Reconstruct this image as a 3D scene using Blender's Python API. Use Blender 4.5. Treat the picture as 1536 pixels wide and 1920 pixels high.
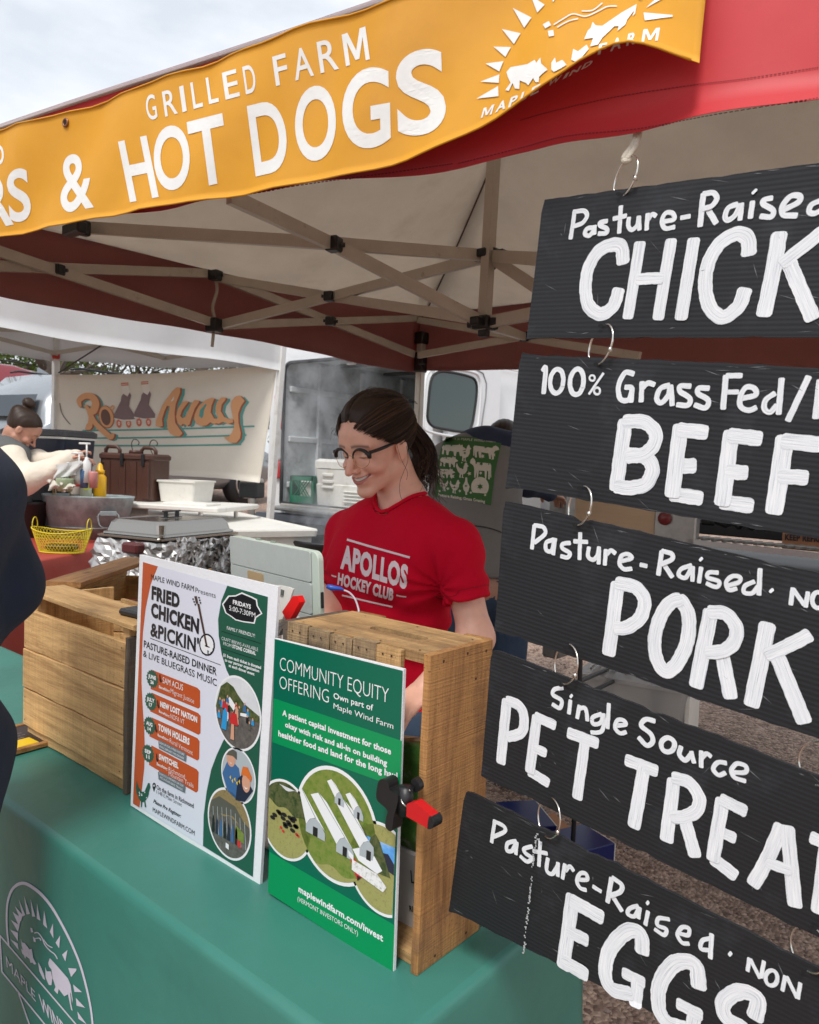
import bpy,bmesh,math,random
import numpy as np
from math import radians,sin,cos,pi
from mathutils import Vector,Matrix
from mathutils.bvhtree import BVHTree
for o in list(bpy.data.objects):
 bpy.data.objects.remove(o,do_unlink=True)
random.seed(7)
rng=np.random.default_rng(7)
S=bpy.context.scene
# -- camera
CAM_H,FPX=1.52,1450.0
PITCH,ROLL,YAW=radians(3.5),radians(2.3),radians(40.2)
fh=np.array([-sin(YAW),cos(YAW),0.0]); rh=np.array([cos(YAW),sin(YAW),0.0]); UP=np.array([0,0,1.0])
FW=fh*cos(PITCH)-UP*sin(PITCH)
u0=UP*cos(PITCH)+fh*sin(PITCH)
RI=rh*cos(ROLL)+u0*sin(ROLL)
UI=u0*cos(ROLL)-rh*sin(ROLL)
CAM=np.array([0,0,CAM_H])
cd=bpy.data.cameras.new('camera'); cam=bpy.data.objects.new('camera',cd)
S.collection.objects.link(cam); S.camera=cam
cd.sensor_fit='VERTICAL'; cd.sensor_height=36.0; cd.lens=36.0*FPX/1920.0
cd.clip_start=0.02; cd.clip_end=800
M=Matrix.Identity(4)
for i in range(3):
 M[i][0]=RI[i]; M[i][1]=UI[i]; M[i][2]=-FW[i]; M[i][3]=CAM[i]
cam.matrix_world=M
cd.dof.use_dof=True; cd.dof.focus_distance=1.45; cd.dof.aperture_fstop=12.0
# -- sky and sun (overcast)
SUN_EL,SUN_AZ=radians(56),radians(160)
w=bpy.data.worlds.new('World'); S.world=w; w.use_nodes=True
nt=w.node_tree; nt.nodes.clear()
N=nt.nodes.new; L=nt.links.new
wo=N('ShaderNodeOutputWorld'); bg=N('ShaderNodeBackground'); bg.inputs[1].default_value=0.12
sky=N('ShaderNodeTexSky'); sky.sky_type='NISHITA'; sky.sun_disc=False
sky.sun_elevation=SUN_EL; sky.sun_rotation=SUN_AZ
tc=N('ShaderNodeTexCoord'); mp=N('ShaderNodeMapping'); mp.inputs['Scale'].default_value=(1.0,1.0,2.6)
mp.inputs['Rotation'].default_value=(0,0,1.2)
n1=N('ShaderNodeTexNoise'); n1.inputs['Scale'].default_value=3.8; n1.inputs['Detail'].default_value=7; n1.inputs['Roughness'].default_value=0.55
cr=N('ShaderNodeValToRGB'); e=cr.color_ramp.elements
e[0].position=0.36; e[0].color=(3.85,4.08,4.38,1); e[1].position=0.64; e[1].color=(5.4,5.48,5.6,1)
mx=N('ShaderNodeMix'); mx.data_type='RGBA'; mx.inputs[0].default_value=0.88
L(tc.outputs['Generated'],mp.inputs[0]); L(mp.outputs[0],n1.inputs['Vector']); L(n1.outputs[0],cr.inputs[0])
L(sky.outputs[0],mx.inputs[6]); L(cr.outputs[0],mx.inputs[7]); L(mx.outputs[2],bg.inputs[0]); L(bg.outputs[0],wo.inputs[0])
sd=bpy.data.lights.new('sun','SUN'); sd.energy=1.5; sd.angle=radians(14); sd.color=(1.0,0.965,0.92)
so=bpy.data.objects.new('sun',sd); S.collection.objects.link(so)
sdir=Vector((sin(SUN_AZ)*cos(SUN_EL),cos(SUN_AZ)*cos(SUN_EL),sin(SUN_EL)))
so.rotation_euler=sdir.to_track_quat('Z','Y').to_euler(); so.location=(0,0,12)
S.render.engine='CYCLES'
S.view_settings.view_transform='Standard'; S.view_settings.look='None'
S.view_settings.exposure=0.85; S.view_settings.gamma=1.0; S.view_settings.use_curve_mapping=False
S.cycles.max_bounces=8; S.cycles.transparent_max_bounces=12; S.cycles.volume_bounces=0
S.cycles.volume_step_rate=2.0
# -- pixel -> place helpers (rays meet real surfaces)
def ray(x,y): return FW+RI*(x-768)/FPX-UI*(y-960)/FPX
def P(x,y,d): return CAM+ray(x,y)*d
def onz(x,y,z): r=ray(x,y); return CAM+r*((z-CAM_H)/r[2])
def ony(x,y,Y): r=ray(x,y); return CAM+r*(Y/r[1])
def onx(x,y,X): r=ray(x,y); return CAM+r*(X/r[0])
class Plane:
 def __init__(s,p0,n): s.p=np.array(p0,float); s.n=np.array(n,float)/np.linalg.norm(n)
 def __call__(s,x,y,e=0.0):
  r=ray(x,y); q=CAM+r*(np.dot(s.p-CAM,s.n)/np.dot(r,s.n))
  return q-s.n*e if np.dot(r,s.n)>0 else q+s.n*e
def gz(x,y):
 d=math.hypot(x,y)
 t=0.075*max(0.0,d-1.0)
 return t if d<18 else 1.275+0.35*(1-math.exp(-(d-18)/8.0))
# -- materials
MATS={}
def mat(name,col,rough=0.6,metal=0.0,var=0.0,vscale=20.0,bump=0.0,bscale=80.0,spec=0.5,trans=0.0,alpha=1.0,stretch=(1,1,1),dirt=None,dscale=4.0,dpos=(0.5,0.7),coat=0.0,translucent=0.0,emit=0.0):
 if name in MATS: return MATS[name]
 m=bpy.data.materials.new(name); m.use_nodes=True; MATS[name]=m
 t=m.node_tree; b=t.nodes['Principled BSDF']; out=t.nodes['Material Output']
 col=tuple(col)+(1,) if len(col)==3 else col
 b.inputs['Base Color'].default_value=col; b.inputs['Roughness'].default_value=rough
 b.inputs['Metallic'].default_value=metal; b.inputs['Specular IOR Level'].default_value=spec
 b.inputs['Transmission Weight'].default_value=trans; b.inputs['Alpha'].default_value=alpha
 b.inputs['Coat Weight'].default_value=coat
 n=t.nodes.new; l=t.links.new
 tcn=n('ShaderNodeTexCoord'); mpn=n('ShaderNodeMapping'); mpn.inputs['Scale'].default_value=stretch
 l(tcn.outputs['Object'],mpn.inputs[0])
 src=None
 if var>0:
  ns=n('ShaderNodeTexNoise'); ns.inputs['Scale'].default_value=vscale; ns.inputs['Detail'].default_value=6; ns.inputs['Roughness'].default_value=0.65
  l(mpn.outputs[0],ns.inputs['Vector'])
  mr=n('ShaderNodeMapRange'); mr.inputs[1].default_value=0.25; mr.inputs[2].default_value=0.75; mr.inputs[3].default_value=1-var; mr.inputs[4].default_value=1+var
  l(ns.outputs[0],mr.inputs[0])
  vm=n('ShaderNodeVectorMath'); vm.operation='SCALE'; vm.inputs[0].default_value=col[:3]; l(mr.outputs[0],vm.inputs['Scale'])
  src=vm.outputs[0]
 if dirt is not None:
  nd=n('ShaderNodeTexNoise'); nd.inputs['Scale'].default_value=dscale; nd.inputs['Detail'].default_value=9; nd.inputs['Roughness'].default_value=0.7
  l(tcn.outputs['Object'],nd.inputs['Vector'])
  rr=n('ShaderNodeMapRange'); rr.inputs[1].default_value=dpos[0]; rr.inputs[2].default_value=dpos[1]; l(nd.outputs[0],rr.inputs[0])
  mm=n('ShaderNodeMix'); mm.data_type='RGBA'; l(rr.outputs[0],mm.inputs[0])
  if src: l(src,mm.inputs[6])
  else: mm.inputs[6].default_value=col
  mm.inputs[7].default_value=tuple(dirt)+(1,)
  src=mm.outputs[2]
 if src: l(src,b.inputs['Base Color'])
 if bump>0:
  nb=n('ShaderNodeTexNoise'); nb.inputs['Scale'].default_value=bscale; nb.inputs['Detail'].default_value=5
  l(mpn.outputs[0],nb.inputs['Vector'])
  bp=n('ShaderNodeBump'); bp.inputs['Strength'].default_value=bump; bp.inputs['Distance'].default_value=0.004
  l(nb.outputs[0],bp.inputs['Height']); l(bp.outputs[0],b.inputs['Normal'])
 if translucent>0:
  tr=n('ShaderNodeBsdfTranslucent'); tr.inputs[0].default_value=col
  if src: l(src,tr.inputs[0])
  ms=n('ShaderNodeMixShader'); ms.inputs[0].default_value=translucent
  l(b.outputs[0],ms.inputs[1]); l(tr.outputs[0],ms.inputs[2]); l(ms.outputs[0],out.inputs[0])
 return m
def nodes(m): return m.node_tree.nodes,m.node_tree.links,m.node_tree.nodes['Principled BSDF']
# -- object helpers
COL=S.collection
def setp(o,label=None,cat=None,group=None,kind=None):
 if label: o['label']=label
 if cat: o['category']=cat
 if group: o['group']=group
 if kind: o['kind']=kind
 return o
def thing(name,label,cat,loc=(0,0,0),group=None):
 o=bpy.data.objects.new(name,None); COL.objects.link(o); o.location=[float(c) for c in loc]; o.empty_display_size=0.1
 return setp(o,label,cat,group)
def wmat(o):
 m=Matrix.LocRotScale(o.location,o.rotation_euler,o.scale)
 return (wmat(o.parent) @ o.matrix_parent_inverse @ m) if o.parent else m
def link(name,verts,faces,m=None,parent=None,smooth=False,R=None,c=None,label=None):
 """one mesh object; verts in world space; origin put at its base (or frame R,c)"""
 v=np.array(verts,float).reshape(-1,3)
 me=bpy.data.meshes.new(name)
 if R is None:
  o0=np.array([(v[:,0].min()+v[:,0].max())/2,(v[:,1].min()+v[:,1].max())/2,v[:,2].min()]) if len(v) else np.zeros(3)
  loc=v-o0; Rm=Matrix.Identity(3)
 else:
  o0=np.array(c,float); loc=(v-o0) @ np.array(R); Rm=Matrix([list(map(float,r)) for r in R])
 me.from_pydata([tuple(p) for p in loc],[],[tuple(int(i) for i in f) for f in faces]); me.update()
 if smooth: me.polygons.foreach_set('use_smooth',[True]*len(me.polygons))
 if m: me.materials.append(m)
 o=bpy.data.objects.new(name,me); COL.objects.link(o)
 mw=Matrix.Translation(Vector(o0)) @ Rm.to_4x4()
 if parent is not None:
  o.parent=parent; o.matrix_parent_inverse=wmat(parent).inverted()
 o.matrix_basis=mw
 if label: o['label']=label
 return o
class MB:
 """collects shapes into one mesh"""
 def __init__(s): s.v=[]; s.f=[]; s.n=0
 def add(s,v,f):
  v=np.array(v,float).reshape(-1,3); s.v.append(v); s.f+=[tuple(int(i)+s.n for i in q) for q in f]; s.n+=len(v); return s
 def box(s,c,d,R=None,b=0.0):
  v,f=box_vf(c,d,R,b); return s.add(v,f)
 def bar(s,a,b,w,h=None,upv=(0,0,1)):
  v,f=bar_vf(a,b,w,h or w,upv); return s.add(v,f)
 def tube(s,pts,r,n=8,closed=False,cap=True):
  v,f=tube_vf(pts,r,n,closed,cap); return s.add(v,f)
 def out(s,name,m=None,parent=None,smooth=False,**k):
  return link(name,np.concatenate(s.v) if s.v else [],s.f,m,parent,smooth,**k)
def box_vf(c,d,R=None,b=0.0):
 c=np.array(c,float); hx,hy,hz=[q/2 for q in d]
 R=np.eye(3) if R is None else np.array(R)
 if b <= 0:
  v=[(x,y,z) for z in (-hz,hz) for y in (-hy,hy) for x in (-hx,hx)]
  f=[(0,2,3,1),(4,5,7,6),(0,1,5,4),(2,6,7,3),(0,4,6,2),(1,3,7,5)]
 else:
  b=min(b,hx*.9,hy*.9,hz*.9); v=[]; idx={}
  for sx in (-1,1):
   for sy in (-1,1):
    for sz in (-1,1):
     for a in range(3):
      p=[sx*(hx-b),sy*(hy-b),sz*(hz-b)]; p[a]+=(sx,sy,sz)[a]*b
      idx[(sx,sy,sz,a)]=len(v); v.append(tuple(p))
  f=[]
  for a in range(3):
   o1,o2=[(1,2),(2,0),(0,1)][a]
   for s_ in (-1,1):
    q=[]
    for (p1,p2) in ((-1,-1),(1,-1),(1,1),(-1,1)):
     k=[0,0,0]; k[a]=s_; k[o1]=p1; k[o2]=p2; q.append(idx[(*k,a)])
    f.append(tuple(q if s_>0 else q[::-1]))
   for p1 in (-1,1):
    for p2 in (-1,1):
     k0=[0,0,0]; k1=[0,0,0]; k0[a]=-1; k1[a]=1
     for k in (k0,k1): k[o1]=p1; k[o2]=p2
     q=[idx[(*k0,o1)],idx[(*k1,o1)],idx[(*k1,o2)],idx[(*k0,o2)]]
     f.append(tuple(q if p1*p2>0 else q[::-1]))
  for sx in (-1,1):
   for sy in (-1,1):
    for sz in (-1,1):
     q=[idx[(sx,sy,sz,a)] for a in range(3)]
     f.append(tuple(q if sx*sy*sz>0 else q[::-1]))
 return np.array(v) @ R.T+c,f
def frame(x,upv=(0,0,1)):
 x=np.array(x,float); x /= np.linalg.norm(x); u=np.array(upv,float)
 if abs(np.dot(x,u))>.98: u=np.array([0,1.0,0]) if abs(x[1])<.9 else np.array([1.0,0,0])
 y=np.cross(u,x); y /= np.linalg.norm(y); z=np.cross(x,y)
 return np.stack([x,y,z],axis=1)
def bar_vf(a,b,w,h,upv=(0,0,1)):
 a=np.array(a,float); b=np.array(b,float)
 return box_vf((a+b)/2,(np.linalg.norm(b-a),w,h),frame(b-a,upv))
def tube_vf(pts,r,n=8,closed=False,cap=True):
 pts=np.array(pts,float); k=len(pts); rr=np.full(k,r) if np.isscalar(r) else np.array(r,float)
 tg=np.zeros_like(pts)
 for i in range(k):
  a=pts[(i-1) % k] if (closed or i>0) else pts[i]; b=pts[(i+1) % k] if (closed or i<k-1) else pts[i]
  t=b-a; tg[i]=t/(np.linalg.norm(t)+1e-12)
 u=np.cross(tg[0],[0.13,0.31,0.94]); u /= np.linalg.norm(u)+1e-12
 v=[]
 for i in range(k):
  u=u-tg[i]*np.dot(u,tg[i]); u /= np.linalg.norm(u)+1e-12; w_=np.cross(tg[i],u)
  for j in range(n):
   a=2*pi*j/n; v.append(pts[i]+rr[i]*(u*cos(a)+w_*sin(a)))
 f=[]
 for i in range(k if closed else k-1):
  for j in range(n):
   a=i*n+j; b=i*n+(j+1) % n; c=((i+1) % k)*n+(j+1) % n; d=((i+1) % k)*n+j
   f.append((a,b,c,d))
 if cap and not closed:
  f.append(tuple(range(n))[::-1]); f.append(tuple((k-1)*n+j for j in range(n)))
 return v,f
def grid_vf(pts):
 """pts (nu,nv,3)"""
 pts=np.array(pts,float); a,b=pts.shape[:2]
 f=[(i*b+j,(i+1)*b+j,(i+1)*b+j+1,i*b+j+1) for i in range(a-1) for j in range(b-1)]
 return pts.reshape(-1,3),f
def sheet_vf(pts,th):
 """a grid given real thickness along its normals"""
 pts=np.array(pts,float); a,b=pts.shape[:2]
 du=np.gradient(pts,axis=0); dv=np.gradient(pts,axis=1); nn=np.cross(du,dv); nn /= np.linalg.norm(nn,axis=2,keepdims=True)+1e-12
 sg=np.sign(np.sum(nn*(pts-CAM))) or 1   # thickness grows away from the viewer's side
 v1,f1=grid_vf(pts); v2=(pts+nn*th*sg).reshape(-1,3); o=a*b
 if sg>0: f1=[q[::-1] for q in f1]
 f=list(f1)+[tuple(i+o for i in q[::-1]) for q in f1]
 rim=[i*b for i in range(a)]+[(a-1)*b+j for j in range(1,b)]+[i*b+b-1 for i in range(a-2,-1,-1)]+[j for j in range(b-2,0,-1)]
 for i in range(len(rim)):
  p,q=rim[i],rim[(i+1) % len(rim)]; f.append((q,p,p+o,q+o))
 return np.concatenate([v1,v2]),f
def rot(ax,a):
 return np.array(Matrix.Rotation(a,3,ax))
def circle(c,r,ax1,ax2,n=24,a0=0,a1=2*pi,endpoint=False):
 c=np.array(c,float); ax1=np.array(ax1,float); ax2=np.array(ax2,float)
 return [c+r*(ax1*cos(a)+ax2*sin(a)) for a in np.linspace(a0,a1,n,endpoint=endpoint)]
def lathe_vf(prof,c,n=28,R=None):
 c=np.array(c,float); v=[]; f=[]
 for (r,z) in prof:
  for j in range(n): a=2*pi*j/n; v.append((r*cos(a),r*sin(a),z))
 for i in range(len(prof)-1):
  for j in range(n): f.append((i*n+j,i*n+(j+1) % n,(i+1)*n+(j+1) % n,(i+1)*n+j))
 f.append(tuple(range(n))[::-1]); f.append(tuple((len(prof)-1)*n+j for j in range(n)))
 v=np.array(v); v=v @ np.array(R).T if R is not None else v
 return v+c,f
def catmull(p,k=6,closed=False):
 p=np.array(p,float); n=len(p)
 if n<3: return p
 out=[]
 for i in range(n if closed else n-1):
  g=lambda j: p[j % n] if closed else p[min(max(j,0),n-1)]
  a,b,c,d=g(i-1),g(i),g(i+1),g(i+2)
  for t in np.linspace(0,1,k,endpoint=False):
   out.append(0.5*(2*b+(c-a)*t+(2*a-5*b+4*c-d)*t*t+(3*b-a-3*c+d)*t**3))
 if not closed: out.append(p[-1])
 return np.array(out)
def poly_vf(pts3,th=0.0):
 """filled polygon (concave ok) through 3D points"""
 import mathutils
 vs=[Vector(p) for p in pts3]
 tr=mathutils.geometry.tessellate_polygon([vs])
 f=[]
 for t in tr:
  a,b,c=[vs[i] for i in t]
  f.append(tuple(t))
 return np.array([tuple(p) for p in vs]),f
# -- lettering
_TXT={}
def text_geo(s,bold=0.0,shear=0.0,sub=0.0):
 key=(s,bold,shear,sub)
 if key in _TXT: return _TXT[key]
 bold=min(bold,.03 if '&' in s else .05)
 if 'M' in s: bold=min(bold,0.0)
 cu=bpy.data.curves.new('tmp','FONT'); cu.body=s; cu.size=1; cu.offset=bold; cu.shear=shear; cu.resolution_u=3 if len(s)>1 else 7
 cu.space_character=1.0+bold*1.5
 ob=bpy.data.objects.new('tmp',cu); COL.objects.link(ob)
 dg=bpy.context.evaluated_depsgraph_get(); me=bpy.data.meshes.new_from_object(ob.evaluated_get(dg))
 bm=bmesh.new(); bm.from_mesh(me); bmesh.ops.triangulate(bm,faces=bm.faces[:])
 if sub>0:
  for _ in range(5):
   lg=[e_ for e_ in bm.edges if e_.calc_length()>sub]
   if not lg: break
   bmesh.ops.subdivide_edges(bm,edges=lg,cuts=1); bmesh.ops.triangulate(bm,faces=bm.faces[:])
 if s=='M':
  from mathutils.geometry import tessellate_polygon
  bm.clear(); mp_=[(0,0),(0,1),(.24,1),(.5,.38),(.76,1),(1,1),(1,0),(.83,0),(.83,.72),(.58,.1),(.42,.1),(.17,.72),(.17,0)]
  bv=[bm.verts.new((a*.72,b*.729,0)) for a,b in mp_]
  for t in tessellate_polygon([[q.co for q in bv]]): bm.faces.new([bv[i] for i in t])
  for _ in range(5):
   lg=[e_ for e_ in bm.edges if e_.calc_length()>.12]
   if lg: bmesh.ops.subdivide_edges(bm,edges=lg,cuts=1); bmesh.ops.triangulate(bm,faces=bm.faces[:])
  bm.verts.index_update()
 v=np.array([q.co[:2] for q in bm.verts]) if len(bm.verts) else np.zeros((0,2))
 f=[tuple(q.index for q in p.verts) for p in bm.faces]
 bm.free(); bpy.data.objects.remove(ob); bpy.data.curves.remove(cu); bpy.data.meshes.remove(me)
 if len(v): v[:,0] -= v[:,0].min()
 CAP=0.729 if any(c.isupper() or c.isdigit() for c in s) else 0.729
 v=v/CAP
 _TXT[key]=(v,f); return v,f
def text_on(mb,s,p0,p1,top,surf,bold=0.03,e=0.0006,zoom=None,sub=0.0,shear=0.0):
 """text whose baseline runs p0->p1 and whose capitals reach `top` above p0, all picture points meeting `surf`"""
 if zoom: p0,p1,top=zoom(*p0),zoom(*p1),zoom(*top)
 v,f=text_geo(s,bold,shear,sub)
 if not len(v): return
 A=surf(*p0,e); B=surf(*p1,e); T=surf(*top,e); w_=v[:,0].max()
 ux=(B-A)/w_; uy=(T-A)
 xh=B-A; xh=xh/np.linalg.norm(xh)
 uy=uy-xh*np.dot(uy,xh)*0.85
 mb.add(A+v[:,:1]*ux+v[:,1:]*uy,f)
def shape_on(mb,pts,surf,e=0.0006,zoom=None,smooth=0):
 if zoom: pts=[zoom(*p) for p in pts]
 if smooth: pts=catmull(pts,smooth,True)
 v,f=poly_vf([surf(p[0],p[1],e) for p in pts]); mb.add(v,f)
def stroke_vf(pts,w_,surf,e,k=7,taper=0.85,jit=0.0,roundc=True,seed=0):
 """brush stroke: a ribbon around a smoothed centre line (picture points meeting surf). returns verts, faces, uvs"""
 rs=np.random.default_rng(seed)
 c=catmull(pts,k) if len(pts)>2 else np.linspace(pts[0],pts[1],9)
 c3=np.array([surf(p[0],p[1],e+.0005*i/len(c)) for i,p in enumerate(c)])
 m_=c[len(c) // 2]; q=surf(m_[0],m_[1],e); depth=np.dot(q-CAM,FW); W=w_*depth/FPX
 tg=np.gradient(c3,axis=0); tg /= np.linalg.norm(tg,axis=1,keepdims=True)+1e-12
 n=surf.n; side=np.cross(tg,n); side /= np.linalg.norm(side,axis=1,keepdims=True)+1e-12
 L_=np.concatenate([[0],np.cumsum(np.linalg.norm(np.diff(c3,axis=0),axis=1))])
 rows=[]; ext=[]
 nn=len(c3)
 r0=W*.5
 ends=[(-.42,.55),(-.30,.86),(0,1.0)]
 seq=[]
 for (t,s_) in ends: seq.append((c3[0]+tg[0]*t*r0,side[0],s_,0+t*r0))
 for i in range(1,nn-1): seq.append((c3[i],side[i],1.0,L_[i]))
 for (t,s_) in ends[::-1]: seq.append((c3[-1]-tg[-1]*t*r0,side[-1],s_,L_[-1]-t*r0))
 v=[]; uv=[]; f=[]; m=5
 ph=rs.uniform(0,9,4)
 for i,(p,s_,sc,l_) in enumerate(seq):
  wob=1+jit*(0.5*sin(l_*260+ph[0])+0.6*sin(l_*611+ph[1]))
  wob2=1+jit*(0.5*sin(l_*310+ph[2])+0.6*sin(l_*540+ph[3]))
  for j in range(m):
   t=j/(m-1)*2-1; ww=(wob if t<0 else wob2)
   v.append(p+s_*t*r0*sc*ww); uv.append((l_*8+ph[0],t*.5+.5+ph[1]))
 for i in range(len(seq)-1):
  for j in range(m-1): f.append((i*m+j,i*m+j+1,(i+1)*m+j+1,(i+1)*m+j))
 return v,f,uv
# -- implicit-surface modelling (for people)
def sd_cone(p,a,b,ra,rb):
 a=np.array(a,np.float32); b=np.array(b,np.float32); ba=b-a; l2=float(ba @ ba)
 t=np.clip(((p-a) @ ba)/l2,0,1)
 q=p-a-t[:,None]*ba
 return np.sqrt((q*q).sum(1))-(ra+(rb-ra)*t)
def sd_ell(p,c,r,R=None):
 q=p-np.array(c,np.float32)
 if R is not None: q=q @ np.array(R,np.float32)
 r=np.array(r,np.float32); k0=np.sqrt(((q/r)**2).sum(1)); k1=np.sqrt(((q/(r*r))**2).sum(1))+1e-9
 return k0*(k0-1)/k1
def smin(a,b,k):
 h=np.clip(0.5+0.5*(b-a)/k,0,1); return b*(1-h)+a*h-k*h*(1-h)
def smax(a,b,k): return -smin(-a,-b,k)
def axis_grid(lo,hi,coarse,fine=None,step=None):
 if fine is None: return np.arange(lo,hi+coarse,coarse)
 a=np.arange(lo,fine[0],coarse); b=np.arange(fine[0],fine[1],step); c=np.arange(fine[1],hi+coarse,coarse)
 return np.concatenate([a,b,c])
def surface_nets(fn,xs,ys,zs):
 nx,ny,nz=len(xs),len(ys),len(zs)
 D=np.empty((nx,ny,nz),np.float32)
 Y,Z=np.meshgrid(ys,zs,indexing='ij')
 for i0 in range(0,nx,8):
  i1=min(nx,i0+8)
  X_=np.repeat(xs[i0:i1],ny*nz); p=np.stack([X_,np.tile(Y.ravel(),i1-i0),np.tile(Z.ravel(),i1-i0)],1).astype(np.float32)
  D[i0:i1]=fn(p).reshape(i1-i0,ny,nz)
 s=D<0
 cs=[s[i:nx-1+i,j:ny-1+j,k:nz-1+k] for i in (0,1) for j in (0,1) for k in (0,1)]
 cnt=sum(c.astype(np.int8) for c in cs); act=(cnt>0) & (cnt<8)
 ii,jj,kk=np.nonzero(act); idx=-np.ones(act.shape,np.int64); idx[ii,jj,kk]=np.arange(len(ii))
 acc=np.zeros((len(ii),3)); num=np.zeros(len(ii))
 cx=[np.stack([xs[ii+a],ys[jj+b],zs[kk+c]],1) for a in (0,1) for b in (0,1) for c in (0,1)]
 dv=[D[ii+a,jj+b,kk+c] for a in (0,1) for b in (0,1) for c in (0,1)]
 for (a,b) in ((0,1),(2,3),(4,5),(6,7),(0,2),(1,3),(4,6),(5,7),(0,4),(1,5),(2,6),(3,7)):
  m=(dv[a]<0) != (dv[b]<0); t=dv[a]/(dv[a]-dv[b]+1e-20)
  pt=cx[a]+(cx[b]-cx[a])*t[:,None]; acc[m]+=pt[m]; num[m]+=1
 V=acc/num[:,None]
 F=[]
 def quads(m,i,j,k,A,B,C_,Dd,flip):
  q=np.stack([idx[A],idx[B],idx[C_],idx[Dd]],1); q[flip]=q[flip][:,::-1]; F.append(q[(q >= 0).all(1)])
 i,j,k=np.nonzero(s[:-1,1:-1,1:-1] != s[1:,1:-1,1:-1]); j+=1; k+=1
 quads(0,i,j,k,(i,j-1,k-1),(i,j,k-1),(i,j,k),(i,j-1,k),~s[i,j,k])
 i,j,k=np.nonzero(s[1:-1,:-1,1:-1] != s[1:-1,1:,1:-1]); i+=1; k+=1
 quads(0,i,j,k,(i-1,j,k-1),(i-1,j,k),(i,j,k),(i,j,k-1),~s[i,j,k])
 i,j,k=np.nonzero(s[1:-1,1:-1,:-1] != s[1:-1,1:-1,1:]); i+=1; j+=1
 quads(0,i,j,k,(i-1,j-1,k),(i,j-1,k),(i,j,k),(i-1,j,k),~s[i,j,k])
 F=np.concatenate(F)
 return V,F
def relax(V,F,it=2,lam=0.5):
 n=len(V)
 e0=np.concatenate([F[:,0],F[:,1],F[:,2],F[:,3]]); e1=np.concatenate([F[:,1],F[:,2],F[:,3],F[:,0]])
 a=np.concatenate([e0,e1]); b=np.concatenate([e1,e0]); deg=np.bincount(a,minlength=n)[:,None].astype(float)
 for t in range(it):
  sm=np.stack([np.bincount(a,weights=V[b,c],minlength=n) for c in range(3)],1)/np.maximum(deg,1)
  V=V+lam*(sm-V)
 return V
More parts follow.
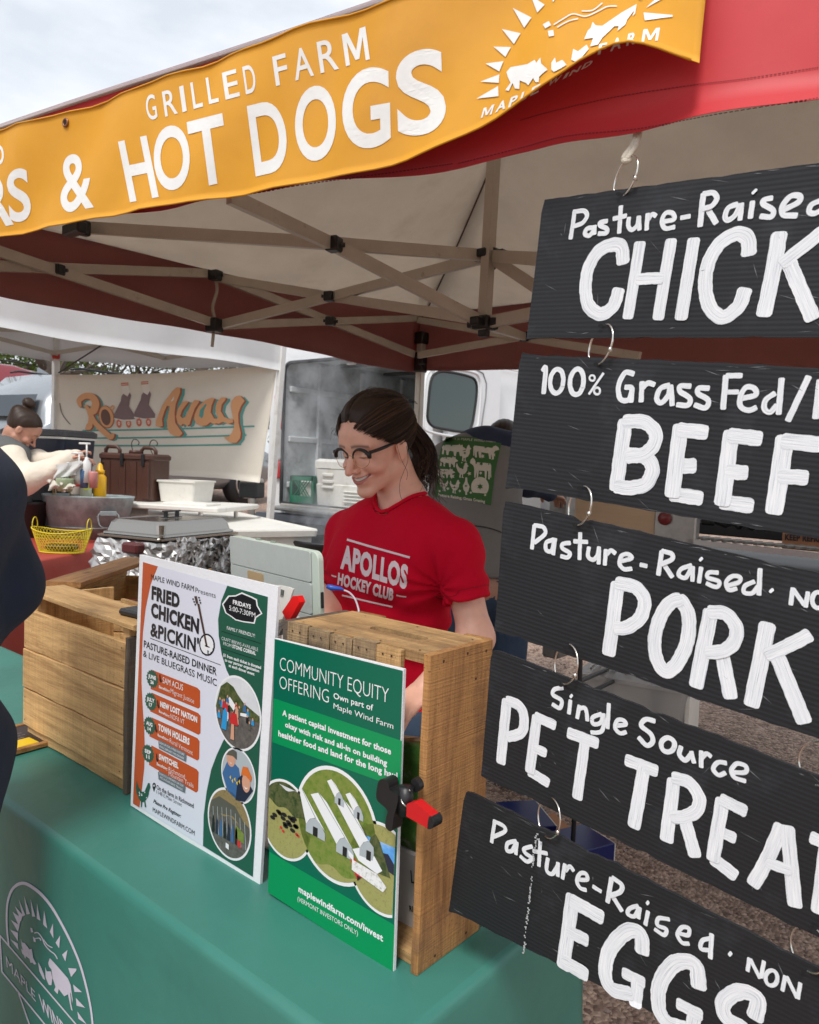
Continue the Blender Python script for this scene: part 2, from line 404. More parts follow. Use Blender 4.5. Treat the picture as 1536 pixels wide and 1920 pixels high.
# -- special materials
def wood(name,light,dark,rough=0.75,grain=9.0,knots=True,grey=0.0,bumps=0.5):
 m=mat(name,light,rough); n_,l,b=nodes(m); n=n_.new
 tcn=n('ShaderNodeTexCoord'); oi=n('ShaderNodeObjectInfo')
 cm=n('ShaderNodeCombineXYZ'); mu=n('ShaderNodeMath'); mu.operation='MULTIPLY'; mu.inputs[1].default_value=37.0
 l.new(oi.outputs['Random'],mu.inputs[0]); l.new(mu.outputs[0],cm.inputs[0]); l.new(mu.outputs[0],cm.inputs[1]); l.new(mu.outputs[0],cm.inputs[2])
 ad=n('ShaderNodeVectorMath'); ad.operation='ADD'; l.new(tcn.outputs['Object'],ad.inputs[0]); l.new(cm.outputs[0],ad.inputs[1])
 mp_=n('ShaderNodeMapping'); mp_.inputs['Scale'].default_value=(2.2,26,26); l.new(ad.outputs[0],mp_.inputs[0])
 vo=n('ShaderNodeTexVoronoi'); vo.inputs['Scale'].default_value=7.5
 mpk=n('ShaderNodeMapping'); mpk.inputs['Scale'].default_value=(.55,1.2,1.2); l.new(ad.outputs[0],mpk.inputs[0]); l.new(mpk.outputs[0],vo.inputs['Vector'])
 kn=n('ShaderNodeMapRange'); kn.inputs[1].default_value=0.0; kn.inputs[2].default_value=0.16; kn.inputs[3].default_value=1.0 if knots else 0.0; kn.inputs[4].default_value=0.0
 l.new(vo.outputs['Distance'],kn.inputs[0])
 ns=n('ShaderNodeTexNoise'); ns.inputs['Scale'].default_value=1.0; ns.inputs['Detail'].default_value=8; ns.inputs['Roughness'].default_value=0.62; ns.inputs['Distortion'].default_value=0.8
 l.new(mp_.outputs[0],ns.inputs['Vector'])
 fine=n('ShaderNodeTexNoise'); fine.inputs['Scale'].default_value=1.0; fine.inputs['Detail'].default_value=3
 mpf=n('ShaderNodeMapping'); mpf.inputs['Scale'].default_value=(14,340,340); l.new(ad.outputs[0],mpf.inputs[0]); l.new(mpf.outputs[0],fine.inputs['Vector'])
 s1=n('ShaderNodeMath'); s1.operation='MULTIPLY_ADD'; s1.inputs[1].default_value=0.35; l.new(fine.outputs[0],s1.inputs[0]); l.new(ns.outputs[0],s1.inputs[2])
 rp=n('ShaderNodeValToRGB'); el=rp.color_ramp.elements
 el[0].position=0.42; el[0].color=(*dark,1); el[1].position=0.82; el[1].color=(*light,1)
 l.new(s1.outputs[0],rp.inputs[0])
 mk=n('ShaderNodeMix'); mk.data_type='RGBA'; l.new(kn.outputs[0],mk.inputs[0]); l.new(rp.outputs[0],mk.inputs[6]); mk.inputs[7].default_value=(dark[0]*.3,dark[1]*.27,dark[2]*.27,1)
 src=mk.outputs[2]
 st=n('ShaderNodeTexNoise'); st.inputs['Scale'].default_value=6; st.inputs['Detail'].default_value=9; st.inputs['Roughness'].default_value=0.72; l.new(ad.outputs[0],st.inputs['Vector'])
 sr=n('ShaderNodeMapRange'); sr.inputs[1].default_value=0.56-grey*.35; sr.inputs[2].default_value=0.74-grey*.2; sr.inputs[4].default_value=0.75; l.new(st.outputs[0],sr.inputs[0])
 mg=n('ShaderNodeMix'); mg.data_type='RGBA'; l.new(sr.outputs[0],mg.inputs[0]); l.new(src,mg.inputs[6]); mg.inputs[7].default_value=(dark[0]*.55+.02,dark[1]*.6+.02,dark[2]*.8+.02,1)
 hv=n('ShaderNodeHueSaturation'); vr=n('ShaderNodeMapRange'); vr.inputs[3].default_value=0.82; vr.inputs[4].default_value=1.15; l.new(oi.outputs['Random'],vr.inputs[0]); l.new(vr.outputs[0],hv.inputs['Value'])
 l.new(mg.outputs[2],hv.inputs['Color']); l.new(hv.outputs[0],b.inputs['Base Color'])
 mps=n('ShaderNodeMapping'); mps.inputs['Scale'].default_value=(330,4,4); mps.inputs['Rotation'].default_value=(0,0,.07); l.new(ad.outputs[0],mps.inputs[0])
 sw=n('ShaderNodeTexNoise'); sw.inputs['Scale'].default_value=1; sw.inputs['Detail'].default_value=4; l.new(mps.outputs[0],sw.inputs['Vector'])
 sp_=n('ShaderNodeTexNoise'); sp_.inputs['Scale'].default_value=210; sp_.inputs['Detail'].default_value=3; l.new(ad.outputs[0],sp_.inputs['Vector'])
 sm=n('ShaderNodeMapRange'); sm.inputs[1].default_value=.63; sm.inputs[2].default_value=.72; sm.inputs[4].default_value=.55; l.new(sp_.outputs[0],sm.inputs[0])
 sx=n('ShaderNodeMapRange'); sx.inputs[1].default_value=.3; sx.inputs[2].default_value=.7; sx.inputs[3].default_value=.88; sx.inputs[4].default_value=1.1; l.new(sw.outputs[0],sx.inputs[0])
 m5=n('ShaderNodeVectorMath'); m5.operation='SCALE'; l.new(hv.outputs[0],m5.inputs[0]); l.new(sx.outputs[0],m5.inputs['Scale'])
 m6=n('ShaderNodeMix'); m6.data_type='RGBA'; l.new(sm.outputs[0],m6.inputs[0]); l.new(m5.outputs[0],m6.inputs[6]); m6.inputs[7].default_value=(dark[0]*.45,dark[1]*.42,dark[2]*.4,1); l.new(m6.outputs[2],b.inputs['Base Color'])
 s2=n('ShaderNodeMath'); s2.operation='MULTIPLY_ADD'; s2.inputs[1].default_value=.5; l.new(sw.outputs[0],s2.inputs[0]); l.new(s1.outputs[0],s2.inputs[2]); s1=s2
 bp=n('ShaderNodeBump'); bp.inputs['Strength'].default_value=bumps; bp.inputs['Distance'].default_value=0.003; l.new(s1.outputs[0],bp.inputs['Height']); l.new(bp.outputs[0],b.inputs['Normal'])
 return m
W_PINE=wood('pale_pine',(0.72,0.45,0.19),(0.31,0.155,0.05),bumps=.8)
W_BROWN=wood('brown_pine',(0.45,0.225,0.075),(0.15,0.055,0.016),bumps=.8)
W_TOP=wood('worn_pine',(0.54,0.33,0.14),(0.18,0.09,0.033),grey=0.12,bumps=.8)
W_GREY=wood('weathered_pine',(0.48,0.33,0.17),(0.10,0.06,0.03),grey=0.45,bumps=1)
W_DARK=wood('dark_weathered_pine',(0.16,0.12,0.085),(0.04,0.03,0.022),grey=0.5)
CORR=mat('black_corrugated_plastic',(0.013,0.014,0.0165),0.5,spec=.35,dirt=(0.036,0.039,0.045),dscale=9,dpos=(0.55,0.85))
def _corr(m,freq=560,strength=.16):
 n_,l,b=nodes(m); n=n_.new
 tcn=n('ShaderNodeTexCoord'); sp=n('ShaderNodeSeparateXYZ'); l.new(tcn.outputs['Object'],sp.inputs[0])
 mu=n('ShaderNodeMath'); mu.operation='MULTIPLY'; mu.inputs[1].default_value=freq*2; l.new(sp.outputs[1],mu.inputs[0])
 si=n('ShaderNodeMath'); si.operation='SINE'; l.new(mu.outputs[0],si.inputs[0])
 ns=n('ShaderNodeTexNoise'); ns.inputs['Scale'].default_value=1; ns.inputs['Detail'].default_value=4
 mpn=n('ShaderNodeMapping'); mpn.inputs['Scale'].default_value=(8,500,8); l.new(tcn.outputs['Object'],mpn.inputs[0]); l.new(mpn.outputs[0],ns.inputs['Vector'])
 a=n('ShaderNodeMath'); a.operation='ADD'; l.new(si.outputs[0],a.inputs[0]); l.new(ns.outputs[0],a.inputs[1])
 bp=n('ShaderNodeBump'); bp.inputs['Strength'].default_value=strength; bp.inputs['Distance'].default_value=0.0006; l.new(a.outputs[0],bp.inputs['Height']); l.new(bp.outputs[0],b.inputs['Normal'])
 mp2=n('ShaderNodeMapping'); mp2.inputs['Scale'].default_value=(6,90,6); mp2.inputs['Rotation'].default_value=(0,0,.1); l.new(tcn.outputs['Object'],mp2.inputs[0])
 sc=n('ShaderNodeTexNoise'); sc.inputs['Scale'].default_value=2.0; sc.inputs['Detail'].default_value=10; sc.inputs['Roughness'].default_value=.8; l.new(mp2.outputs[0],sc.inputs['Vector'])
 mr=n('ShaderNodeMapRange'); mr.inputs[1].default_value=.62; mr.inputs[2].default_value=.80; mr.inputs[4].default_value=.35; l.new(sc.outputs[0],mr.inputs[0])
 old=b.inputs['Base Color'].links[0].from_socket; mm=n('ShaderNodeMix'); mm.data_type='RGBA'; l.new(mr.outputs[0],mm.inputs[0]); l.new(old,mm.inputs[6]); mm.inputs[7].default_value=(.16,.165,.175,1); l.new(mm.outputs[2],b.inputs['Base Color'])
_corr(CORR)
PAINT=mat('white_brush_paint',(0.8,0.82,0.85),0.45)
def _paint(m):
 n_,l,b=nodes(m); n=n_.new
 uv=n('ShaderNodeUVMap'); uv.uv_map='stroke'; mpn=n('ShaderNodeMapping'); mpn.inputs['Scale'].default_value=(1.5,9,1); l.new(uv.outputs[0],mpn.inputs[0])
 ns=n('ShaderNodeTexNoise'); ns.inputs['Scale'].default_value=1.6; ns.inputs['Detail'].default_value=7; ns.inputs['Roughness'].default_value=.7; l.new(mpn.outputs[0],ns.inputs['Vector'])
 rp=n('ShaderNodeValToRGB'); el=rp.color_ramp.elements
 el[0].position=.30; el[0].color=(.24,.265,.31,1); el[1].position=.60; el[1].color=(.83,.84,.85,1); _e=rp.color_ramp.elements.new(.42); _e.color=(.63,.66,.70,1)
 l.new(ns.outputs[0],rp.inputs[0]); l.new(rp.outputs[0],b.inputs['Base Color'])
 bp=n('ShaderNodeBump'); bp.inputs['Strength'].default_value=.5; bp.inputs['Distance'].default_value=.0008; l.new(ns.outputs[0],bp.inputs['Height']); l.new(bp.outputs[0],b.inputs['Normal'])
_paint(PAINT)
def fabric(name,col,wr=3.0,weave=0.0,rough=.7,translucent=0.0,var=.08,wstr=.6,stretch=(1,1,1),dirt=None,dpos=(.55,.8)):
 m=mat(name,col,rough,var=var,vscale=5,translucent=translucent,dirt=dirt,dscale=2.5,dpos=dpos); n_,l,b=nodes(m); n=n_.new
 tcn=n('ShaderNodeTexCoord'); mpn=n('ShaderNodeMapping'); mpn.inputs['Scale'].default_value=stretch; l.new(tcn.outputs['Object'],mpn.inputs[0])
 ns=n('ShaderNodeTexNoise'); ns.inputs['Scale'].default_value=wr; ns.inputs['Detail'].default_value=3; ns.inputs['Distortion'].default_value=.15; l.new(mpn.outputs[0],ns.inputs['Vector'])
 bp=n('ShaderNodeBump'); bp.inputs['Strength'].default_value=wstr; bp.inputs['Distance'].default_value=.02; l.new(ns.outputs[0],bp.inputs['Height'])
 last=bp.outputs[0]
 if weave>0:
  w1=n('ShaderNodeTexWave'); w1.inputs['Scale'].default_value=weave; w1.bands_direction='X'; l.new(tcn.outputs['Object'],w1.inputs[0])
  w2=n('ShaderNodeTexWave'); w2.inputs['Scale'].default_value=weave; w2.bands_direction='Z'; l.new(tcn.outputs['Object'],w2.inputs[0])
  a=n('ShaderNodeMath'); a.operation='ADD'; l.new(w1.outputs['Fac'],a.inputs[0]); l.new(w2.outputs['Fac'],a.inputs[1])
  b2=n('ShaderNodeBump'); b2.inputs['Strength'].default_value=.35; b2.inputs['Distance'].default_value=.0012; l.new(a.outputs[0],b2.inputs['Height']); l.new(last,b2.inputs['Normal']); last=b2.outputs[0]
 l.new(last,b.inputs['Normal'])
 return m
TENT_RED=fabric('red_canopy_cloth',(0.52,0.022,0.028),2.5,rough=.55,dirt=(.30,.02,.02),dpos=(.6,.9))
TENT_LIN=fabric('grey_coated_canopy_lining',(0.68,0.64,0.57),2.0,rough=.8,dirt=(.50,.46,.39),translucent=.65,wstr=.8)
TENT_ROOF=fabric('red_roof_cloth',(0.52,0.022,0.028),2.5,rough=.55,translucent=.8)
for _q in TENT_ROOF.node_tree.nodes:
 if _q.type=='BSDF_TRANSLUCENT':
  for _k in list(_q.inputs[0].links): TENT_ROOF.node_tree.links.remove(_k)
  _q.inputs[0].default_value=(.95,.93,.92,1)
TENT_RIN=fabric('dull_red_valance_lining',(0.52,0.27,0.255),3.0,rough=.85,dirt=(.40,.27,.25),translucent=.65)
TENT_SIDE=fabric('red_side_cloth',(0.52,0.04,0.04),2.5,rough=.55,translucent=.65)
for _q in TENT_SIDE.node_tree.nodes:
 if _q.type=='BSDF_TRANSLUCENT':
  for _k in list(_q.inputs[0].links): TENT_SIDE.node_tree.links.remove(_k)
  _q.inputs[0].default_value=(.62,.30,.27,1)
BANNER_Y=fabric('orange_mesh_vinyl',(0.76,0.345,0.006),5.0,weave=300,rough=.5,var=.07,wstr=.45,dirt=(.62,.27,.006),dpos=(.5,.8))
PRINT_W=mat('white_print',(0.78,0.78,0.76),.55,var=.05,vscale=60)
CREAM_V=fabric('cream_vinyl',(0.74,0.68,0.58),2.0,rough=.55,wstr=.9,var=.04)
WHITE_T=fabric('white_canopy_cloth',(0.80,0.80,0.80),2.0,rough=.6,translucent=.35,var=.03)
CLOTH_G=fabric('green_table_cloth',(0.042,0.19,0.152),5.0,rough=.45,var=.05,wstr=.4)
BARM=mat('beige_powder_coated_steel',(0.44,0.40,0.34),.45,metal=.2,var=.12,vscale=9,dirt=(.25,.2,.15),dscale=14,dpos=(.62,.75))
BLACKP=mat('black_plastic',(0.012,0.012,0.013),.42,bump=.1)
STEEL=mat('brushed_steel',(0.62,0.60,0.57),.28,metal=1.0,var=.08,vscale=40)
CHROME=mat('nickel_wire',(0.72,0.68,0.62),.22,metal=1.0)
ROPE=mat('cotton_rope',(0.62,0.56,0.46),.9,bump=.8,bscale=300)
STITCH=mat('dark_stitching',(0.16,0.008,0.012),.8)
class MeshSurf:
 """prints lie on a real surface: rays from the viewer's place find where"""
 def __init__(s,obj,back=None,n=(0,1,0)):
  m=wmat(obj); me=obj.data
  s.t=BVHTree.FromPolygons([m @ v.co for v in me.vertices],[tuple(p.vertices) for p in me.polygons]); s.back=back; s.n=np.array(n,float); s.miss=0
 def __call__(s,x,y,e=0.0):
  r=Vector(ray(x,y)).normalized(); h=s.t.ray_cast(Vector(CAM),r)
  if h[0] is None:
   s.miss+=1
   return s.back(x,y,e) if s.back else np.array([0,0,0.])
  n=h[1]
  if n.dot(r)>0: n=-n
  return np.array(h[0]+n*e)
def drape(mb,target,dirv,e,name,m,parent,smooth=False,maxd=1.0):
 """lay a flat print made in front of a surface on to it along dirv"""
 o=mb.out(name,m,parent,smooth)
 return o
def text_drape(mb,s,o2,ux2,uy2,surf,bold=.03,e=.001,sub=.12):
 """text in picture coordinates (origin, baseline vector, cap vector) laid on a curved surface"""
 v,f=text_geo(s,bold,0.0,sub)
 if not len(v): return
 w_=v[:,0].max(); pts=[]
 for (a,b) in v:
  q=(o2[0]+ux2[0]*a/w_+uy2[0]*b,o2[1]+ux2[1]*a/w_+uy2[1]*b); pts.append(surf(q[0],q[1],e))
 mb.add(pts,f)
def shape_drape(mb,pts,surf,e=.001,smooth=0,sub=14.0):
 if smooth: pts=catmull(pts,smooth,True)
 import mathutils
 vs=[Vector((p[0],p[1],0)) for p in pts]; tr=mathutils.geometry.tessellate_polygon([vs])
 bm=bmesh.new(); bv=[bm.verts.new(v) for v in vs]
 for t in tr:
  try: bm.faces.new([bv[i] for i in t])
  except ValueError: pass
 for _ in range(5):
  lg=[e_ for e_ in bm.edges if e_.calc_length()>sub]
  if not lg: break
  bmesh.ops.subdivide_edges(bm,edges=lg,cuts=1); bmesh.ops.triangulate(bm,faces=bm.faces[:])
 bm.verts.index_update()
 mb.add([surf(v.co.x,v.co.y,e) for v in bm.verts],[tuple(v.index for v in p.verts) for p in bm.faces]); bm.free()
def line_drape(mb,pts,w_,surf,e=.001,k=6):
 c=catmull(pts,k) if len(pts)>2 else np.linspace(pts[0],pts[1],12)
 c=np.array(c); tg=np.gradient(c,axis=0); tg /= np.linalg.norm(tg,axis=1,keepdims=True)+1e-9; sd_=np.stack([-tg[:,1],tg[:,0]],1)
 ww=np.full(len(c),w_) if np.isscalar(w_) else np.interp(np.linspace(0,1,len(c)),np.linspace(0,1,len(w_)),w_)
 v=[]; f=[]
 for i in range(len(c)):
  for t in (-.5,0,.5): q=c[i]+sd_[i]*ww[i]*t; v.append(surf(q[0],q[1],e))
 for i in range(len(c)-1):
  for j in range(2): f.append((i*3+j,i*3+j+1,(i+1)*3+j+1,(i+1)*3+j))
 mb.add(v,f)
PIG=[(0,.45),(.05,.3),(.15,.2),(.5,.15),(.68,.1),(.72,0),(.76,.12),(.84,.03),(.85,.2),(1,.36),(.9,.46),(.82,.52),(.8,.95),(.74,.95),(.7,.62),(.6,.66),(.57,1),(.5,1),(.47,.66),(.3,.62),(.26,.98),(.19,.98),(.17,.66),(.1,.6),(.07,.98),(0,.96),(.03,.6)]
COW=[(0,.12),(.1,.02),(.2,.1),(.24,.22),(.6,.2),(.95,.2),(1,.3),(1,.9),(.96,.9),(.95,.5),(.93,1),(.86,1),(.86,.62),(.8,.55),(.76,1),(.7,1),(.68,.6),(.4,.62),(.36,1),(.3,1),(.29,.62),(.24,1),(.18,1),(.17,.52),(.13,.4),(.05,.34),(-.04,.28)]
HEN=[(0,.3),(.08,.1),(.16,.3),(.3,.42),(.5,.38),(.62,.1),(.7,0),(.78,.06),(.8,.16),(.9,.22),(.8,.28),(.78,.5),(.66,.7),(.5,.78),(.5,.95),(.6,1),(.42,1),(.44,.8),(.36,.8),(.34,.97),(.42,1),(.24,1),(.28,.76),(.14,.62)]
# ==== THE GROUND
GRAV=mat('reddish_gravel',(0.24,0.17,0.15),.95)
def _grav(m):
 n_,l,b=nodes(m); n=n_.new
 tcn=n('ShaderNodeTexCoord'); vo=n('ShaderNodeTexVoronoi'); vo.inputs['Scale'].default_value=75; l.new(tcn.outputs['Object'],vo.inputs['Vector'])
 rp=n('ShaderNodeValToRGB'); el=rp.color_ramp.elements; el[0].position=0; el[0].color=(.16,.10,.075,1); el[1].position=1; el[1].color=(.50,.36,.28,1)
 sp=n('ShaderNodeSeparateColor'); l.new(vo.outputs['Color'],sp.inputs[0]); l.new(sp.outputs[0],rp.inputs[0])
 ns=n('ShaderNodeTexNoise'); ns.inputs['Scale'].default_value=.8; ns.inputs['Detail'].default_value=8; l.new(tcn.outputs['Object'],ns.inputs['Vector'])
 mr=n('ShaderNodeMapRange'); mr.inputs[1].default_value=.3; mr.inputs[2].default_value=.7; mr.inputs[3].default_value=.75; mr.inputs[4].default_value=1.25; l.new(ns.outputs[0],mr.inputs[0])
 vm=n('ShaderNodeVectorMath'); vm.operation='SCALE'; l.new(rp.outputs[0],vm.inputs[0]); l.new(mr.outputs[0],vm.inputs['Scale']); l.new(vm.outputs[0],b.inputs['Base Color'])
 bp=n('ShaderNodeBump'); bp.invert=True; bp.inputs['Strength'].default_value=1; bp.inputs['Distance'].default_value=.012; l.new(vo.outputs['Distance'],bp.inputs['Height']); l.new(bp.outputs[0],b.inputs['Normal'])
_grav(GRAV)
rad=np.concatenate([[0],np.geomspace(.8,420,70)]); ang=np.linspace(0,2*pi,97)[:-1]
gv=[(0,0,0)]; gf=[]
for r_ in rad[1:]:
 for a in ang:
  x_,y_=r_*cos(a),r_*sin(a); gv.append((x_,y_,gz(x_,y_)+.012*sin(x_*2.1+y_)*cos(y_*1.7)*min(1,r_/4)))
for j in range(96): gf.append((0,1+j,1+(j+1) % 96))
for i in range(len(rad)-2):
 for j in range(96):
  a_,b_=1+i*96+j,1+i*96+(j+1) % 96; gf.append((a_,a_+96,b_+96,b_))
g=link('ground',gv,gf,GRAV,smooth=True); setp(g,kind='structure')
st=MB()
for i in range(2600):
 d_=rng.uniform(1.2,6.5); a_=rng.uniform(-.1,1.3); x_,y_=-d_*sin(a_-.2),d_*cos(a_-.2)
 r_=rng.uniform(.005,.014); R_=rot('Z',rng.uniform(0,6)) @ rot('X',rng.uniform(0,6))
 st.add((np.array([(1,0,0),(-1,0,0),(0,1,0),(0,-1,0),(0,0,.7),(0,0,-.7)])*r_*rng.uniform(.6,1.1,(6,1))) @ R_.T+(x_,y_,gz(x_,y_)+.004),[(0,2,4),(2,1,4),(1,3,4),(3,0,4),(2,0,5),(1,2,5),(3,1,5),(0,3,5)])
STONE=mat('loose_stone',(0.27,0.20,0.18),.9,var=.5,vscale=14)
o=st.out('gravel',STONE); setp(o,label='small loose reddish stones scattered over the ground',cat='gravel',kind='stuff')
# ==== THE RED CANOPY
ta=radians(8.7); FN=(-sin(ta),cos(ta),0)
FT=Plane((-.41,.915,1.5),FN)
tent=thing('canopy_tent','red pop-up canopy with grey lining and beige folding frame over the stall','canopy',(-1.1,1.9,0))
FLc,BLc,BRc,FRc=np.array([-2.5,.59,0]),np.array([-2.53,3.02,0]),np.array([.6,3.1,0]),np.array([.75,1.085,0])
PEAK=np.array([-1.12,1.85,2.76]); EZ=2.275
def ez(y_): return 2.195+.08*(y_-.59)/2.5
vb=catmull([(-260,470),(0,434),(200,402),(425,372),(588,348),(728,330),(850,312),(976,283),(1066,260),(1202,247),(1338,222),(1536,190),(1800,140)],8)
def front_cols(y_off,e):
 cols=[]
 for (x_,y_) in vb:
  b_=FT(x_,y_,e); zt=2.197
  col=[]
  for t in np.linspace(0,1,9):
   q=b_.copy(); q[2]=b_[2]+(zt-b_[2])*t
   q[1]+=y_off+.012*sin(q[0]*9+1)*(1-t)+.006*sin(q[0]*23)*(1-t); col.append(q)
  cols.append(col)
 return np.array(cols)
FC=front_cols(0,0)
_e=FC[-1]; FC=np.concatenate([FC,[[_e[j]+(np.array([FRc[0]-.02,FRc[1],_e[j][2]])-_e[j])*s_+[0,.012*sin(s_*15)*(1-j/8),0] for j in range(9)] for s_ in np.linspace(.06,1,16)]])
v,f=sheet_vf(FC[:,::-1],.0012); val_f=link('front_valance',v,f,TENT_RED,tent,True)
def valance(a,b,zb,amp=.012,name='side_valance',seed=0,n=40,inward=(0,0),drop=0.0):
 rs=np.random.default_rng(seed); out=[]
 for t in np.linspace(0,1,n):
  p=a+(b-a)*t; zz=zb-drop*t+amp*.6*sin(t*11+seed); colm=[]
  for s_ in np.linspace(1,0,8):
   w_=(1-s_)*(amp*sin(t*17+seed)+amp*.7*sin(t*41+seed)); d=(b-a)/np.linalg.norm(b-a); nn_=np.array([-d[1],d[0],0])
   q=p+nn_*(w_); q=np.array([q[0],q[1],zz+(ez(q[1])-zz)*s_]); colm.append(q)
  out.append(colm)
 out=np.array(out); sh=np.array([inward[0],inward[1],0])*.006
 v,f=sheet_vf(out,.0012); link(name,v,f,TENT_SIDE,tent,True)
 v,f=sheet_vf(out+sh,.001); link('valance_lining',v,f,TENT_RIN,tent,True)
valance(BLc,FLc,1.985,seed=3,inward=(1,0)); valance(BLc,BRc,2.0,seed=5,name='back_valance',inward=(0,-1),drop=.16); valance(FRc,BRc,2.0,seed=8,inward=(-1,0))
def roof_facet(a,b,name,lift=0.0,m=TENT_RED,dz=0.0,n=18):
 A=np.array([a[0],a[1],ez(a[1])]); B=np.array([b[0],b[1],ez(b[1])]); out=[]
 for s_ in np.linspace(0,1,n):
  row=[]
  for t in np.linspace(0,1,n):
   e_=A+(B-A)*t; q=e_+(PEAK-e_)*s_
   q=q+np.array([0,0,-.12*sin(pi*s_**.7)*(.35+.65*sin(pi*t))+.006*sin(9*t+7*s_)*sin(pi*t)+dz]); row.append(q)
  out.append(row)
 return out
for k,(a,b,nm) in enumerate([(FLc,FRc,'front_roof_panel'),(FLc,BLc,'left_roof_panel'),(BLc,BRc,'back_roof_panel'),(FRc,BRc,'right_roof_panel')]):
 v,f=sheet_vf(roof_facet(a,b,nm),.0012); link(nm,v,f,TENT_ROOF,tent,True)
 v,f=sheet_vf(roof_facet(a,b,nm,dz=-.006),.001); link('roof_lining',v,f,TENT_LIN,tent,True)
for a in (BLc,BRc,FLc,FRc):
 A=np.array([a[0],a[1],ez(a[1])-.012]); Q=[A+(PEAK-A)*s_+np.array([0,0,-.042*sin(pi*s_**.7)-.012]) for s_ in np.linspace(0,1,14)]
 MB().tube(Q,.0032,6).out('seam',mat('dark_seam_tape',(.10,.06,.05),.8),tent,True)
vs_=MeshSurf(val_f,FT)
for off,pts in ((1,[(860,307),(976,278),(1066,255),(1202,241),(1338,216),(1535,184)]),(1,[(430,369),(588,344),(728,325),(850,307)]),(2,[(976,226),(1040,208),(1157,182),(1300,160),(1400,148),(1535,127)])):
 c=catmull(pts,10); m_=MB()
 for i in range(0,len(c)-1):
  for k in range(2):
   p0=c[i]+(c[i+1]-c[i])*(k*.5+.06); p1=c[i]+(c[i+1]-c[i])*(k*.5+.40)
   line_drape(m_,[p0,p1],1.7,vs_,.001)
 m_.out('stitching',STITCH,tent)
for c_ in (BLc,FLc,BRc,FRc):
 ins=(PEAK-c_); ins[2]=0; ins /= np.linalg.norm(ins); q=c_+ins*.05
 leg=MB().box((q[0],q[1],1.08+gz(q[0],q[1])/2),(.036,.036,2.16-gz(q[0],q[1])),b=.004); leg.out('leg',BARM,tent)
 b_=MB().box((q[0],q[1],2.03),(.052,.052,.10),b=.006).box((q[0]+ins[0]*.035,q[1]+ins[1]*.035,2.04),(.03,.03,.05),b=.004)
 b_.box((q[0],q[1],2.15),(.056,.056,.06),b=.006); b_.out('corner_bracket',BLACKP,tent)
XL=-2.455
def on_left(x_,y_,dx=0): return onx(x_,y_,XL+dx)
CT=P(920,480,2.15); CB=P(908,606,2.12)
bars=[(on_left(-60,497),on_left(402,513)),(on_left(-60,452,.02),on_left(402,606,.02)),(on_left(402,516),P(776,664,3.75)),(on_left(402,610,.02),P(783,597,3.75)),
  (on_left(402,520),P(626,557,2.75)),(P(618,556,2.72),P(905,600,2.13)),(on_left(402,612),P(618,557,2.70)),(P(618,557,2.70),CT),
  (P(150,426,2.15),P(627,457,1.95)),(P(627,457,1.95),CT),(P(430,368,1.62),P(627,460,1.93)),(P(627,460,1.93),CB),
  (CT,P(1015,486,1.75)),(P(926,486,2.12),P(1060,575,2.0)),(CT+[0,0,.52],CB-[0,0,.02]),
  (CB,P(1080,572,1.9)),(CB,P(1010,590,2.4)),(CB+[0,.03,0],P(985,632,3.3)),(P(785,666,3.72),P(985,630,3.3)),(P(785,600,3.74),P(985,634,3.28)),(P(985,630,3.3),P(1200,600,2.85)),(P(985,634,3.28),P(1200,668,2.85))]
for i,(a,b) in enumerate(bars):
 w_=.031 if i != 14 else .03
 MB().bar(a,b,.016 if i != 14 else .026,w_).out('frame_bar',BARM,tent)
for (q,s_) in [(on_left(110,506,.02),.032),(on_left(404,515,.02),.042),(on_left(402,610,.02),.05),(P(620,602,3.0),.034),(P(618,556,2.68),.034),(P(626,458,1.92),.036),(P(985,632,3.27),.04)]:
 m_=MB().box(q,(s_,s_,s_),frame([1,.3,0]),b=.004); m_.tube([q-[0.02,.02,0],q+[.02,.02,0]],.006,8); m_.out('joint',BLACKP,tent)
for q in (CT,CB):
 m_=MB().box(q,(.055,.055,.036),b=.005)
 for d in ((1,0),(-1,0),(0,1),(0,-1)): m_.box(q+np.array([d[0]*.035,d[1]*.035,0]),(.03,.03,.022),b=.003)
 m_.box(q-[0,0,.022],(.026,.026,.03),b=.003)
 m_.out('hub',BLACKP,tent)
m_=MB().box(P(140,430,2.1),(.09,.03,.03),b=.004).box(P(158,428,2.1),(.025,.03,.04),b=.004); m_.out('corner_bracket',BLACKP,tent)
Q=[on_left(404,520),on_left(407,545),on_left(399,575),on_left(402,600),on_left(398,650)]
MB().tube(catmull(Q,5),.006,6).out('strap',TENT_LIN,tent,True)
# ==== ORANGE BANNER
btop=catmull([(-330,365),(-150,305),(0,246),(118,213),(230,172),(302,147),(465,98),(600,46),(733,0),(900,-60),(1120,-130),(1347,-200)],8)
bbot=catmull([(-330,505),(-150,468),(0,442),(112,420),(392,375),(504,353),(672,319),(790,284),(860,260),(953,222),(1044,172),(1094,140),(1157,113),(1215,112),(1313,129)],8)
FB=Plane((-.41,.885,1.5),FN)
nu,nv=110,22
def resample(c,n):
 d=np.concatenate([[0],np.cumsum(np.linalg.norm(np.diff(c,axis=0),axis=1))]); t=np.linspace(0,d[-1],n); return np.stack([np.interp(t,d,c[:,0]),np.interp(t,d,c[:,1])],1)
def byx(c,xs): return np.stack([xs,np.interp(xs,c[:,0],c[:,1])],1)
tp=byx(btop,np.linspace(-330,1345,nu)); xb=np.linspace(-330,1313,nu); bt=byx(bbot,xb)
G=np.zeros((nu,nv,3))
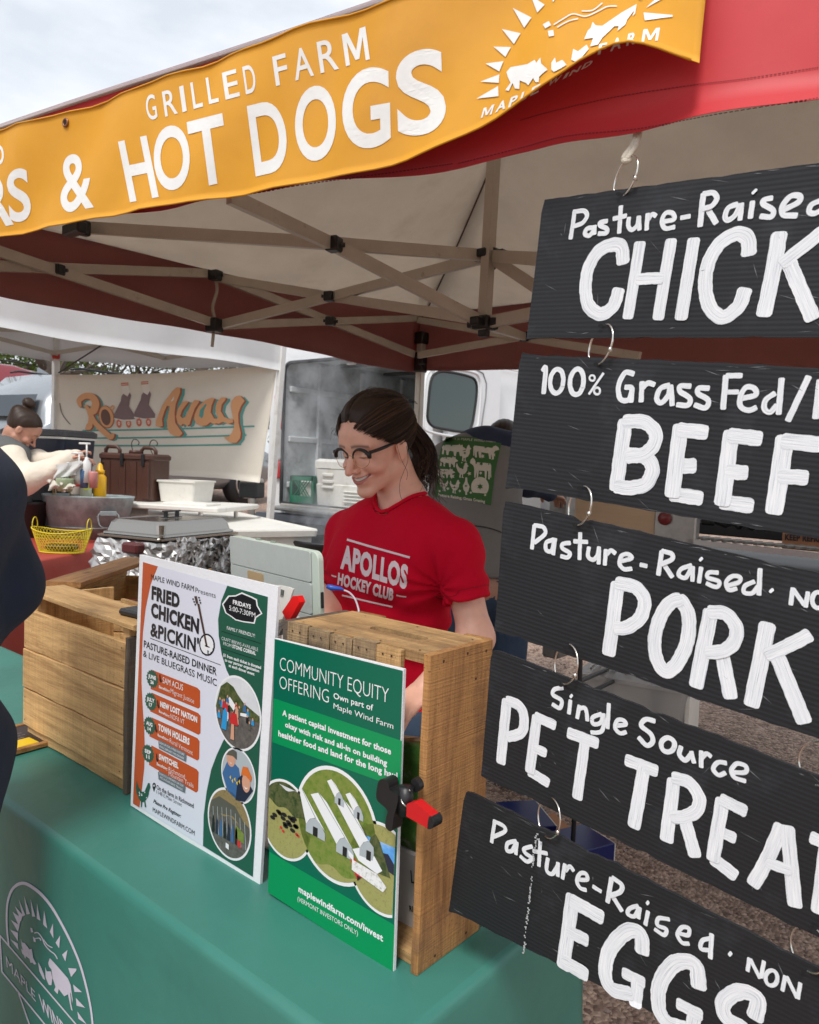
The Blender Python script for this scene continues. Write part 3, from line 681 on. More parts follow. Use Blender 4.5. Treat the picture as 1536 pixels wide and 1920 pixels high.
for i in range(nu):
 for j in range(nv):
  t=j/(nv-1); q=tp[i]*(1-t)+bt[i]*t; p=FB(q[0],q[1])
  u_=p[0]; fold=math.exp(-((q[0]-1120)/150)**2)*t**2
  p=p+np.array([.02,-.035,0])*fold+np.array([0,1,0])*(.007*sin(u_*8+t*2)+.004*sin(u_*21+t*5)+.003*sin(u_*43+3*t))
  G[i,j]=p
v,f=sheet_vf(G,.0009)
ban=thing('banner','long orange vinyl banner reading HOT DOGS along the red canopy front','banner',(-1.2,.78,1.95))
bcl=link('cloth',v,f,BANNER_Y,ban,True)
BS=MeshSurf(bcl,FB)
z7=lambda x_,y_: (x_/1.786,y_/1.786)
z6=lambda x_,y_: (840+x_/2.207,y_/2.207)
m_=MB()
def bt_(s,p0,p1,top,z,bold=.03,sub=.12):
 p0,p1,top=np.array(z(*p0)),np.array(z(*p1)),np.array(z(*top)); text_drape(m_,s,p0,p1-p0,top-p0,BS,bold,.0012,sub)
def letters(word,boxes,z,bold,slant=0):
 for ch,(xa,ya,xb_,yb_,h0,h1) in zip(word,boxes):
  v_,f_=text_geo(ch,bold,0,.12); w_=v_[:,0].max(); pts=[]; ymn,ymx=v_[:,1].min(),v_[:,1].max()
  for (a,b) in v_:
   s_=a/w_; b=(b-ymn)/(ymx-ymn); h=h0+(h1-h0)*s_; q=z(xa+(xb_-xa)*s_+slant*h/100*b,ya+(yb_-ya)*s_-h*b); pts.append(BS(q[0],q[1],.0007))
  m_.add(pts,f_)
letters('H',[(437,678,533,660,203,206)],z7,.022,slant=-20)
letters('O',[(522,646,642,628,216,216)],z7,.022,slant=-5)
letters('T',[(655,632,775,605,222,226)],z7,.022,slant=-13)
letters('D',[(858,592,975,565,236,238)],z7,.022,slant=-13)
letters('O',[(993,551,1130,527,250,252)],z7,.022,slant=-3)
letters('G',[(1150,512,1310,485,268,270)],z7,.022,slant=-2)
letters('S',[(1333,468,1497,437,284,286)],z7,.022,slant=-3)
letters('&',[(207,716,316,697,190,192)],z7,.015,slant=-6)
letters('S',[(35,750,108,735,176,178)],z7,.022,slant=-8)
letters('R',[(-45,770,48,752,172,176)],z7,.022,slant=-10)
letters('E',[(-120,785,-60,772,170,172)],z7,.022,slant=-10)
gx=[(497,406,530,397,82,84),(555,392,597,380,84,85),(613,377,627,372,86,86),(650,366,682,357,88,88),(702,350,735,341,88,89),(757,335,805,322,90,91),(825,317,862,307,92,94),(926,289,970,277,98,99),(990,271,1053,253,100,102),(1075,246,1137,231,104,106),(1160,223,1240,199,106,110)]
for ch,b_ in zip('GRILLEDFARM',gx): letters(ch,[b_],z7,.008,slant=-14)
letters('D',[(-14,556,17,548,66,66)],z7,.02,slant=-8)
rays=[[(120,410),(210,358),(212,400)],[(135,340),(215,310),(213,345)],[(157,265),(232,255),(215,298)],[(190,195),(263,197),(240,238)],[(225,122),(303,140),(275,185)],[(270,35),(348,75),(318,118)],[(345,-15),(403,22),(372,55)],[(425,-40),(452,-8),(437,12)],[(810,55),(930,65),(930,72),(815,88)],[(820,35),(870,-10),(905,-12),(830,30)],[(780,-10),(850,-70),(800,5)]]
for r_ in rays: shape_drape(m_,[z6(*p) for p in r_],BS,.0012)
shape_drape(m_,[z6(*p) for p in [(245,300),(262,280),(330,268),(362,250),(368,262),(385,240),(388,265),(415,290),(395,305),(380,320),(378,342),(365,342),(355,325),(335,355),(325,345),(300,335),(298,370),(280,368),(270,345),(255,378),(240,375),(262,345),(250,320)]],BS,.0012)
shape_drape(m_,[z6(*p) for p in [(430,262),(445,240),(450,262),(475,250),(493,270),(470,285),(440,300),(430,290)]],BS,.0012)
shape_drape(m_,[z6(*p) for p in [(512,250),(520,205),(540,215),(575,188),(585,205),(560,235),(530,258)]],BS,.0012)
shape_drape(m_,[z6(*p) for p in [(565,165),(580,130),(592,118),(600,93),(612,108),(640,110),(720,55),(782,20),(775,60),(765,70),(772,45),(742,85),(735,105),(702,132),(708,112),(690,112),(640,160),(622,188),(590,195),(602,160)]],BS,.0012)
for p0,wd in (([(400,112),(425,98)],9),([(418,142),(440,138)],11)): line_drape(m_,[z6(*p) for p in p0],wd,BS,.0012)
for pl in ([(440,105),(480,80),(520,60),(570,70),(620,50),(660,30),(700,28)],[(455,115),(500,90),(540,80)],[(555,48),(600,45),(640,15)]): line_drape(m_,[z6(*p) for p in pl],2.2,BS,.0012)
for ch,b_ in zip('MAPLE',[(137,490,182,474,42,42),(196,468,238,450,42,42),(250,447,282,432,42,42),(297,424,325,408,40,40),(340,400,375,382,36,36)]): letters(ch,[b_],z6,.03,slant=30)
for ch,b_ in zip('WIND',[(408,362,460,335,28,26),(475,330,490,322,25,25),(500,318,540,296,25,25),(552,290,590,272,26,26)]): letters(ch,[b_],z6,.03,slant=60)
for ch,b_ in zip('FARM',[(620,228,652,222,44,45),(672,214,715,200,48,50),(738,192,775,182,50,50),(800,176,868,170,52,54)]): letters(ch,[b_],z6,.03,slant=18)
m_.out('lettering',PRINT_W,ban)
m_=MB()  # grommet
c_=BS(*z7(221,411),.001); rr_=circle(c_,.0068,[1,.15,0],[0,0,1],20); m_.tube(rr_,.0022,8,closed=True)
m_.out('grommet',mat('brown_metal_eyelet',(.28,.13,.07),.4,metal=.8),ban,True)
g_=MB(); g_.add([BS(*z7(221+10*cos(a),411+12*sin(a)),.0016) for a in np.linspace(0,6.2,12)],[tuple(range(12))]); g_.out('eyelet_hole',mat('eyelet_shadow_hole',(.03,.01,.008),.9),ban)
for edge in (G[:,0],G[:,-1]):
 MB().tube(edge[::2]+[0,-.001,0],.0016,6).out('hem',BANNER_Y,ban,True)
# ==== HANGING SIGN BOARDS
SP=Plane((0,.91,0),(0,1,0))
def zf(ox,oy,s_): return lambda p: (ox+p[0]/s_,oy+p[1]/s_)
def sign(label,TL,BL,TR,BR,strokes_small,strokes_big,zz,ws,wb,seed,extra=None):
 t=None
 a,b,c,d=SP(*TL),SP(*BL),SP(*TR),SP(*BR)
 u=(c-a+d-b)/2; ln=np.linalg.norm(u); u /= ln; W_=.585; vdn=(b-a); hgt=np.linalg.norm(vdn); vdn=vdn/hgt
 h2=np.linalg.norm(d-c)
 rs=np.random.default_rng(seed); nu_,nv_=44,12; Gd=np.zeros((nu_,nv_,3))
 ph=rs.uniform(0,6,3)
 for i in range(nu_):
  for j in range(nv_):
   s_,q_=i/(nu_-1),j/(nv_-1)
   top=a+(c-a)/ln*W_*s_; bot=b+(d-b)/ln*W_*s_
   p=top+(bot-top)*q_
   edge=0.0016*rs.normal() if (j in (0,nv_-1) and i % 3==0) else 0
   p=p+vdn*edge+np.array([0,1,0])*(.0012*sin(s_*7+ph[0])+.0008*sin(q_*5+ph[1])*sin(s_*12+ph[2]))
   Gd[i,j]=p
 Gd[0,0]+=u*.003+vdn*.002; Gd[0,-1]+=np.array([0,-.002,0])+u*.001
 v,f=sheet_vf(Gd,.0045)
 yax=-vdn; yax=yax-u*np.dot(u,yax); yax /= np.linalg.norm(yax); R=np.stack([u,yax,np.cross(u,yax)],1)
 th=thing('hanging_sign',label,'sign',(b+d)/2)
 pan=link('panel',v,f,CORR,th,True,R=R,c=a)
 me=pan.data; me.polygons.foreach_set('use_smooth',[False]*len(me.polygons))
 ms=MeshSurf(pan,SP)
 for (nm,sts,w_,e0,jit) in (('small_lettering',strokes_small,ws,.0014,.06),('large_lettering',strokes_big,wb,.0014,.05)):
  V,F_,UV=[],[],[]; off=0
  for k,s_ in enumerate(sts):
   if s_ is None: continue
   w2=w_
   if isinstance(s_,tuple): w2,s_=s_
   pts=[zz(p) for p in s_]; sc=(zz((1,0))[0]-zz((0,0))[0])
   v2,f2,uv2=stroke_vf(pts,w2*sc,ms,e0-.0011+.0002*(k % 5),jit=jit,seed=seed*50+k)
   V+=v2; F_+=[tuple(i+off for i in q) for q in f2]; UV+=uv2; off+=len(v2)
  o_=link(nm,V,F_,PAINT,th)
  uvl=o_.data.uv_layers.new(name='stroke')
  for lp in o_.data.loops: uvl.data[lp.index].uv=UV[lp.vertex_index]
 sc_=MB(); inv=zz((0,0)); rs=np.random.default_rng(seed+40)
 for k in range(46):
  s_,q_=rs.uniform(.01,.99),(rs.uniform(.02,.98) if k % 3 else rs.choice([.02,.97])+rs.normal(0,.008)); o_=a+(c-a)/ln*W_*s_; p=o_+(b-a)*q_
  an=rs.normal(-.5,.5) if k % 3 else rs.normal(0,.1); d_=(u*cos(an)+vdn*-sin(an)); L_=rs.uniform(.003,.03); w_=rs.uniform(.00015,.0005); n_=np.cross(d_,[0,1,0])
  g0=CAM+(p-CAM); pq=[p-d_*L_/2,p-n_*w_,p+d_*L_/2,p+n_*w_]
  hit=[]
  for t_ in pq:
   r_=Vector(t_-CAM).normalized(); h=ms.t.ray_cast(Vector(CAM),r_); hit.append(np.array(h[0]-r_*.0006) if h[0] is not None else None)
  if all(x is not None for x in hit): sc_.add(hit,[(0,1,2,3)])
 sc_.out('scratches',mat('scratched_plastic',(.17,.175,.185),.7),th)
 return th
def E_(c,rx,ry,tilt=0,n=10,a0=.3):
 return [(c[0]+rx*cos(a0+2*pi*i/n)*cos(tilt)-ry*sin(a0+2*pi*i/n)*sin(tilt),c[1]+rx*cos(a0+2*pi*i/n)*sin(tilt)+ry*sin(a0+2*pi*i/n)*cos(tilt)) for i in range(n+1)]
dot=lambda x_,y_,w_=24: (w_,[(x_-2,y_-2),(x_+2,y_+2)])
sign('top black sign painted Pasture-Raised CHICKEN in white',(1018,375),(988,634),(1536,305),(1536,632),
     [[(270,295),(260,370),(250,435)],[(265,297),(320,292),(335,320),(310,355),(265,372)],[(368,378),(335,385),(325,412),(348,420),(370,395)],[(375,370),(374,412)],[(440,345),(405,352),(405,368),(438,385),(436,408),(397,410)],[(510,268),(502,405)],[(472,332),(538,318)],[(552,328),(550,372),(570,390),(596,365),(604,322)],[(604,325),(608,390)],[(650,308),(645,390)],[(652,335),(672,310),(692,318)],[(730,348),(785,335),(778,305),(745,302),(724,340),(738,382),(788,376)],[(822,328),(868,320)],
      (30,[(938,205),(930,280),(922,370)]),(28,[(938,205),(990,200),(1008,228),(985,265),(938,282)]),(30,[(962,285),(1003,355)]),(28,[(1112,258),(1068,275),(1050,320),(1068,340),(1105,310),(1130,260)]),(26,[(1136,255),(1128,338)]),(28,[(1192,245),(1182,328)]),dot(1202,193,32),(28,[(1292,225),(1250,235),(1250,258),(1298,288),(1288,322),(1234,320)]),(30,[(1348,288),(1428,248),(1436,216),(1392,215),(1350,262),(1352,312),(1420,316)]),(28,[(1560,235),(1500,258),(1485,295),(1515,305),(1570,275)]),(28,[(1590,150),(1585,300)])],
     [[(520,555),(512,480),(460,468),(390,505),(338,600),(328,720),(352,795),(410,825),(470,785),(498,705)],(62,[(608,462),(548,840)]),(64,[(770,448),(705,845)]),(60,[(600,645),(720,640)]),(68,[(888,445),(824,845)]),(74,[(1172,510),(1165,432),(1100,412),(1012,472),(958,580),(948,700),(976,798),(1040,842),(1118,788),(1152,705)]),(80,[(1330,415),(1295,620),(1252,825)]),(70,[(1565,392),(1350,560)]),(76,[(1385,570),(1440,700),(1502,845)]),(74,[(1690,390),(1640,830)]),(70,[(1690,395),(1800,380)]),(66,[(1670,600),(1760,595)]),(70,[(1645,835),(1770,835)]),(72,[(1880,370),(1860,830)]),(72,[(1885,380),(2010,820)]),(72,[(2030,350),(2010,830)])],
     zf(980,290,2.7626),24,70,1)
sign('second black sign painted 100% Grass Fed BEEF in white',(975,663),(948,912),(1536,690),(1536,1010),
     [(26,[(202,142),(216,130),(206,250)]),(24,E_((270,193),32,58,.1)),(25,E_((367,196),33,62,.1)),(13,[(495,155),(427,255)]),(10,E_((442,178),13,13)),(11,E_((464,240),15,16)),[(640,158),(600,152),(568,215),(577,278),(618,282),(632,228),(602,222)],[(634,228),(629,292)],[(682,198),(678,290)],[(685,225),(712,202),(742,210)],[(812,212),(770,228),(752,275),(772,298),(808,262),(816,218)],[(820,215),(828,308)],[(915,217),(866,217),(867,244),(912,274),(904,308),(852,307)],[(1004,227),(957,227),(953,253),(1002,284),(988,322),(938,308)],(28,[(1087,168),(1074,325)]),(26,[(1090,166),(1162,166)]),(24,[(1086,245),(1145,245)]),[(1165,275),(1230,260),(1224,228),(1185,222),(1158,265),(1158,315),(1198,334),(1232,320)],[(1322,252),(1278,285),(1274,328),(1302,342),(1332,310)],(28,[(1356,182),(1342,350)]),(30,[(1485,172),(1387,382)]),(30,[(1540,190),(1520,370)]),(28,[(1540,192),(1610,200)])],
     [(75,[(600,390),(578,550),(557,710)]),(70,[(600,388),(690,390),(745,440),(738,500),(690,545),(615,558)]),(72,[(615,548),(700,560),(732,620),(698,690),(620,708),(560,700)]),(76,[(868,415),(828,740)]),(72,[(865,428),(988,440)]),(74,[(855,602),(930,602)]),(72,[(828,738),(962,758)]),(78,[(1112,445),(1070,780)]),(74,[(1110,455),(1248,470)]),(72,[(1100,630),(1180,635)]),(74,[(1070,776),(1205,795)]),(84,[(1372,470),(1320,820)]),(78,[(1370,482),(1600,505)]),(74,[(1352,650),(1470,660)])],
     zf(940,640,2.5772),26,74,2)
sign('third black sign painted Pasture-Raised PORK in white',(945,938),(927,1183),(1536,1075),(1536,1385),
     [[(247,158),(242,210),(237,262)],[(247,157),(288,165),(296,195),(250,235)],[(334,222),(302,235),(302,268),(325,273),(338,230)],[(342,218),(334,288)],[(410,236),(377,242),(377,262),(410,282),(399,302),(370,296)],[(455,192),(452,310)],[(427,229),(488,232)],[(495,257),(491,298),(515,312),(535,290),(541,256)],[(541,258),(540,330)],[(572,268),(568,335)],[(574,290),(594,270),(614,284)],[(637,320),(688,305),(670,287),(642,296),(634,332),(655,355),(688,353)],[(728,335),(757,341)],
      (22,[(825,275),(810,380)]),(22,[(827,273),(868,285),(872,310),(822,333)]),(22,[(832,332),(872,390)]),[(958,338),(912,355),(902,383),(933,393),(958,350)],[(965,345),(964,408)],[(1003,348),(994,415)],dot(1003,310,22),[(1078,371),(1037,371),(1033,394),(1083,410),(1073,436),(1028,420)],[(1117,430),(1172,415),(1178,392),(1145,387),(1117,412),(1127,448),(1163,443)],[(1243,412),(1202,430),(1198,460),(1235,463),(1260,432)],(22,[(1270,355),(1265,470)]),dot(1322,452,24),[(1417,442),(1409,515)],[(1420,447),(1468,515)],[(1486,460),(1476,525)],E_((1532,495),26,36),[(1590,470),(1585,540)],[(1592,472),(1640,545)],[(1650,480),(1645,550)]],
     [(66,[(624,425),(584,735)]),(64,[(625,420),(700,435),(745,490),(730,570),(670,618),(618,622)]),(64,[(905,490),(945,560),(940,680),(895,780),(845,818),(805,770),(792,680),(815,580),(860,510),(905,492)]),(68,[(1045,550),(982,880)]),(64,[(1045,550),(1110,555),(1160,612),(1155,680),(1108,722),(1035,732)]),(66,[(1098,745),(1135,930)]),(72,[(1302,610),(1272,770),(1232,965)]),(62,[(1488,655),(1390,705),(1305,742)]),(70,[(1350,755),(1410,900),(1468,1040)])],
     zf(900,920,2.4151),20,66,3)
sign('fourth black sign painted Single Source PET TREATS in white',(922,1215),(903,1456),(1536,1455),(1536,1757),
     [[(410,210),(376,216),(368,240),(406,265),(398,298),(367,282)],[(445,265),(439,322)],dot(449,246,20),[(485,288),(476,342)],[(482,302),(508,297),(518,320),(520,352)],[(580,325),(542,340),(546,368),(578,362),(588,330)],[(590,325),(592,370),(578,403),(537,405)],[(614,280),(609,386)],[(648,375),(688,370),(679,352),(652,352),(642,385),(665,408),(690,403)],(22,[(815,355),(777,347),(757,375),(798,410),(808,443),(783,462),(747,427)]),(22,E_((873,460),30,31)),(22,[(930,468),(924,503),(950,527),(976,500)]),(20,[(976,490),(988,537)]),(20,[(1020,488),(1020,556)]),(20,[(1025,515),(1043,497),(1063,510)]),(20,[(1128,540),(1092,537),(1072,565),(1095,592),(1125,583)]),(20,[(1152,580),(1213,580),(1213,552),(1175,542),(1152,572),(1167,603),(1213,618)])],
     [(50,[(165,268),(140,535)]),(48,[(168,266),(222,290),(242,345),(230,405),(172,425)]),(50,[(298,340),(268,575)]),(46,[(295,337),(375,372)]),(44,[(292,475),(335,493)]),(46,[(268,578),(345,625)]),(52,[(440,408),(560,452)]),(50,[(508,450),(476,690)]),(56,[(695,527),(820,573)]),(60,[(768,560),(726,815)]),(60,[(898,620),(867,875)]),(58,[(900,605),(965,625),(1010,690),(1000,745),(955,772),(895,778)]),(60,[(948,790),(992,942)]),(60,[(1112,705),(1072,960)]),(56,[(1112,700),(1210,748)]),(52,[(1105,842),(1162,868)]),(60,[(1075,962),(1165,1030)]),(60,[(1370,820),(1310,960),(1248,1070)]),(62,[(1398,825),(1430,1160)]),(50,[(1318,978),(1405,1008)]),(58,[(1508,868),(1650,930)]),(60,[(1570,905),(1532,1190)]),(56,[(1760,990),(1690,960),(1680,1060),(1750,1150),(1730,1250),(1650,1230)])],
     zf(880,1200,2.3415),19,52,4)
sign('lowest black sign painted Pasture-Raised EGGS with a white crease',(873,1480),(843,1705),(1536,1815),(1536,2060),
     [[(232,168),(226,210),(220,255)],[(232,172),(268,190),(272,212),(227,233)],[(318,250),(284,260),(282,288),(303,288),(318,258)],[(321,255),(318,302)],[(383,271),(352,281),(357,299),(383,318),(364,332),(337,311)],[(415,245),(410,350)],[(387,290),(443,300)],[(446,320),(441,367),(464,382),(485,350)],[(487,338),(487,390)],[(515,343),(506,400)],[(516,370),(534,352),(549,369)],[(570,405),(603,405),(599,382),(576,381),(563,410),(576,438),(600,447)],[(628,433),(660,452)],(20,[(702,400),(687,495)]),(20,[(706,397),(743,425),(738,453),(697,468)]),(20,[(707,475),(743,530)]),[(808,511),(776,521),(767,543),(795,552),(811,522)],[(815,518),(811,560)],[(849,533),(839,586)],dot(848,498,19),[(933,566),(892,561),(887,589),(922,605),(913,628),(877,605)],[(972,620),(1009,629),(1013,602),(986,597),(967,626),(986,658),(1013,662)],[(1098,641),(1067,651),(1062,683),(1093,688)],(19,[(1105,625),(1100,720)]),dot(1180,703,22),(16,[(1256,723),(1249,772)]),(16,[(1261,727),(1298,800)]),(16,[(1315,734),(1304,797)]),(16,E_((1346,800),24,31)),(16,[(1401,793),(1390,850)]),(16,[(1406,797),(1448,880)]),(16,[(1461,822),(1451,882)])],
     [(60,[(545,478),(508,755)]),(60,[(545,492),(660,556)]),(54,[(528,612),(600,648)]),(60,[(512,735),(598,785)]),(60,[(826,695),(818,622),(762,614),(694,690),(678,790),(708,845),(775,862)]),(48,[(752,782),(828,818)]),(52,[(808,808),(798,908)]),(62,[(1052,835),(1038,748),(960,740),(898,820),(893,920),(930,980),(1005,1005)]),(50,[(972,905),(1060,948)]),(56,[(1040,935),(1018,1040)]),(62,[(1278,960),(1288,885),(1220,855),(1154,895),(1162,960),(1235,1010),(1225,1085),(1130,1070)])],
     zf(820,1460,2.1453),17,60,5)
cm_=MB(); rs_=np.random.default_rng(3)
for i in range(70):
 t=i/70; x_=1010-25*t+rs_.normal()*.8; y_=1560+225*t
 if rs_.random()<.75:
  w_=rs_.uniform(.6,2.4); cm_.add([SP(x_-w_,y_,.0052),SP(x_+w_,y_+.6,.0052),SP(x_+w_*.6,y_+3.2,.0052),SP(x_-w_*.7,y_+2.8,.0052)],[(0,1,2,3)])
crease=cm_.out('crease',mat('rubbed_white_plastic',(.45,.46,.47),.7),bpy.data.objects.get('hanging_sign.004'))
ring_lbl=[('wire ring looped in the cotton rope above the chicken sign',(1172,331),36),('wire ring joining the chicken sign to the beef sign',(1125,646),38),('wire ring joining the beef sign to the pork sign',(1086,948),38),('wire ring joining the pork sign to the pet treats sign',(1060,1245),39),('left wire ring joining pet treats sign to eggs sign',(1028,1533),39),('right wire ring at the pork sign corner above pet treats',(1532,1432),42),('right wire ring joining pet treats sign to eggs sign',(1517,1780),43)]
for lb,(x_,y_),r_ in ring_lbl:
 q=SP(x_,y_); dep=np.dot(q-CAM,FW); R_=r_/FPX*dep
 tl=radians(9)
 vz=np.array([sin(tl),0,cos(tl)]); hz=np.array([.86,-.5,0])
 pts=circle(q+np.array([0,.002,0]),R_,hz,vz,36)
 m_=MB().tube(pts,.0013,8,closed=True)
 k=circle(q+np.array([0,.002,0]),R_,hz,vz,1,a0=-.35)[0]; m_.box(k,(.004,.004,.006))
 o=m_.out('wire_ring',CHROME,smooth=True); setp(o,lb,'ring','wire rings linking the hanging signs')
HOLE=mat('hole_shade',(.006,.006,.006),.9)  # near-black for flat discs; the shade inside each hole is painted on
for k,hs in enumerate([[(1163,366),(1130,612)],[(1121,684),(1090,915)],[(1082,984),(1065,1213)],[(1056,1283),(1035,1500),(1524,1735)],[(1020,1572),(1509,1818)]]):
 hm=MB()
 for (x_,y_) in hs: hm.add([SP(x_+5*cos(a),y_+4*sin(a),.0053) for a in np.linspace(0,6,9)],[tuple(range(9))])
 hm.out('punched_hole',HOLE,bpy.data.objects.get('hanging_sign'+('.%03d' % k if k else '')))
a=SP(1188,225); rp=MB()
a=a+[0,.022,0]
for s_ in (-1,1): rp.tube(catmull([a+[.003*s_,.0,.02],SP(1185+3*s_,258)+[0,.012,0],SP(1177+4*s_,290),SP(1175+3*s_,301)-[0,.004,0]],5),.0036,8)
rp.tube(catmull([SP(1172,298),SP(1175,306)-[0,.006,0],SP(1180,300)],5),.004,8)
o=rp.out('rope_loop',ROPE,smooth=True); setp(o,'short white cotton rope loop hanging from the red valance edge','rope')
# ==== TABLE UNDER THE GREEN CLOTH
TX0,TX1,TY0,TY1,TZ=-3.25,-.615,.695,1.245,.76
tbl=thing('table','long folding table hidden under the green cloth at the stall front','table',((TX0+TX1)/2,(TY0+TY1)/2,0))
MB().box(((TX0+TX1)/2,(TY0+TY1)/2,TZ-.028),(TX1-TX0-.03,TY1-TY0-.03,.045),b=.01).out('tabletop',mat('white_plastic',(.75,.75,.73),.5,var=.05),tbl)
for x_ in (TX0+.25,TX1-.25):
 for y_ in (TY0+.1,TY1-.1): MB().tube([(x_,y_,gz(x_,y_)),(x_,y_,TZ-.05)],.014,8).out('leg',mat('grey_steel',(.3,.3,.31),.4,metal=.8),tbl)
def loop(ins,z,wave,n=360):
 x0,x1,y0,y1=TX0+ins,TX1-ins,TY0+ins,TY1-ins; r_=max(.012,.02-ins)
 P_=[]
 per=[((x1-x0),(x0,y0),(1,0)),((y1-y0),(x1,y0),(0,1)),((x1-x0),(x1,y1),(-1,0)),((y1-y0),(x0,y1),(0,-1))]
 tot=2*(x1-x0+y1-y0)
 for k in range(n):
  s_=k/n*tot; i=0
  while s_>per[i][0]: s_ -= per[i][0]; i+=1
  (px_,py_),(dx,dy)=per[i][1],per[i][2]; x_,y_=px_+dx*s_,py_+dy*s_
  nx,ny=dy,-dx; a_=k/n*tot
  w_=wave*(.5*sin(a_*7.3)+.35*sin(a_*15.1+1)+.15*sin(a_*33))
  edge=min(s_,per[i][0]-s_); w_+=wave*1.6*math.exp(-(edge/.07)**2)
  P_.append((x_+nx*w_,y_+ny*w_,z))
 return P_
lv=[]; zs_=[(.012,TZ+.002,0),(.004,TZ,0),(-.001,TZ-.006,.0),(-.003,TZ-.016,.001),(-.005,TZ-.05,.002),(-.007,TZ-.12,.004),(-.01,TZ-.22,.007),(-.013,TZ-.34,.012),(-.017,TZ-.5,.018),(-.02,TZ-.66,.022)]
for (i_,z_,w_) in zs_: lv.append(loop(i_,z_,w_))
n_=360; V_=np.array(lv).reshape(-1,3); F_=[]
for i in range(len(lv)-1):
 for k in range(n_): F_.append((i*n_+k,(i+1)*n_+k,(i+1)*n_+(k+1) % n_,i*n_+(k+1) % n_))
gx_,gy_=120,30; tp_=[]
for i in range(gx_):
 for j in range(gy_):
  x_=TX0+.012+(TX1-TX0-.024)*i/(gx_-1); y_=TY0+.012+(TY1-TY0-.024)*j/(gy_-1)
  tp_.append((x_,y_,TZ+.002+(.0009*sin(x_*9+y_*4)+.0007*sin(x_*23-y_*17))*min(1,10*min(i,gx_-1-i,j*3,(gy_-1-j)*3)/gx_)))
o_=len(V_); V_=np.concatenate([V_,tp_]); F_+=[(o_+i*gy_+j,o_+(i+1)*gy_+j,o_+(i+1)*gy_+j+1,o_+i*gy_+j+1) for i in range(gx_-1) for j in range(gy_-1)]
tc_=thing('tablecloth','fitted green table cloth with a white farm emblem printed on its front','tablecloth',((TX0+TX1)/2,(TY0+TY1)/2,.02))
cl=link('cloth',V_,F_,CLOTH_G,tc_,True)
CS=MeshSurf(cl,Plane((0,.69,0),(0,1,0)))
z4=lambda p: (p[0]/5.12,1600+p[1]/5.12)
EMB=mat('lilac_white_print',(.62,.60,.70),.5)
m_=MB()
line_drape(m_,[z4(p) for p in [(90,880),(72,700),(75,500),(110,370),(165,305),(230,285),(300,312),(400,390),(500,510),(600,680),(700,880),(780,1080),(840,1300),(880,1500),(900,1700),(905,1900)]],[3.2,3.6,6,6,4.5,4,3.6,3.6],CS,.0012,8)
for a,b in [((5,785),(900,1830)),((5,785),(25,1135)),((25,1135),(700,1960)),((185,1340),(330,1760))]: line_drape(m_,[z4(a),z4(b)],2.6,CS,.0012)
for r_ in [[(105,820),(178,865),(185,925)],[(105,730),(180,760),(178,840)],[(110,635),(195,690),(180,750)],[(128,560),(212,620),(190,700)],[(150,505),(225,590),(208,650)],[(187,440),(250,590),(225,605)],[(238,408),(295,580),(262,585)],[(300,437),(345,605),(315,605)],[(362,475),(395,645),(360,625)],[(430,545),(460,720),(420,680)],[(515,670),(520,815),(485,750)],[(585,785),(575,910),(540,855)],[(655,925),(635,1035),(603,970)],[(662,1098),(742,1105),(738,1125),(690,1185)],[(708,1255),(795,1330),(722,1328)],[(735,1385),(825,1480),(742,1460)],[(750,1515),(840,1640),(760,1585)],[(760,1650),(850,1780),(765,1710)]]: shape_drape(m_,[z4(p) for p in r_],CS,.0012)
for r_ in [[(205,815),(215,850),(245,860),(290,920),(312,915),(325,1000),(355,1060),(335,1065),(318,1045),(300,1050),(290,1010),(255,985),(250,1010),(235,975),(220,960),(208,910),(225,930),(215,880)],
           [(372,1040),(395,1080),(425,1150),(440,1215),(420,1200),(385,1130)],[(440,1085),(455,1130),(495,1130),(510,1200),(500,1265),(475,1260),(445,1190)],
           [(470,1050),(485,1003),(520,1040),(600,1130),(660,1200),(685,1260),(705,1400),(700,1440),(690,1350),(680,1330),(690,1440),(705,1510),(690,1500),(660,1350),(625,1370),(570,1300),(560,1350),(525,1310),(540,1280),(510,1190),(500,1110),(478,1085)],
           [(298,712),(315,715),(325,755),(305,758)],[(322,795),(345,815),(350,850),(330,845)]]: shape_drape(m_,[z4(p) for p in r_],CS,.0012)
for pl in ([(335,765),(370,760),(410,810),(440,880),(490,935),(530,965),(558,1012)],[(345,815),(385,812),(400,835)],[(425,825),(460,875),(510,905)]): line_drape(m_,[z4(p) for p in pl],2.0,CS,.0012)
def tdr(s,p0,p1,top,z,surf,bold=.02,sub=.3):
 p0,p1,top=np.array(z(p0)),np.array(z(p1)),np.array(z(top)); text_drape(m_,s,p0,p1-p0,top-p0,surf,bold,.0012,sub)
tdr('MAPLE',(72,1085),(350,1425),(62,978),z4,CS); tdr('WIND',(400,1490),(660,1800),(372,1335),z4,CS); tdr('FARM',(740,1880),(980,2160),(715,1740),z4,CS)
m_.out('emblem',EMB,tc_)
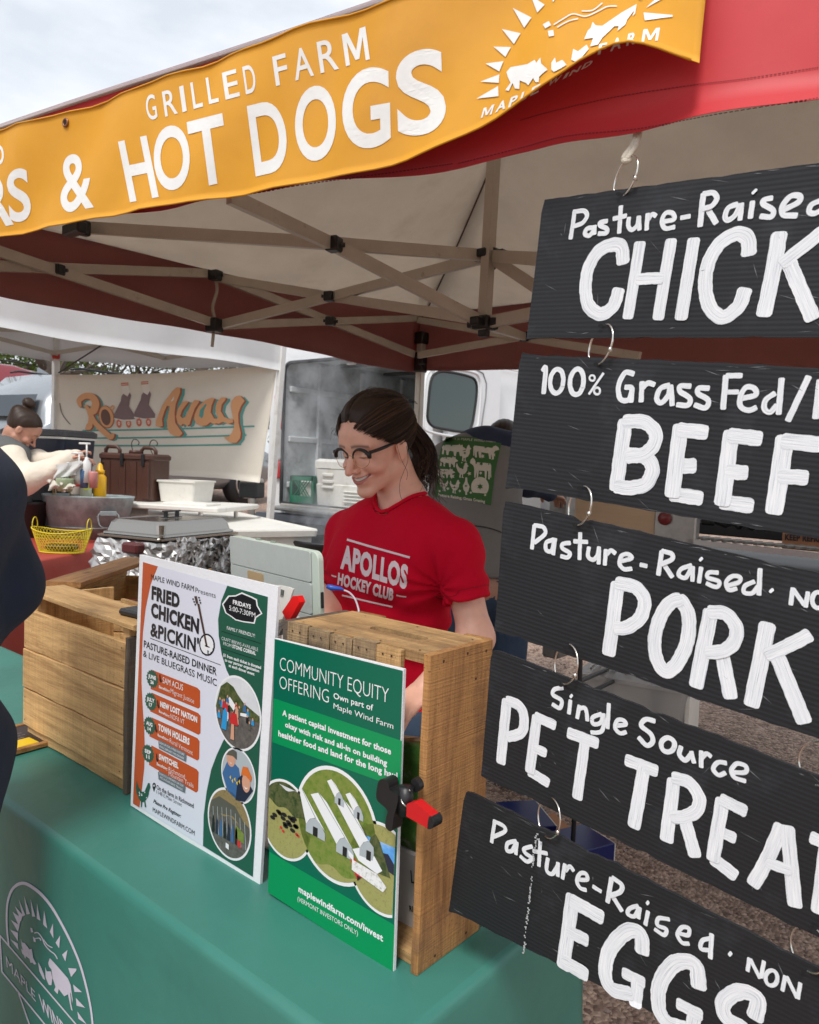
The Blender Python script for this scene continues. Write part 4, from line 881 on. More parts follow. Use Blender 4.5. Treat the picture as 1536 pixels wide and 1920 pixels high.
# ==== WOODEN CRATES
def slat(parent,a,b,w_,th,m,normal,name='slat',bev=.002,seed=0):
 """board from a to b (centre line), width w_, thickness th, its face looking along normal; grain runs along it"""
 a=np.array(a,float); b=np.array(b,float); x=(b-a)/np.linalg.norm(b-a); nrm=np.array(normal,float); z=nrm-x*np.dot(nrm,x); z /= np.linalg.norm(z); y=np.cross(z,x)
 R=np.stack([x,y,z],1); L_=np.linalg.norm(b-a); rs=np.random.default_rng(abs(hash((round(float(a[0]),3),round(float(b[2]),3),round(float(a[1]),3)))) % 9999+seed)
 n=14; v=[]; f=[]
 for i in range(n):
  s_=-L_/2+L_*i/(n-1); j1,j2=rs.normal(0,.0007,2) if 0<i<n-1 else (0,0); tw=.0006*sin(i*.7+seed)
  sec=[(-w_/2+j1,-th/2+bev),(-w_/2+bev+j1,-th/2),(w_/2-bev+j2,-th/2),(w_/2+j2,-th/2+bev),(w_/2+j2,th/2-bev),(w_/2-bev+j2,th/2),(-w_/2+bev+j1,th/2),(-w_/2+j1,th/2-bev)]
  for (p,q) in sec: v.append((s_,p,q+tw))
 for i in range(n-1):
  for j in range(8): f.append((i*8+j,(i+1)*8+j,(i+1)*8+(j+1) % 8,i*8+(j+1) % 8))
 f.append(tuple(range(8))); f.append(tuple((n-1)*8+j for j in range(8))[::-1])
 c=(a+b)/2
 return link(name,np.array(v) @ R.T+c,f,m,parent,False,R=R,c=c)
NAIL=mat('rusty_nail_head',(.06,.03,.02),.6,metal=.4)
cr1=thing('wooden_crate','tall worn wooden crate standing on end behind the green equity poster','crate',(-.84,.95,TZ))
x0,x1,y0,y1,z0,z1=-1.0,-.684,.868,1.03,TZ+.003,1.243
def slotted(z,name):
 sx0,sx1,sy=-.88,-.76,(y0+y1)/2+.005; hw=.013
 m_=MB(); th=.016; bx_=lambda xa,xb,ya,yb: m_.box(((xa+xb)/2,(ya+yb)/2,z),(xb-xa,yb-ya,th),b=.0015)
 xs_=[x0+.002,sx0,sx1,x1-.0135]
 bm=bmesh.new(); pts=[(x0,y0+.014),(x1-.014,y0+.014),(x1-.014,y1),(x0,y1)]
 out=[(x,y) for x,y in pts]; hole=[(sx0+hw-hw*cos(a),sy-hw*sin(a)) for a in np.linspace(-pi/2,pi/2,8)][::-1]+[(sx1-hw+hw*cos(a),sy-hw*sin(a)) for a in np.linspace(-pi/2,pi/2,8)]
 import mathutils
 vs=[[Vector((x,y,0)) for x,y in out],[Vector((x,y,0)) for x,y in hole]]; tr=mathutils.geometry.tessellate_polygon(vs); flat=vs[0]+vs[1]; n=len(flat)
 v=[(p.x,p.y,z+th/2) for p in flat]+[(p.x,p.y,z-th/2) for p in flat]; f=[]
 for t in tr:
  a,b,c=t; ar=(flat[b]-flat[a]).cross(flat[c]-flat[a]).z
  f.append((a,b,c) if ar>0 else (a,c,b)); f.append((a+n,c+n,b+n) if ar>0 else (a+n,b+n,c+n))
 for lo,ln_ in ((0,len(out)),(len(out),len(hole))):
  for k in range(ln_): p,q=lo+k,lo+(k+1) % ln_; f.append((p,q,q+n,p+n))
 R=np.eye(3)
 link(name,v,f,W_TOP,cr1,R=R,c=((x0+x1)/2,(y0+y1)/2,z))
slotted(z1-.008,'end_board'); slotted(z0+.008,'end_board')
wd=.0495
for k in range(5):
 xc=x0+.027+k*(wd+.0022)
 slat(cr1,(xc,y0+.007+.0008*(k % 2),z0+.001),(xc,y0+.007+.0008*(k % 2),z1+.001-.002*(k % 3)),wd,.0125,W_GREY if k<4 else W_TOP,(0,-1,0),'front_slat',seed=k)
slat(cr1,(x1-.006,(y0+y1)/2,z0),(x1-.006,(y0+y1)/2,z1+.002),y1-y0,.0135,W_BROWN,(1,0,0),'side_board')
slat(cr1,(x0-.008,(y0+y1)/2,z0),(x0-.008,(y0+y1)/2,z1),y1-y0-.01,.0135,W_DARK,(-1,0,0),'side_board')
slat(cr1,(x0+.04,y1+.006,z0),(x0+.04,y1+.006,z1),.07,.012,W_BROWN,(0,1,0),'back_slat'); slat(cr1,(x1-.035,y1+.007,z0+.002),(x1-.035,y1+.007,z1),.05,.012,W_BROWN,(0,1,0),'back_slat')
nm=MB()
for k in range(5):
 for s_ in (0,1):
  xc=x0+.018+k*(wd+.0022)+.018*s_; nm.add(circle((xc,y0-.0006,z1-.012),.0019,[1,0,0],[0,0,1],8),[tuple(range(8))])
for (y_,z_) in [(.90,1.232),(.96,1.234),(1.01,1.23),(.985,1.19),(.91,.775),(.99,.775)]: nm.add(circle((x1+.0014,y_,z_),.0024,[0,1,0],[0,0,1],8),[tuple(range(8))])
for (x_,y_) in [(-.98,.89),(-.90,.888),(-.80,.889),(-.72,.889),(-.71,1.01),(-.83,1.015),(-.95,1.012)]: nm.add(circle((x_,y_,z1+.0008),.0019,[1,0,0],[0,1,0],8),[tuple(range(8))])
nm.out('nail',NAIL,cr1)
cr2=thing('wooden_crate','pale pine crate left of the chicken poster with a dark slit under its top slat','crate',(-1.8,1.0,TZ))
xa,xb,ya,yb=-2.06,-1.555,.90,1.16
for (zl,zh,dy) in [(.794,.893,0),(.8955,.998,-.0015),(1.000,1.103,.001)]: slat(cr2,(xa,ya-.006+dy,(zl+zh)/2),(xb,ya-.006+dy,(zl+zh)/2),zh-zl,.0125,W_PINE,(0,-1,0),'front_slat')
slat(cr2,(xa+.005,ya+.004,.776),(xb,ya+.004,.776),.026,.012,W_PINE,(0,-1,0),'bottom_rail')
slat(cr2,(xa-.01,ya+.045,1.148),(xb+.03,ya+.045,1.140),.11,.013,W_PINE,(0,0,1),'top_slat')
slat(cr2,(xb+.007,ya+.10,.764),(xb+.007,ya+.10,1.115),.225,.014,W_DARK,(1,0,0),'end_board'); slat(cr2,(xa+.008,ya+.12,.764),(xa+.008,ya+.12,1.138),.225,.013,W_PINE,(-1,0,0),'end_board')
for (zl,zh) in [(.80,.90),(.905,1.0),(1.005,1.10)]: slat(cr2,(xa,yb+.006,(zl+zh)/2),(xb,yb+.006,(zl+zh)/2),zh-zl,.012,W_PINE,(0,1,0),'back_slat')
for (x_,y_) in ((xa+.03,ya+.014),(xb-.02,ya+.014)): slat(cr2,(x_,y_,.79),(x_,y_,1.138),.03,.024,W_PINE,(0,-1,0),'corner_post')
slat(cr2,(xa,(ya+yb)/2,.785),(xb,(ya+yb)/2,.785),.2,.01,W_PINE,(0,0,1),'bottom_board')
nm=MB()
for z_ in (.81,.87,.91,.985,1.015,1.09):
 for x_ in (xa+.012,xb-.012): nm.add(circle((x_,ya-.0135,z_),.0018,[1,0,0],[0,0,1],8),[tuple(range(8))])
nm.out('nail',NAIL,cr2)
cr3=thing('wooden_crate','brown wooden crate behind the pale crate with its open top facing up','crate',(-2.6,1.5,TZ))
A=onz(84,1090,1.125); dA=np.array([-.63,.777,0]); dB=np.array([.777,.63,0]);
def q3(s_,t,z): return A*[1,1,0]+dA*s_+dB*t+np.array([0,0,z])
slat(cr3,q3(0,.055,1.118),q3(.62,.055,1.118),.11,.016,W_BROWN,(0,0,1),'top_slat')
for k,z_ in enumerate((.82,.915,1.01,1.08)): slat(cr3,q3(0,.004,z_),q3(.62,.004,z_),.088 if k<3 else .05,.012,W_PINE,-dB,'side_slat'); slat(cr3,q3(0,.33,z_-.01),q3(.62,.33,z_-.01),.088 if k<3 else .05,.012,W_PINE,dB,'side_slat')
for k,z_ in enumerate((.82,.915,1.01)): slat(cr3,q3(0,.01,z_+.02),q3(0,.33,z_+.02),.09,.016,W_PINE,-dA,'end_board'); slat(cr3,q3(.62,.01,z_),q3(.62,.33,z_),.09,.016,W_PINE,dA,'end_board')
slat(cr3,q3(0,.17,.775),q3(.62,.17,.775),.3,.012,W_PINE,(0,0,1),'bottom_board')
slat(cr3,q3(.45,.31,.79),q3(.45,.31,1.11),.03,.02,W_BROWN,-dB,'corner_post')
T3=q3(.3,.16,0)
s3=thing('side_table','grey folding side table under the brown crate behind the stall','table',(T3[0],T3[1],0))
MB().box((T3[0],T3[1],TZ-.018),(.5,.95,.03),np.stack([dB,dA,[0,0,1]],1),b=.006).out('tabletop',mat('grey_laminate',(.3,.3,.3),.5,var=.1),s3)
for sx in (-.2,.2):
 for sy in (-.42,.42): q=T3+dB*sx+dA*sy; MB().tube([(q[0],q[1],gz(q[0],q[1])),(q[0],q[1],TZ-.03)],.012,8).out('leg',STEEL,s3)
q=onz(246,1162,1.156)
o=MB().box((-1.60,.955,1.157),(.085,.07,.016),rot('Z',.1),b=.005).out('card_reader',BLACKP); setp(o,'small black card reader on the pale crate beside the chicken poster','card reader')
cdt=thing('framed_card','small wood-framed chalk card with a yellow patch lying by the pale crate','card',(-2.07,.85,TZ+.003))
PC=Plane((0,0,TZ+.012),(0,0,1))
k4=[onz(-60,1398,TZ+.009),onz(0,1412,TZ+.009),onz(90,1388,TZ+.009),onz(42,1360,TZ+.009)]
ux=(k4[2]-k4[1]); L2=np.linalg.norm(ux[:2]); Rz=frame([ux[0],ux[1],0]); cc=onz(28,1386,TZ+.010)
def cbox(u_,v_,du,dv,dz,z=.0): return box_vf(cc+Rz @ np.array([u_,v_,z]),(du,dv,dz),Rz,.0015)
m_=MB(); m_.add(*cbox(0,-.085,.20,.014,.012)); m_.add(*cbox(0,.085,.20,.014,.012)); m_.add(*cbox(.1,0,.014,.184,.012)); m_.add(*cbox(-.1,0,.014,.184,.012)); m_.out('frame',W_BROWN,cdt)
m_=MB(); m_.add(*cbox(0,0,.19,.17,.006,.0)); m_.out('board',mat('dark_card',(.035,.022,.018),.5),cdt)
m_=MB(); m_.add(*cbox(-.03,-.05,.11,.05,.002,.0045)); m_.out('yellow_patch',mat('yellow_print',(.75,.50,.01),.5),cdt)
m_=MB()
for k in range(5):
 p=cc+Rz @ np.array([-.07+.01*k,.055-.018*k,.0045]); v_,f_=text_geo(['thank you for','shopping with us','please pay here','card and cash','see you soon'][k] if False else ['~~~ ~~ ~~~','~~~~ ~~ ~~','~~ ~~~~ ~~','~~~ ~~~ ~','~~ ~~~'][k],.0); m_.add(p+v_[:,:1]*(Rz[:,0]*.011)+v_[:,1:]*(Rz[:,1]*.011),f_)
m_.out('scribble',mat('chalk_pink',(.5,.42,.42),.8),cdt)
# ==== POSTERS
BOARDW=mat('white_foam_board',(.80,.81,.84),.45,var=.03,vscale=30,bump=.15,bscale=200)
P1=Plane((0,.866,0),(0,1,0))
def pboard(name,label,q4,pl,th,m):
 a,b,c,d=[pl(*q) for q in q4]
 t=thing(name,label,'poster',(c+d)/2)
 u=(b-a)/np.linalg.norm(b-a); v_=(a-d)/np.linalg.norm(a-d); nb_=[]
 G_=np.array([[a+(b-a)*s_+((d-a)*(1-s_)+(c-b)*s_)*r_+np.array([0,.0015*sin(s_*4+r_*3)-.0015*sin(3*r_),0])*0 for r_ in np.linspace(0,1,6)] for s_ in np.linspace(0,1,6)])
 v,f=sheet_vf(G_,th); link('board',v,f,m,t); return t
p1=pboard('poster','white foam board poster for fried chicken and bluegrass dinners',[(262,1040),(522,1100),(487,1665),(245,1510)],P1,.006,BOARDW)
z2=lambda p: (220+p[0]/2.91,1020+p[1]/2.91)
INK={'dg': mat('dark_green_ink',(.018,.10,.062),.35),'or': mat('rust_orange_ink',(.50,.085,.018),.35),'bk': mat('black_ink',(.012,.013,.016),.35),'w': mat('white_ink',(.80,.81,.83),.4),'gy': mat('slate_ink',(.13,.17,.20),.4),'lv': mat('pale_lavender_ink',(.70,.72,.82),.35),'br': mat('brown_ink',(.07,.04,.03),.4),'gn': mat('bright_green_ink',(.0,.27,.085),.3),'tl': mat('deep_teal_green_ink',(.0,.125,.072),.3)}
class Prints:
 def __init__(s,parent,surf,z): s.l={}; s.p=parent; s.s=surf; s.z=z; s.e=.0008
 def mb(s,k): return s.l.setdefault(k,MB())
 def poly(s,k,pts,lay=0,smooth=0): shape_on(s.mb(k),pts,s.s,s.e+lay*.00025,s.zz,smooth)
 def zz(s,x,y): return s.z((x,y))
 def txt(s,k,t,p0,p1,top,lay=3,bold=.02): text_on(s.mb(k),t,p0,p1,top,s.s,bold,s.e+lay*.00025,s.zz)
 def line(s,k,a,b,w_=2.5,lay=2):
  a=np.array(a,float); b=np.array(b,float); d=b-a; n=np.array([-d[1],d[0]])/np.linalg.norm(d)*w_/2; s.poly(k,[a-n,b-n,b+n,a+n],lay)
 def done(s,names):
  for k,m_ in s.l.items(): m_.out(names.get(k,'print'),INK.get(k) or MATS[k],s.p)
A1=Prints(p1,P1,z2)
A1.poly('lv',[(143,98),(824,288),(742,1815),(88,1415)],0)
A1.poly('or',[(143,98),(224,122),(185,220),(158,350),(143,480),(136,620),(135,760),(142,900),(150,1010),(153,1120),(150,1220),(138,1330),(124,1437),(88,1415)],1)
A1.poly('dg',[(603,227),(824,288),(742,1815),(470,1646),(474,1480),(490,1350),(515,1230),(545,1150),(580,1075),(620,1000),(640,900),(635,760),(600,690),(572,600),(556,500),(553,410),(570,310)],1)
A1.txt('bk','MAPLE WIND FARM',(187,192),(421,258),(187,162),3,.015); A1.txt('bk','Presents',(430,262),(540,294),(430,234),3,-.01)
A1.txt('bk','FRIED',(190,297),(342,346),(190,226),3,.075); A1.txt('bk','CHICKEN',(187,390),(448,486),(187,316),3,.075); A1.txt('bk',"&PICKIN'",(184,497),(447,592),(184,424),3,.07)
A1.line('bk',(183,513),(568,660),3)
A1.txt('bk','PASTURE-RAISED DINNER',(148,560),(545,716),(148,522),3,.015); A1.txt('bk','& LIVE BLUEGRASS MUSIC',(145,612),(546,775),(145,576),3,.015)
A1.poly('bk',E_((493,549),43,61,-.1,20)[:-1],2); A1.poly('w',E_((493,549),36,52,-.1,20)[:-1],3); A1.poly('br',[(440,325),(452,325),(498,560),(488,560)],4); A1.poly('br',[(424,285),(438,283),(446,322),(434,326)],4)
for k in range(3): A1.poly('bk',E_((418+6*k,300+15*k),5,5,0,6)[:-1],4); A1.poly('bk',E_((450+4*k,292+14*k),5,5,0,6)[:-1],4)
for k in range(14): a=2*pi*k/14; A1.poly('bk',E_((493+38*cos(a),549+55*sin(a)),4,5,0,5)[:-1],4)
A1.poly('bk',[(483,550),(508,560),(508,566),(483,557)],4); A1.poly('gy',[(495,578),(505,582),(503,600),(495,597)],4)
bx4=[[(192,686),(440,784),(455,800),(455,888),(445,897),(185,790)],[(190,810),(445,922),(458,938),(457,1030),(447,1040),(183,912)],[(190,945),(440,1058),(452,1075),(450,1172),(440,1180),(178,1048)],[(190,1098),(436,1228),(447,1244),(444,1345),(433,1355),(176,1204)]]
for b_ in bx4: A1.poly('or',b_,2)
for (c_,mo,dd) in [((195,735),'JUNE','26'),((187,859),'JULY','17'),((180,990),'AUG','14'),((172,1142),'SEP','11')]:
 st_=[]
 for k in range(32): a=2*pi*k/32; rr=1.0 if k % 2 else .86; x_,y_=cos(a)*33*rr,sin(a)*50*rr; st_.append((c_[0]+x_,c_[1]+y_+x_*.32))
 A1.poly('dg',st_,3); w_=21 if len(mo)==4 else 17
 A1.txt('w',mo,(c_[0]-w_,c_[1]-8),(c_[0]+w_,c_[1]+7),(c_[0]-w_,c_[1]-28),5,.06); A1.txt('w',dd,(c_[0]-9,c_[1]+24),(c_[0]+9,c_[1]+30),(c_[0]-9,c_[1]+5),5,.06)
for (x_,y_) in [(240,728),(228,868),(216,1000),(222,1160)]: A1.poly('bk',[(x_-6,y_-18),(x_-2,y_-18),(x_+2,y_+6),(x_+8,y_+20),(x_,y_+28),(x_-6,y_+14)],4)
for (s_,a,b,c_,bo) in [('SAM ACUS',(252,757),(363,800),(252,722),.05),('NEW LOST NATION',(239,885),(440,973),(239,855),.05),('TOWN HOLLERS',(228,1012),(398,1095),(228,978),.05),('SWITCHEL',(232,1172),(338,1224),(232,1142),.05),
 ('Benefiting:',(232,784),(292,810),(232,768),.02),('Migrant Justice',(295,812),(423,870),(295,784),-.01),('Benefiting:',(232,917),(290,946),(232,902),.02),('NOFA VT',(294,950),(370,985),(294,922),-.01),('Benefiting:',(225,1047),(285,1076),(225,1032),.02),('Rural Vermont',(290,1083),(416,1152),(290,1055),-.01),('Benefiting:',(220,1205),(278,1234),(220,1188),.02),('Richmond',(285,1240),(373,1282),(285,1212),-.01),('Mountain Trails',(285,1262),(420,1330),(285,1236),-.01)]: A1.txt('w',s_,a,b,c_,4,bo)
for b_ in ([(236,1068),(376,1138),(382,1150),(380,1187),(232,1112),(229,1078)],[(234,1237),(370,1308),(377,1320),(374,1357),(230,1282),(227,1245)]): A1.poly('gy',b_,5)
for (s_,a,b,c_) in [('SIGN UP FOR A FREE PASTURE',(236,1086),(372,1154),(236,1074)),('WALK BEFORE THIS DINNER',(236,1106),(370,1175),(236,1094)),('COME DO A PRE RIDE ON OUR',(234,1254),(368,1325),(234,1242)),('MOUNTAIN BIKE TRAILS!',(240,1276),(362,1344),(240,1264))]: A1.txt('w',s_,a,b,c_,7,0)
hx=[(105+80*x_,1290+120*y_) for x_,y_ in [(.05,0),(.02,.3),(.05,.55),(.2,.8),(.35,.95),(.35,1.2),(.42,1.2),(.44,.98),(.58,.95),(.62,1.2),(.72,1.2),(.64,.92),(.85,.7),(.92,.45),(1,.3),(.95,.12),(.85,.1),(.75,.25),(.6,.5),(.4,.5),(.2,.3)]]
A1.poly('dg',hx,4);
for k in range(9): A1.poly('w',E_((125+rng.uniform(0,40),1345+rng.uniform(0,40)),2.5,4,.4,6)[:-1],5)
A1.poly('bk',[(203,1352),(196,1325),(196,1310),(203,1300),(212,1306),(214,1322)],3); A1.poly('lv',E_((205,1317),4,6,0,8)[:-1],4)
A1.txt('bk','On the farm in Richmond',(218,1335),(420,1440),(218,1310),3,.01); A1.txt('bk','1148 E.Main Street',(218,1360),(355,1432),(218,1338),3,-.01)
v_=A1.mb('bk'); text_on(v_,'Please Pre Register:',(200,1410),(352,1494),(200,1388),P1,.012,.0016,A1.zz,shear=.4)
A1.txt('bk','MAPLEWINDFARM.COM',(197,1458),(425,1590),(197,1432),3,.015)
bd=[(580,328),(612,285),(650,283),(683,268),(735,290),(762,304),(766,336),(790,378),(757,400),(750,430),(690,422),(650,412),(628,395),(597,375)]
cx_,cy_=684,350
A1.poly('w',[(cx_+(x_-cx_)*1.05,cy_+(y_-cy_)*1.06) for x_,y_ in bd],2); A1.poly('bk',[(cx_+(x_-cx_)*.97,cy_+(y_-cy_)*.96) for x_,y_ in bd],3)
A1.txt('w','FRIDAYS',(635,326),(733,354),(635,302),4,.03); A1.txt('w','5:00-7:30PM',(615,360),(757,402),(615,332),4,.03)
A1.txt('w','FAMILY FRIENDLY!',(602,466),(755,510),(602,446),3,.03)
A1.line('bk',(572,475),(788,543),3); A1.txt('w','CRAFT BREWS AVAILABLE',(573,522),(772,585),(573,503),3,-.01); A1.txt('w','FROM',(583,550),(626,564),(583,531),3,-.01); A1.txt('w','STONE CORRAL',(632,566),(760,606),(632,546),3,.03); A1.line('bk',(570,568),(785,638),3)
for (s_,a,b,c_) in [('$1 from each ticket is donated',(582,612),(788,682),(582,595)),('to our partner organization',(590,638),(778,700),(590,622)),('at each dinner event',(612,668),(752,717),(612,652))]: A1.txt('w',s_,a,b,c_,3,.03)
PHG={}
def phmat(name,cols,scale=14,seedv=0.0,detail=8):
 m=mat(name,(.5,.5,.5),.35); n_,l,b=nodes(m); n=n_.new
 tcn=n('ShaderNodeTexCoord'); ns=n('ShaderNodeTexNoise'); ns.inputs['Scale'].default_value=scale; ns.inputs['Detail'].default_value=detail; ns.inputs['Roughness'].default_value=.75
 mpn=n('ShaderNodeMapping'); mpn.inputs['Location'].default_value=(seedv,seedv,seedv); l.new(tcn.outputs['Object'],mpn.inputs[0]); l.new(mpn.outputs[0],ns.inputs['Vector'])
 rp=n('ShaderNodeValToRGB'); rp.color_ramp.elements[0].position=.3; rp.color_ramp.elements[1].position=.7; rp.color_ramp.elements[0].color=(*cols[0],1); rp.color_ramp.elements[1].color=(*cols[-1],1)
 for k,c in enumerate(cols[1:-1]): e_=rp.color_ramp.elements.new(.3+.4*(k+1)/(len(cols)-1)); e_.color=(*c,1)
 l.new(ns.outputs[0],rp.inputs[0]); l.new(rp.outputs[0],b.inputs['Base Color']); return m
phmat('print_dark_trees',[(.01,.02,.01),(.04,.07,.02),(.12,.13,.05),(.02,.03,.015)],60); phmat('print_grass',[(.04,.10,.01),(.14,.22,.03),(.22,.26,.06),(.08,.16,.02)],70)
phmat('print_dry_grass',[(.18,.18,.05),(.36,.34,.12),(.24,.27,.07)],120); phmat('print_ground',[(.05,.045,.04),(.12,.11,.10),(.2,.18,.16)],80); phmat('print_pale_sky',[(.55,.58,.62),(.75,.76,.78)],12); phmat('print_blue_sky',[(.05,.25,.65),(.12,.38,.8),(.6,.7,.8)],18)
phmat('print_autumn_hill',[(.12,.09,.04),(.30,.22,.10),(.10,.10,.04)],90); phmat('print_white_hens',[(.85,.85,.85),(.8,.8,.8),(.25,.25,.2)],130); phmat('print_crowd',[(.02,.02,.03),(.5,.08,.08),(.08,.2,.5),(.6,.5,.45),(.03,.03,.04)],150)
for nm_,c_ in [('print_skin',(.62,.33,.22)),('print_blue',(.05,.14,.32)),('print_red',(.55,.03,.03)),('print_cyan',(.03,.30,.62)),('print_navy',(.02,.025,.05)),('print_olive_hat',(.10,.10,.08)),('print_orange',(.65,.16,.03)),('print_white',(.80,.82,.84)),('print_light_grey',(.42,.47,.50)),('print_black',(.015,.015,.016)),('print_yellow',(.75,.55,.08))]: mat(nm_,c_,.35)
class Photo:
 def __init__(s,pr,c,r_,clipx=None,clipl=None,ring=1.07):
  s.pr=pr; s.c=pr.s(*pr.z(c)); s.r=r_; s.clipx=clipx; s.clipl=clipl
  s.add('w',[(cos(a)*ring,sin(a)*ring) for a in np.linspace(0,2*pi,48,endpoint=False)],4,lim=9)
 def add(s,k,pts,lay,lim=1.0):
  o=[]
  for (x_,z_) in pts:
   d=math.hypot(x_,z_)
   if d>lim: x_,z_=x_/d*lim,z_/d*lim
   X=s.c[0]+x_*s.r
   if s.clipx is not None: X=min(X,s.clipx)
   if s.clipl is not None: X=max(X,s.clipl)
   o.append((X,s.c[1]-.0008-lay*.00025,s.c[2]+z_*s.r))
  v,f=poly_vf(o); s.pr.mb(k).add(v,f)
 def disc(s,k,lay=5): s.add(k,[(cos(a),sin(a)) for a in np.linspace(0,2*pi,48,endpoint=False)],lay)
 def cap(s,k,z_,lay,slope=0.0,up=True):
  """part of the disc above/below a line"""
  pts=[];
  for a in np.linspace(0,2*pi,64,endpoint=False):
   x_,y_=cos(a),sin(a); L_=z_+slope*x_+.05*sin(9*x_+z_*5)
   y_=max(y_,L_) if up else min(y_,L_);
   if x_*x_+y_*y_>1.02: n=math.hypot(x_,y_); x_,y_=x_/n,y_/n
   pts.append((x_,y_))
  s.add(k,pts,lay)
def dep(p): return np.dot(p-CAM,FW)
c1=P1(*z2((660,922))); r1=192/2.91/FPX*dep(c1)
ph=Photo(A1,(660,922),r1); ph.disc('print_ground'); ph.cap('print_pale_sky',.1,6); ph.add('print_dark_trees',[(-1,0),(-.8,.62),(-.5,.8),(-.2,.72),(.0,.55),(.3,.35),(1,.15),(1,-.05),(.2,.05),(-1,-.05)],7); ph.add('print_white',[(-.5,.25),(-.35,.4),(.15,.05),(.5,.1),(.5,0),(.0,-.05)],8)
for k in range(26):
 x_,z_=rng.uniform(-.95,.8),rng.uniform(-.35,.12); w_=rng.uniform(.05,.09); h=rng.uniform(.16,.30); cn=['print_cyan','print_red','print_navy','print_skin','print_olive_hat','print_blue','print_white','print_black'][k % 8]
 ph.add(cn,[(x_-w_,z_),(x_-w_*.8,z_+h*.6),(x_-w_*.3,z_+h),(x_+w_*.3,z_+h),(x_+w_*.8,z_+h*.6),(x_+w_,z_)],9+k*.08); ph.add('print_skin',[(x_+.035*cos(a),z_+h+.04*sin(a)) for a in np.linspace(0,6,8)],9.05+k*.08)
ph.add('print_cyan',[(-.7,-.6),(-.62,-.05),(-.5,.05),(-.42,-.1),(-.45,-.6)],12); ph.add('print_red',[(-.3,-.35),(-.25,-.02),(.0,-.02),(.08,-.35)],12); ph.add('print_skin',[(-.25,-.8),(-.22,-.35),(-.1,-.35),(-.08,-.8)],12.1)
c2=P1(*z2((664,1262))); r2=142/2.91/FPX*dep(c2)
c3=P1(*z2((614,1525))); r3=182/2.91/FPX*dep(c3)
ph=Photo(A1,(614,1525),r3); ph.disc('print_ground'); ph.cap('print_autumn_hill',.2,6); ph.add('print_olive_hat',[(-.9,.45),(-.5,.7),(.3,.62),(.95,.1),(.9,-.05),(.2,.3),(-.95,.1)],7)
for k in range(8): x_=-.8+k*.22; ph.add('print_light_grey',[(x_,.5-.25*abs(x_)),(x_+.02,.5-.25*abs(x_)),(x_+.12,-.5),(x_+.09,-.5)],8)
for k in range(7): x_=-.75+k*.19; ph.add(['print_black','print_navy','print_blue'][k % 3],[(x_-.07,-.5),(x_-.05,-.1),(x_,.05),(x_+.05,-.1),(x_+.07,-.5)],9)
ph.add('print_grass',[(.35,-.3),(.35,.1),(.75,-.05),(.75,-.35)],9); ph.add('print_red',[(.45,-.5),(.45,-.3),(.62,-.35),(.62,-.55)],10); ph.add('print_white',[(-.1,-.75),(-.1,-.6),(.05,-.62),(.05,-.78)],10)
A1.e=.003
ph=Photo(A1,(664,1262),r2);
ph.disc('print_light_grey'); ph.add('print_blue',[(-1,-.2),(-.7,.35),(-.3,.45),(.05,.3),(.2,-.2),(.1,-1),(-.6,-.8)],6); ph.add('print_skin',[(-.45+.27*cos(a),.55+.33*sin(a)) for a in np.linspace(0,6.1,16)],7); ph.add('print_olive_hat',[(-.75,.62),(-.7,.95),(-.35,1),(-.1,.9),(-.08,.6),(-.35,.68)],8)
ph.add('print_navy',[(-.1,-1),(.0,-.1),(.25,.1),(.5,0),(.95,-.3),(.5,-.95)],7); ph.add('print_skin',[(.52+.25*cos(a),-.12+.38*sin(a)) for a in np.linspace(0,6.1,16)],8); ph.add('print_orange',[(.2,.1),(.3,.45),(.6,.5),(.85,.2),(.82,0),(.5,.14)],9); ph.add('print_white',[(.38,-.27),(.52,-.32),(.66,-.27),(.52,-.38)],9); ph.add('print_white',[(-.54,.42),(-.44,.37),(-.34,.42),(-.44,.34)],9)
for k in range(5): ph.add('print_yellow',[(-.5+.14*k,-.2-.1*(k % 2)),(-.42+.14*k,-.1-.1*(k % 2)),(-.4+.14*k,-.28-.1*(k % 2))],9)
A1.done({'bk': 'black_print','w': 'white_print','dg': 'green_print','or': 'orange_print'})
P2=Plane((0,.8535,0),(0,1,0))
p2=pboard('poster','green foam board poster headed COMMUNITY EQUITY OFFERING',[(515,1197),(757,1255),(738,1825),(503,1672)],P2,.0055,BOARDW)
z3=lambda p: (480+p[0]/2.91,1180+p[1]/2.91)
A2=Prints(p2,P2,z3)
A2.poly('tl',[(104,52),(803,226),(748,1878),(68,1434)],0)
A2.poly('gn',[(99,375),(800,608),(791,868),(93,615)],1); A2.poly('gn',[(76,1212),(758,1612),(748,1878),(68,1434)],1)
for (s_,a,b,c_,bo) in [('COMMUNITY EQUITY',(134,220),(727,402),(134,143),-.015),('OFFERING',(132,320),(401,402),(132,246),-.015),('Own part of',(427,375),(643,443),(427,342),.015),('Maple Wind Farm',(427,430),(753,543),(427,398),.015),
 ('A patient capital investment for those',(148,467),(741,682),(148,436),.035),('okay with risk and all-in on building',(163,530),(719,744),(163,501),.035),('healthier food and land for the long haul',(126,580),(776,818),(126,548),.035),('maplewindfarm.com/invest',(236,1428),(697,1702),(236,1393),.035),('(VERMONT INVESTORS ONLY)',(231,1478),(560,1670),(231,1452),.02)]: A2.txt('w',s_,a,b,c_,3,bo)
xl_,xr_=P2(503,1500)[0]+.004,P2(745,1600)[0]-.003
sc2=lambda c,r_: r_/2.91/FPX*dep(P2(*z3(c)))
ph=Photo(A2,(165,1037),sc2((165,1037),205),clipl=xl_); ph.disc('print_dry_grass'); ph.cap('print_dark_trees',.28,6,-.1); ph.cap('print_pale_sky',.85,7)
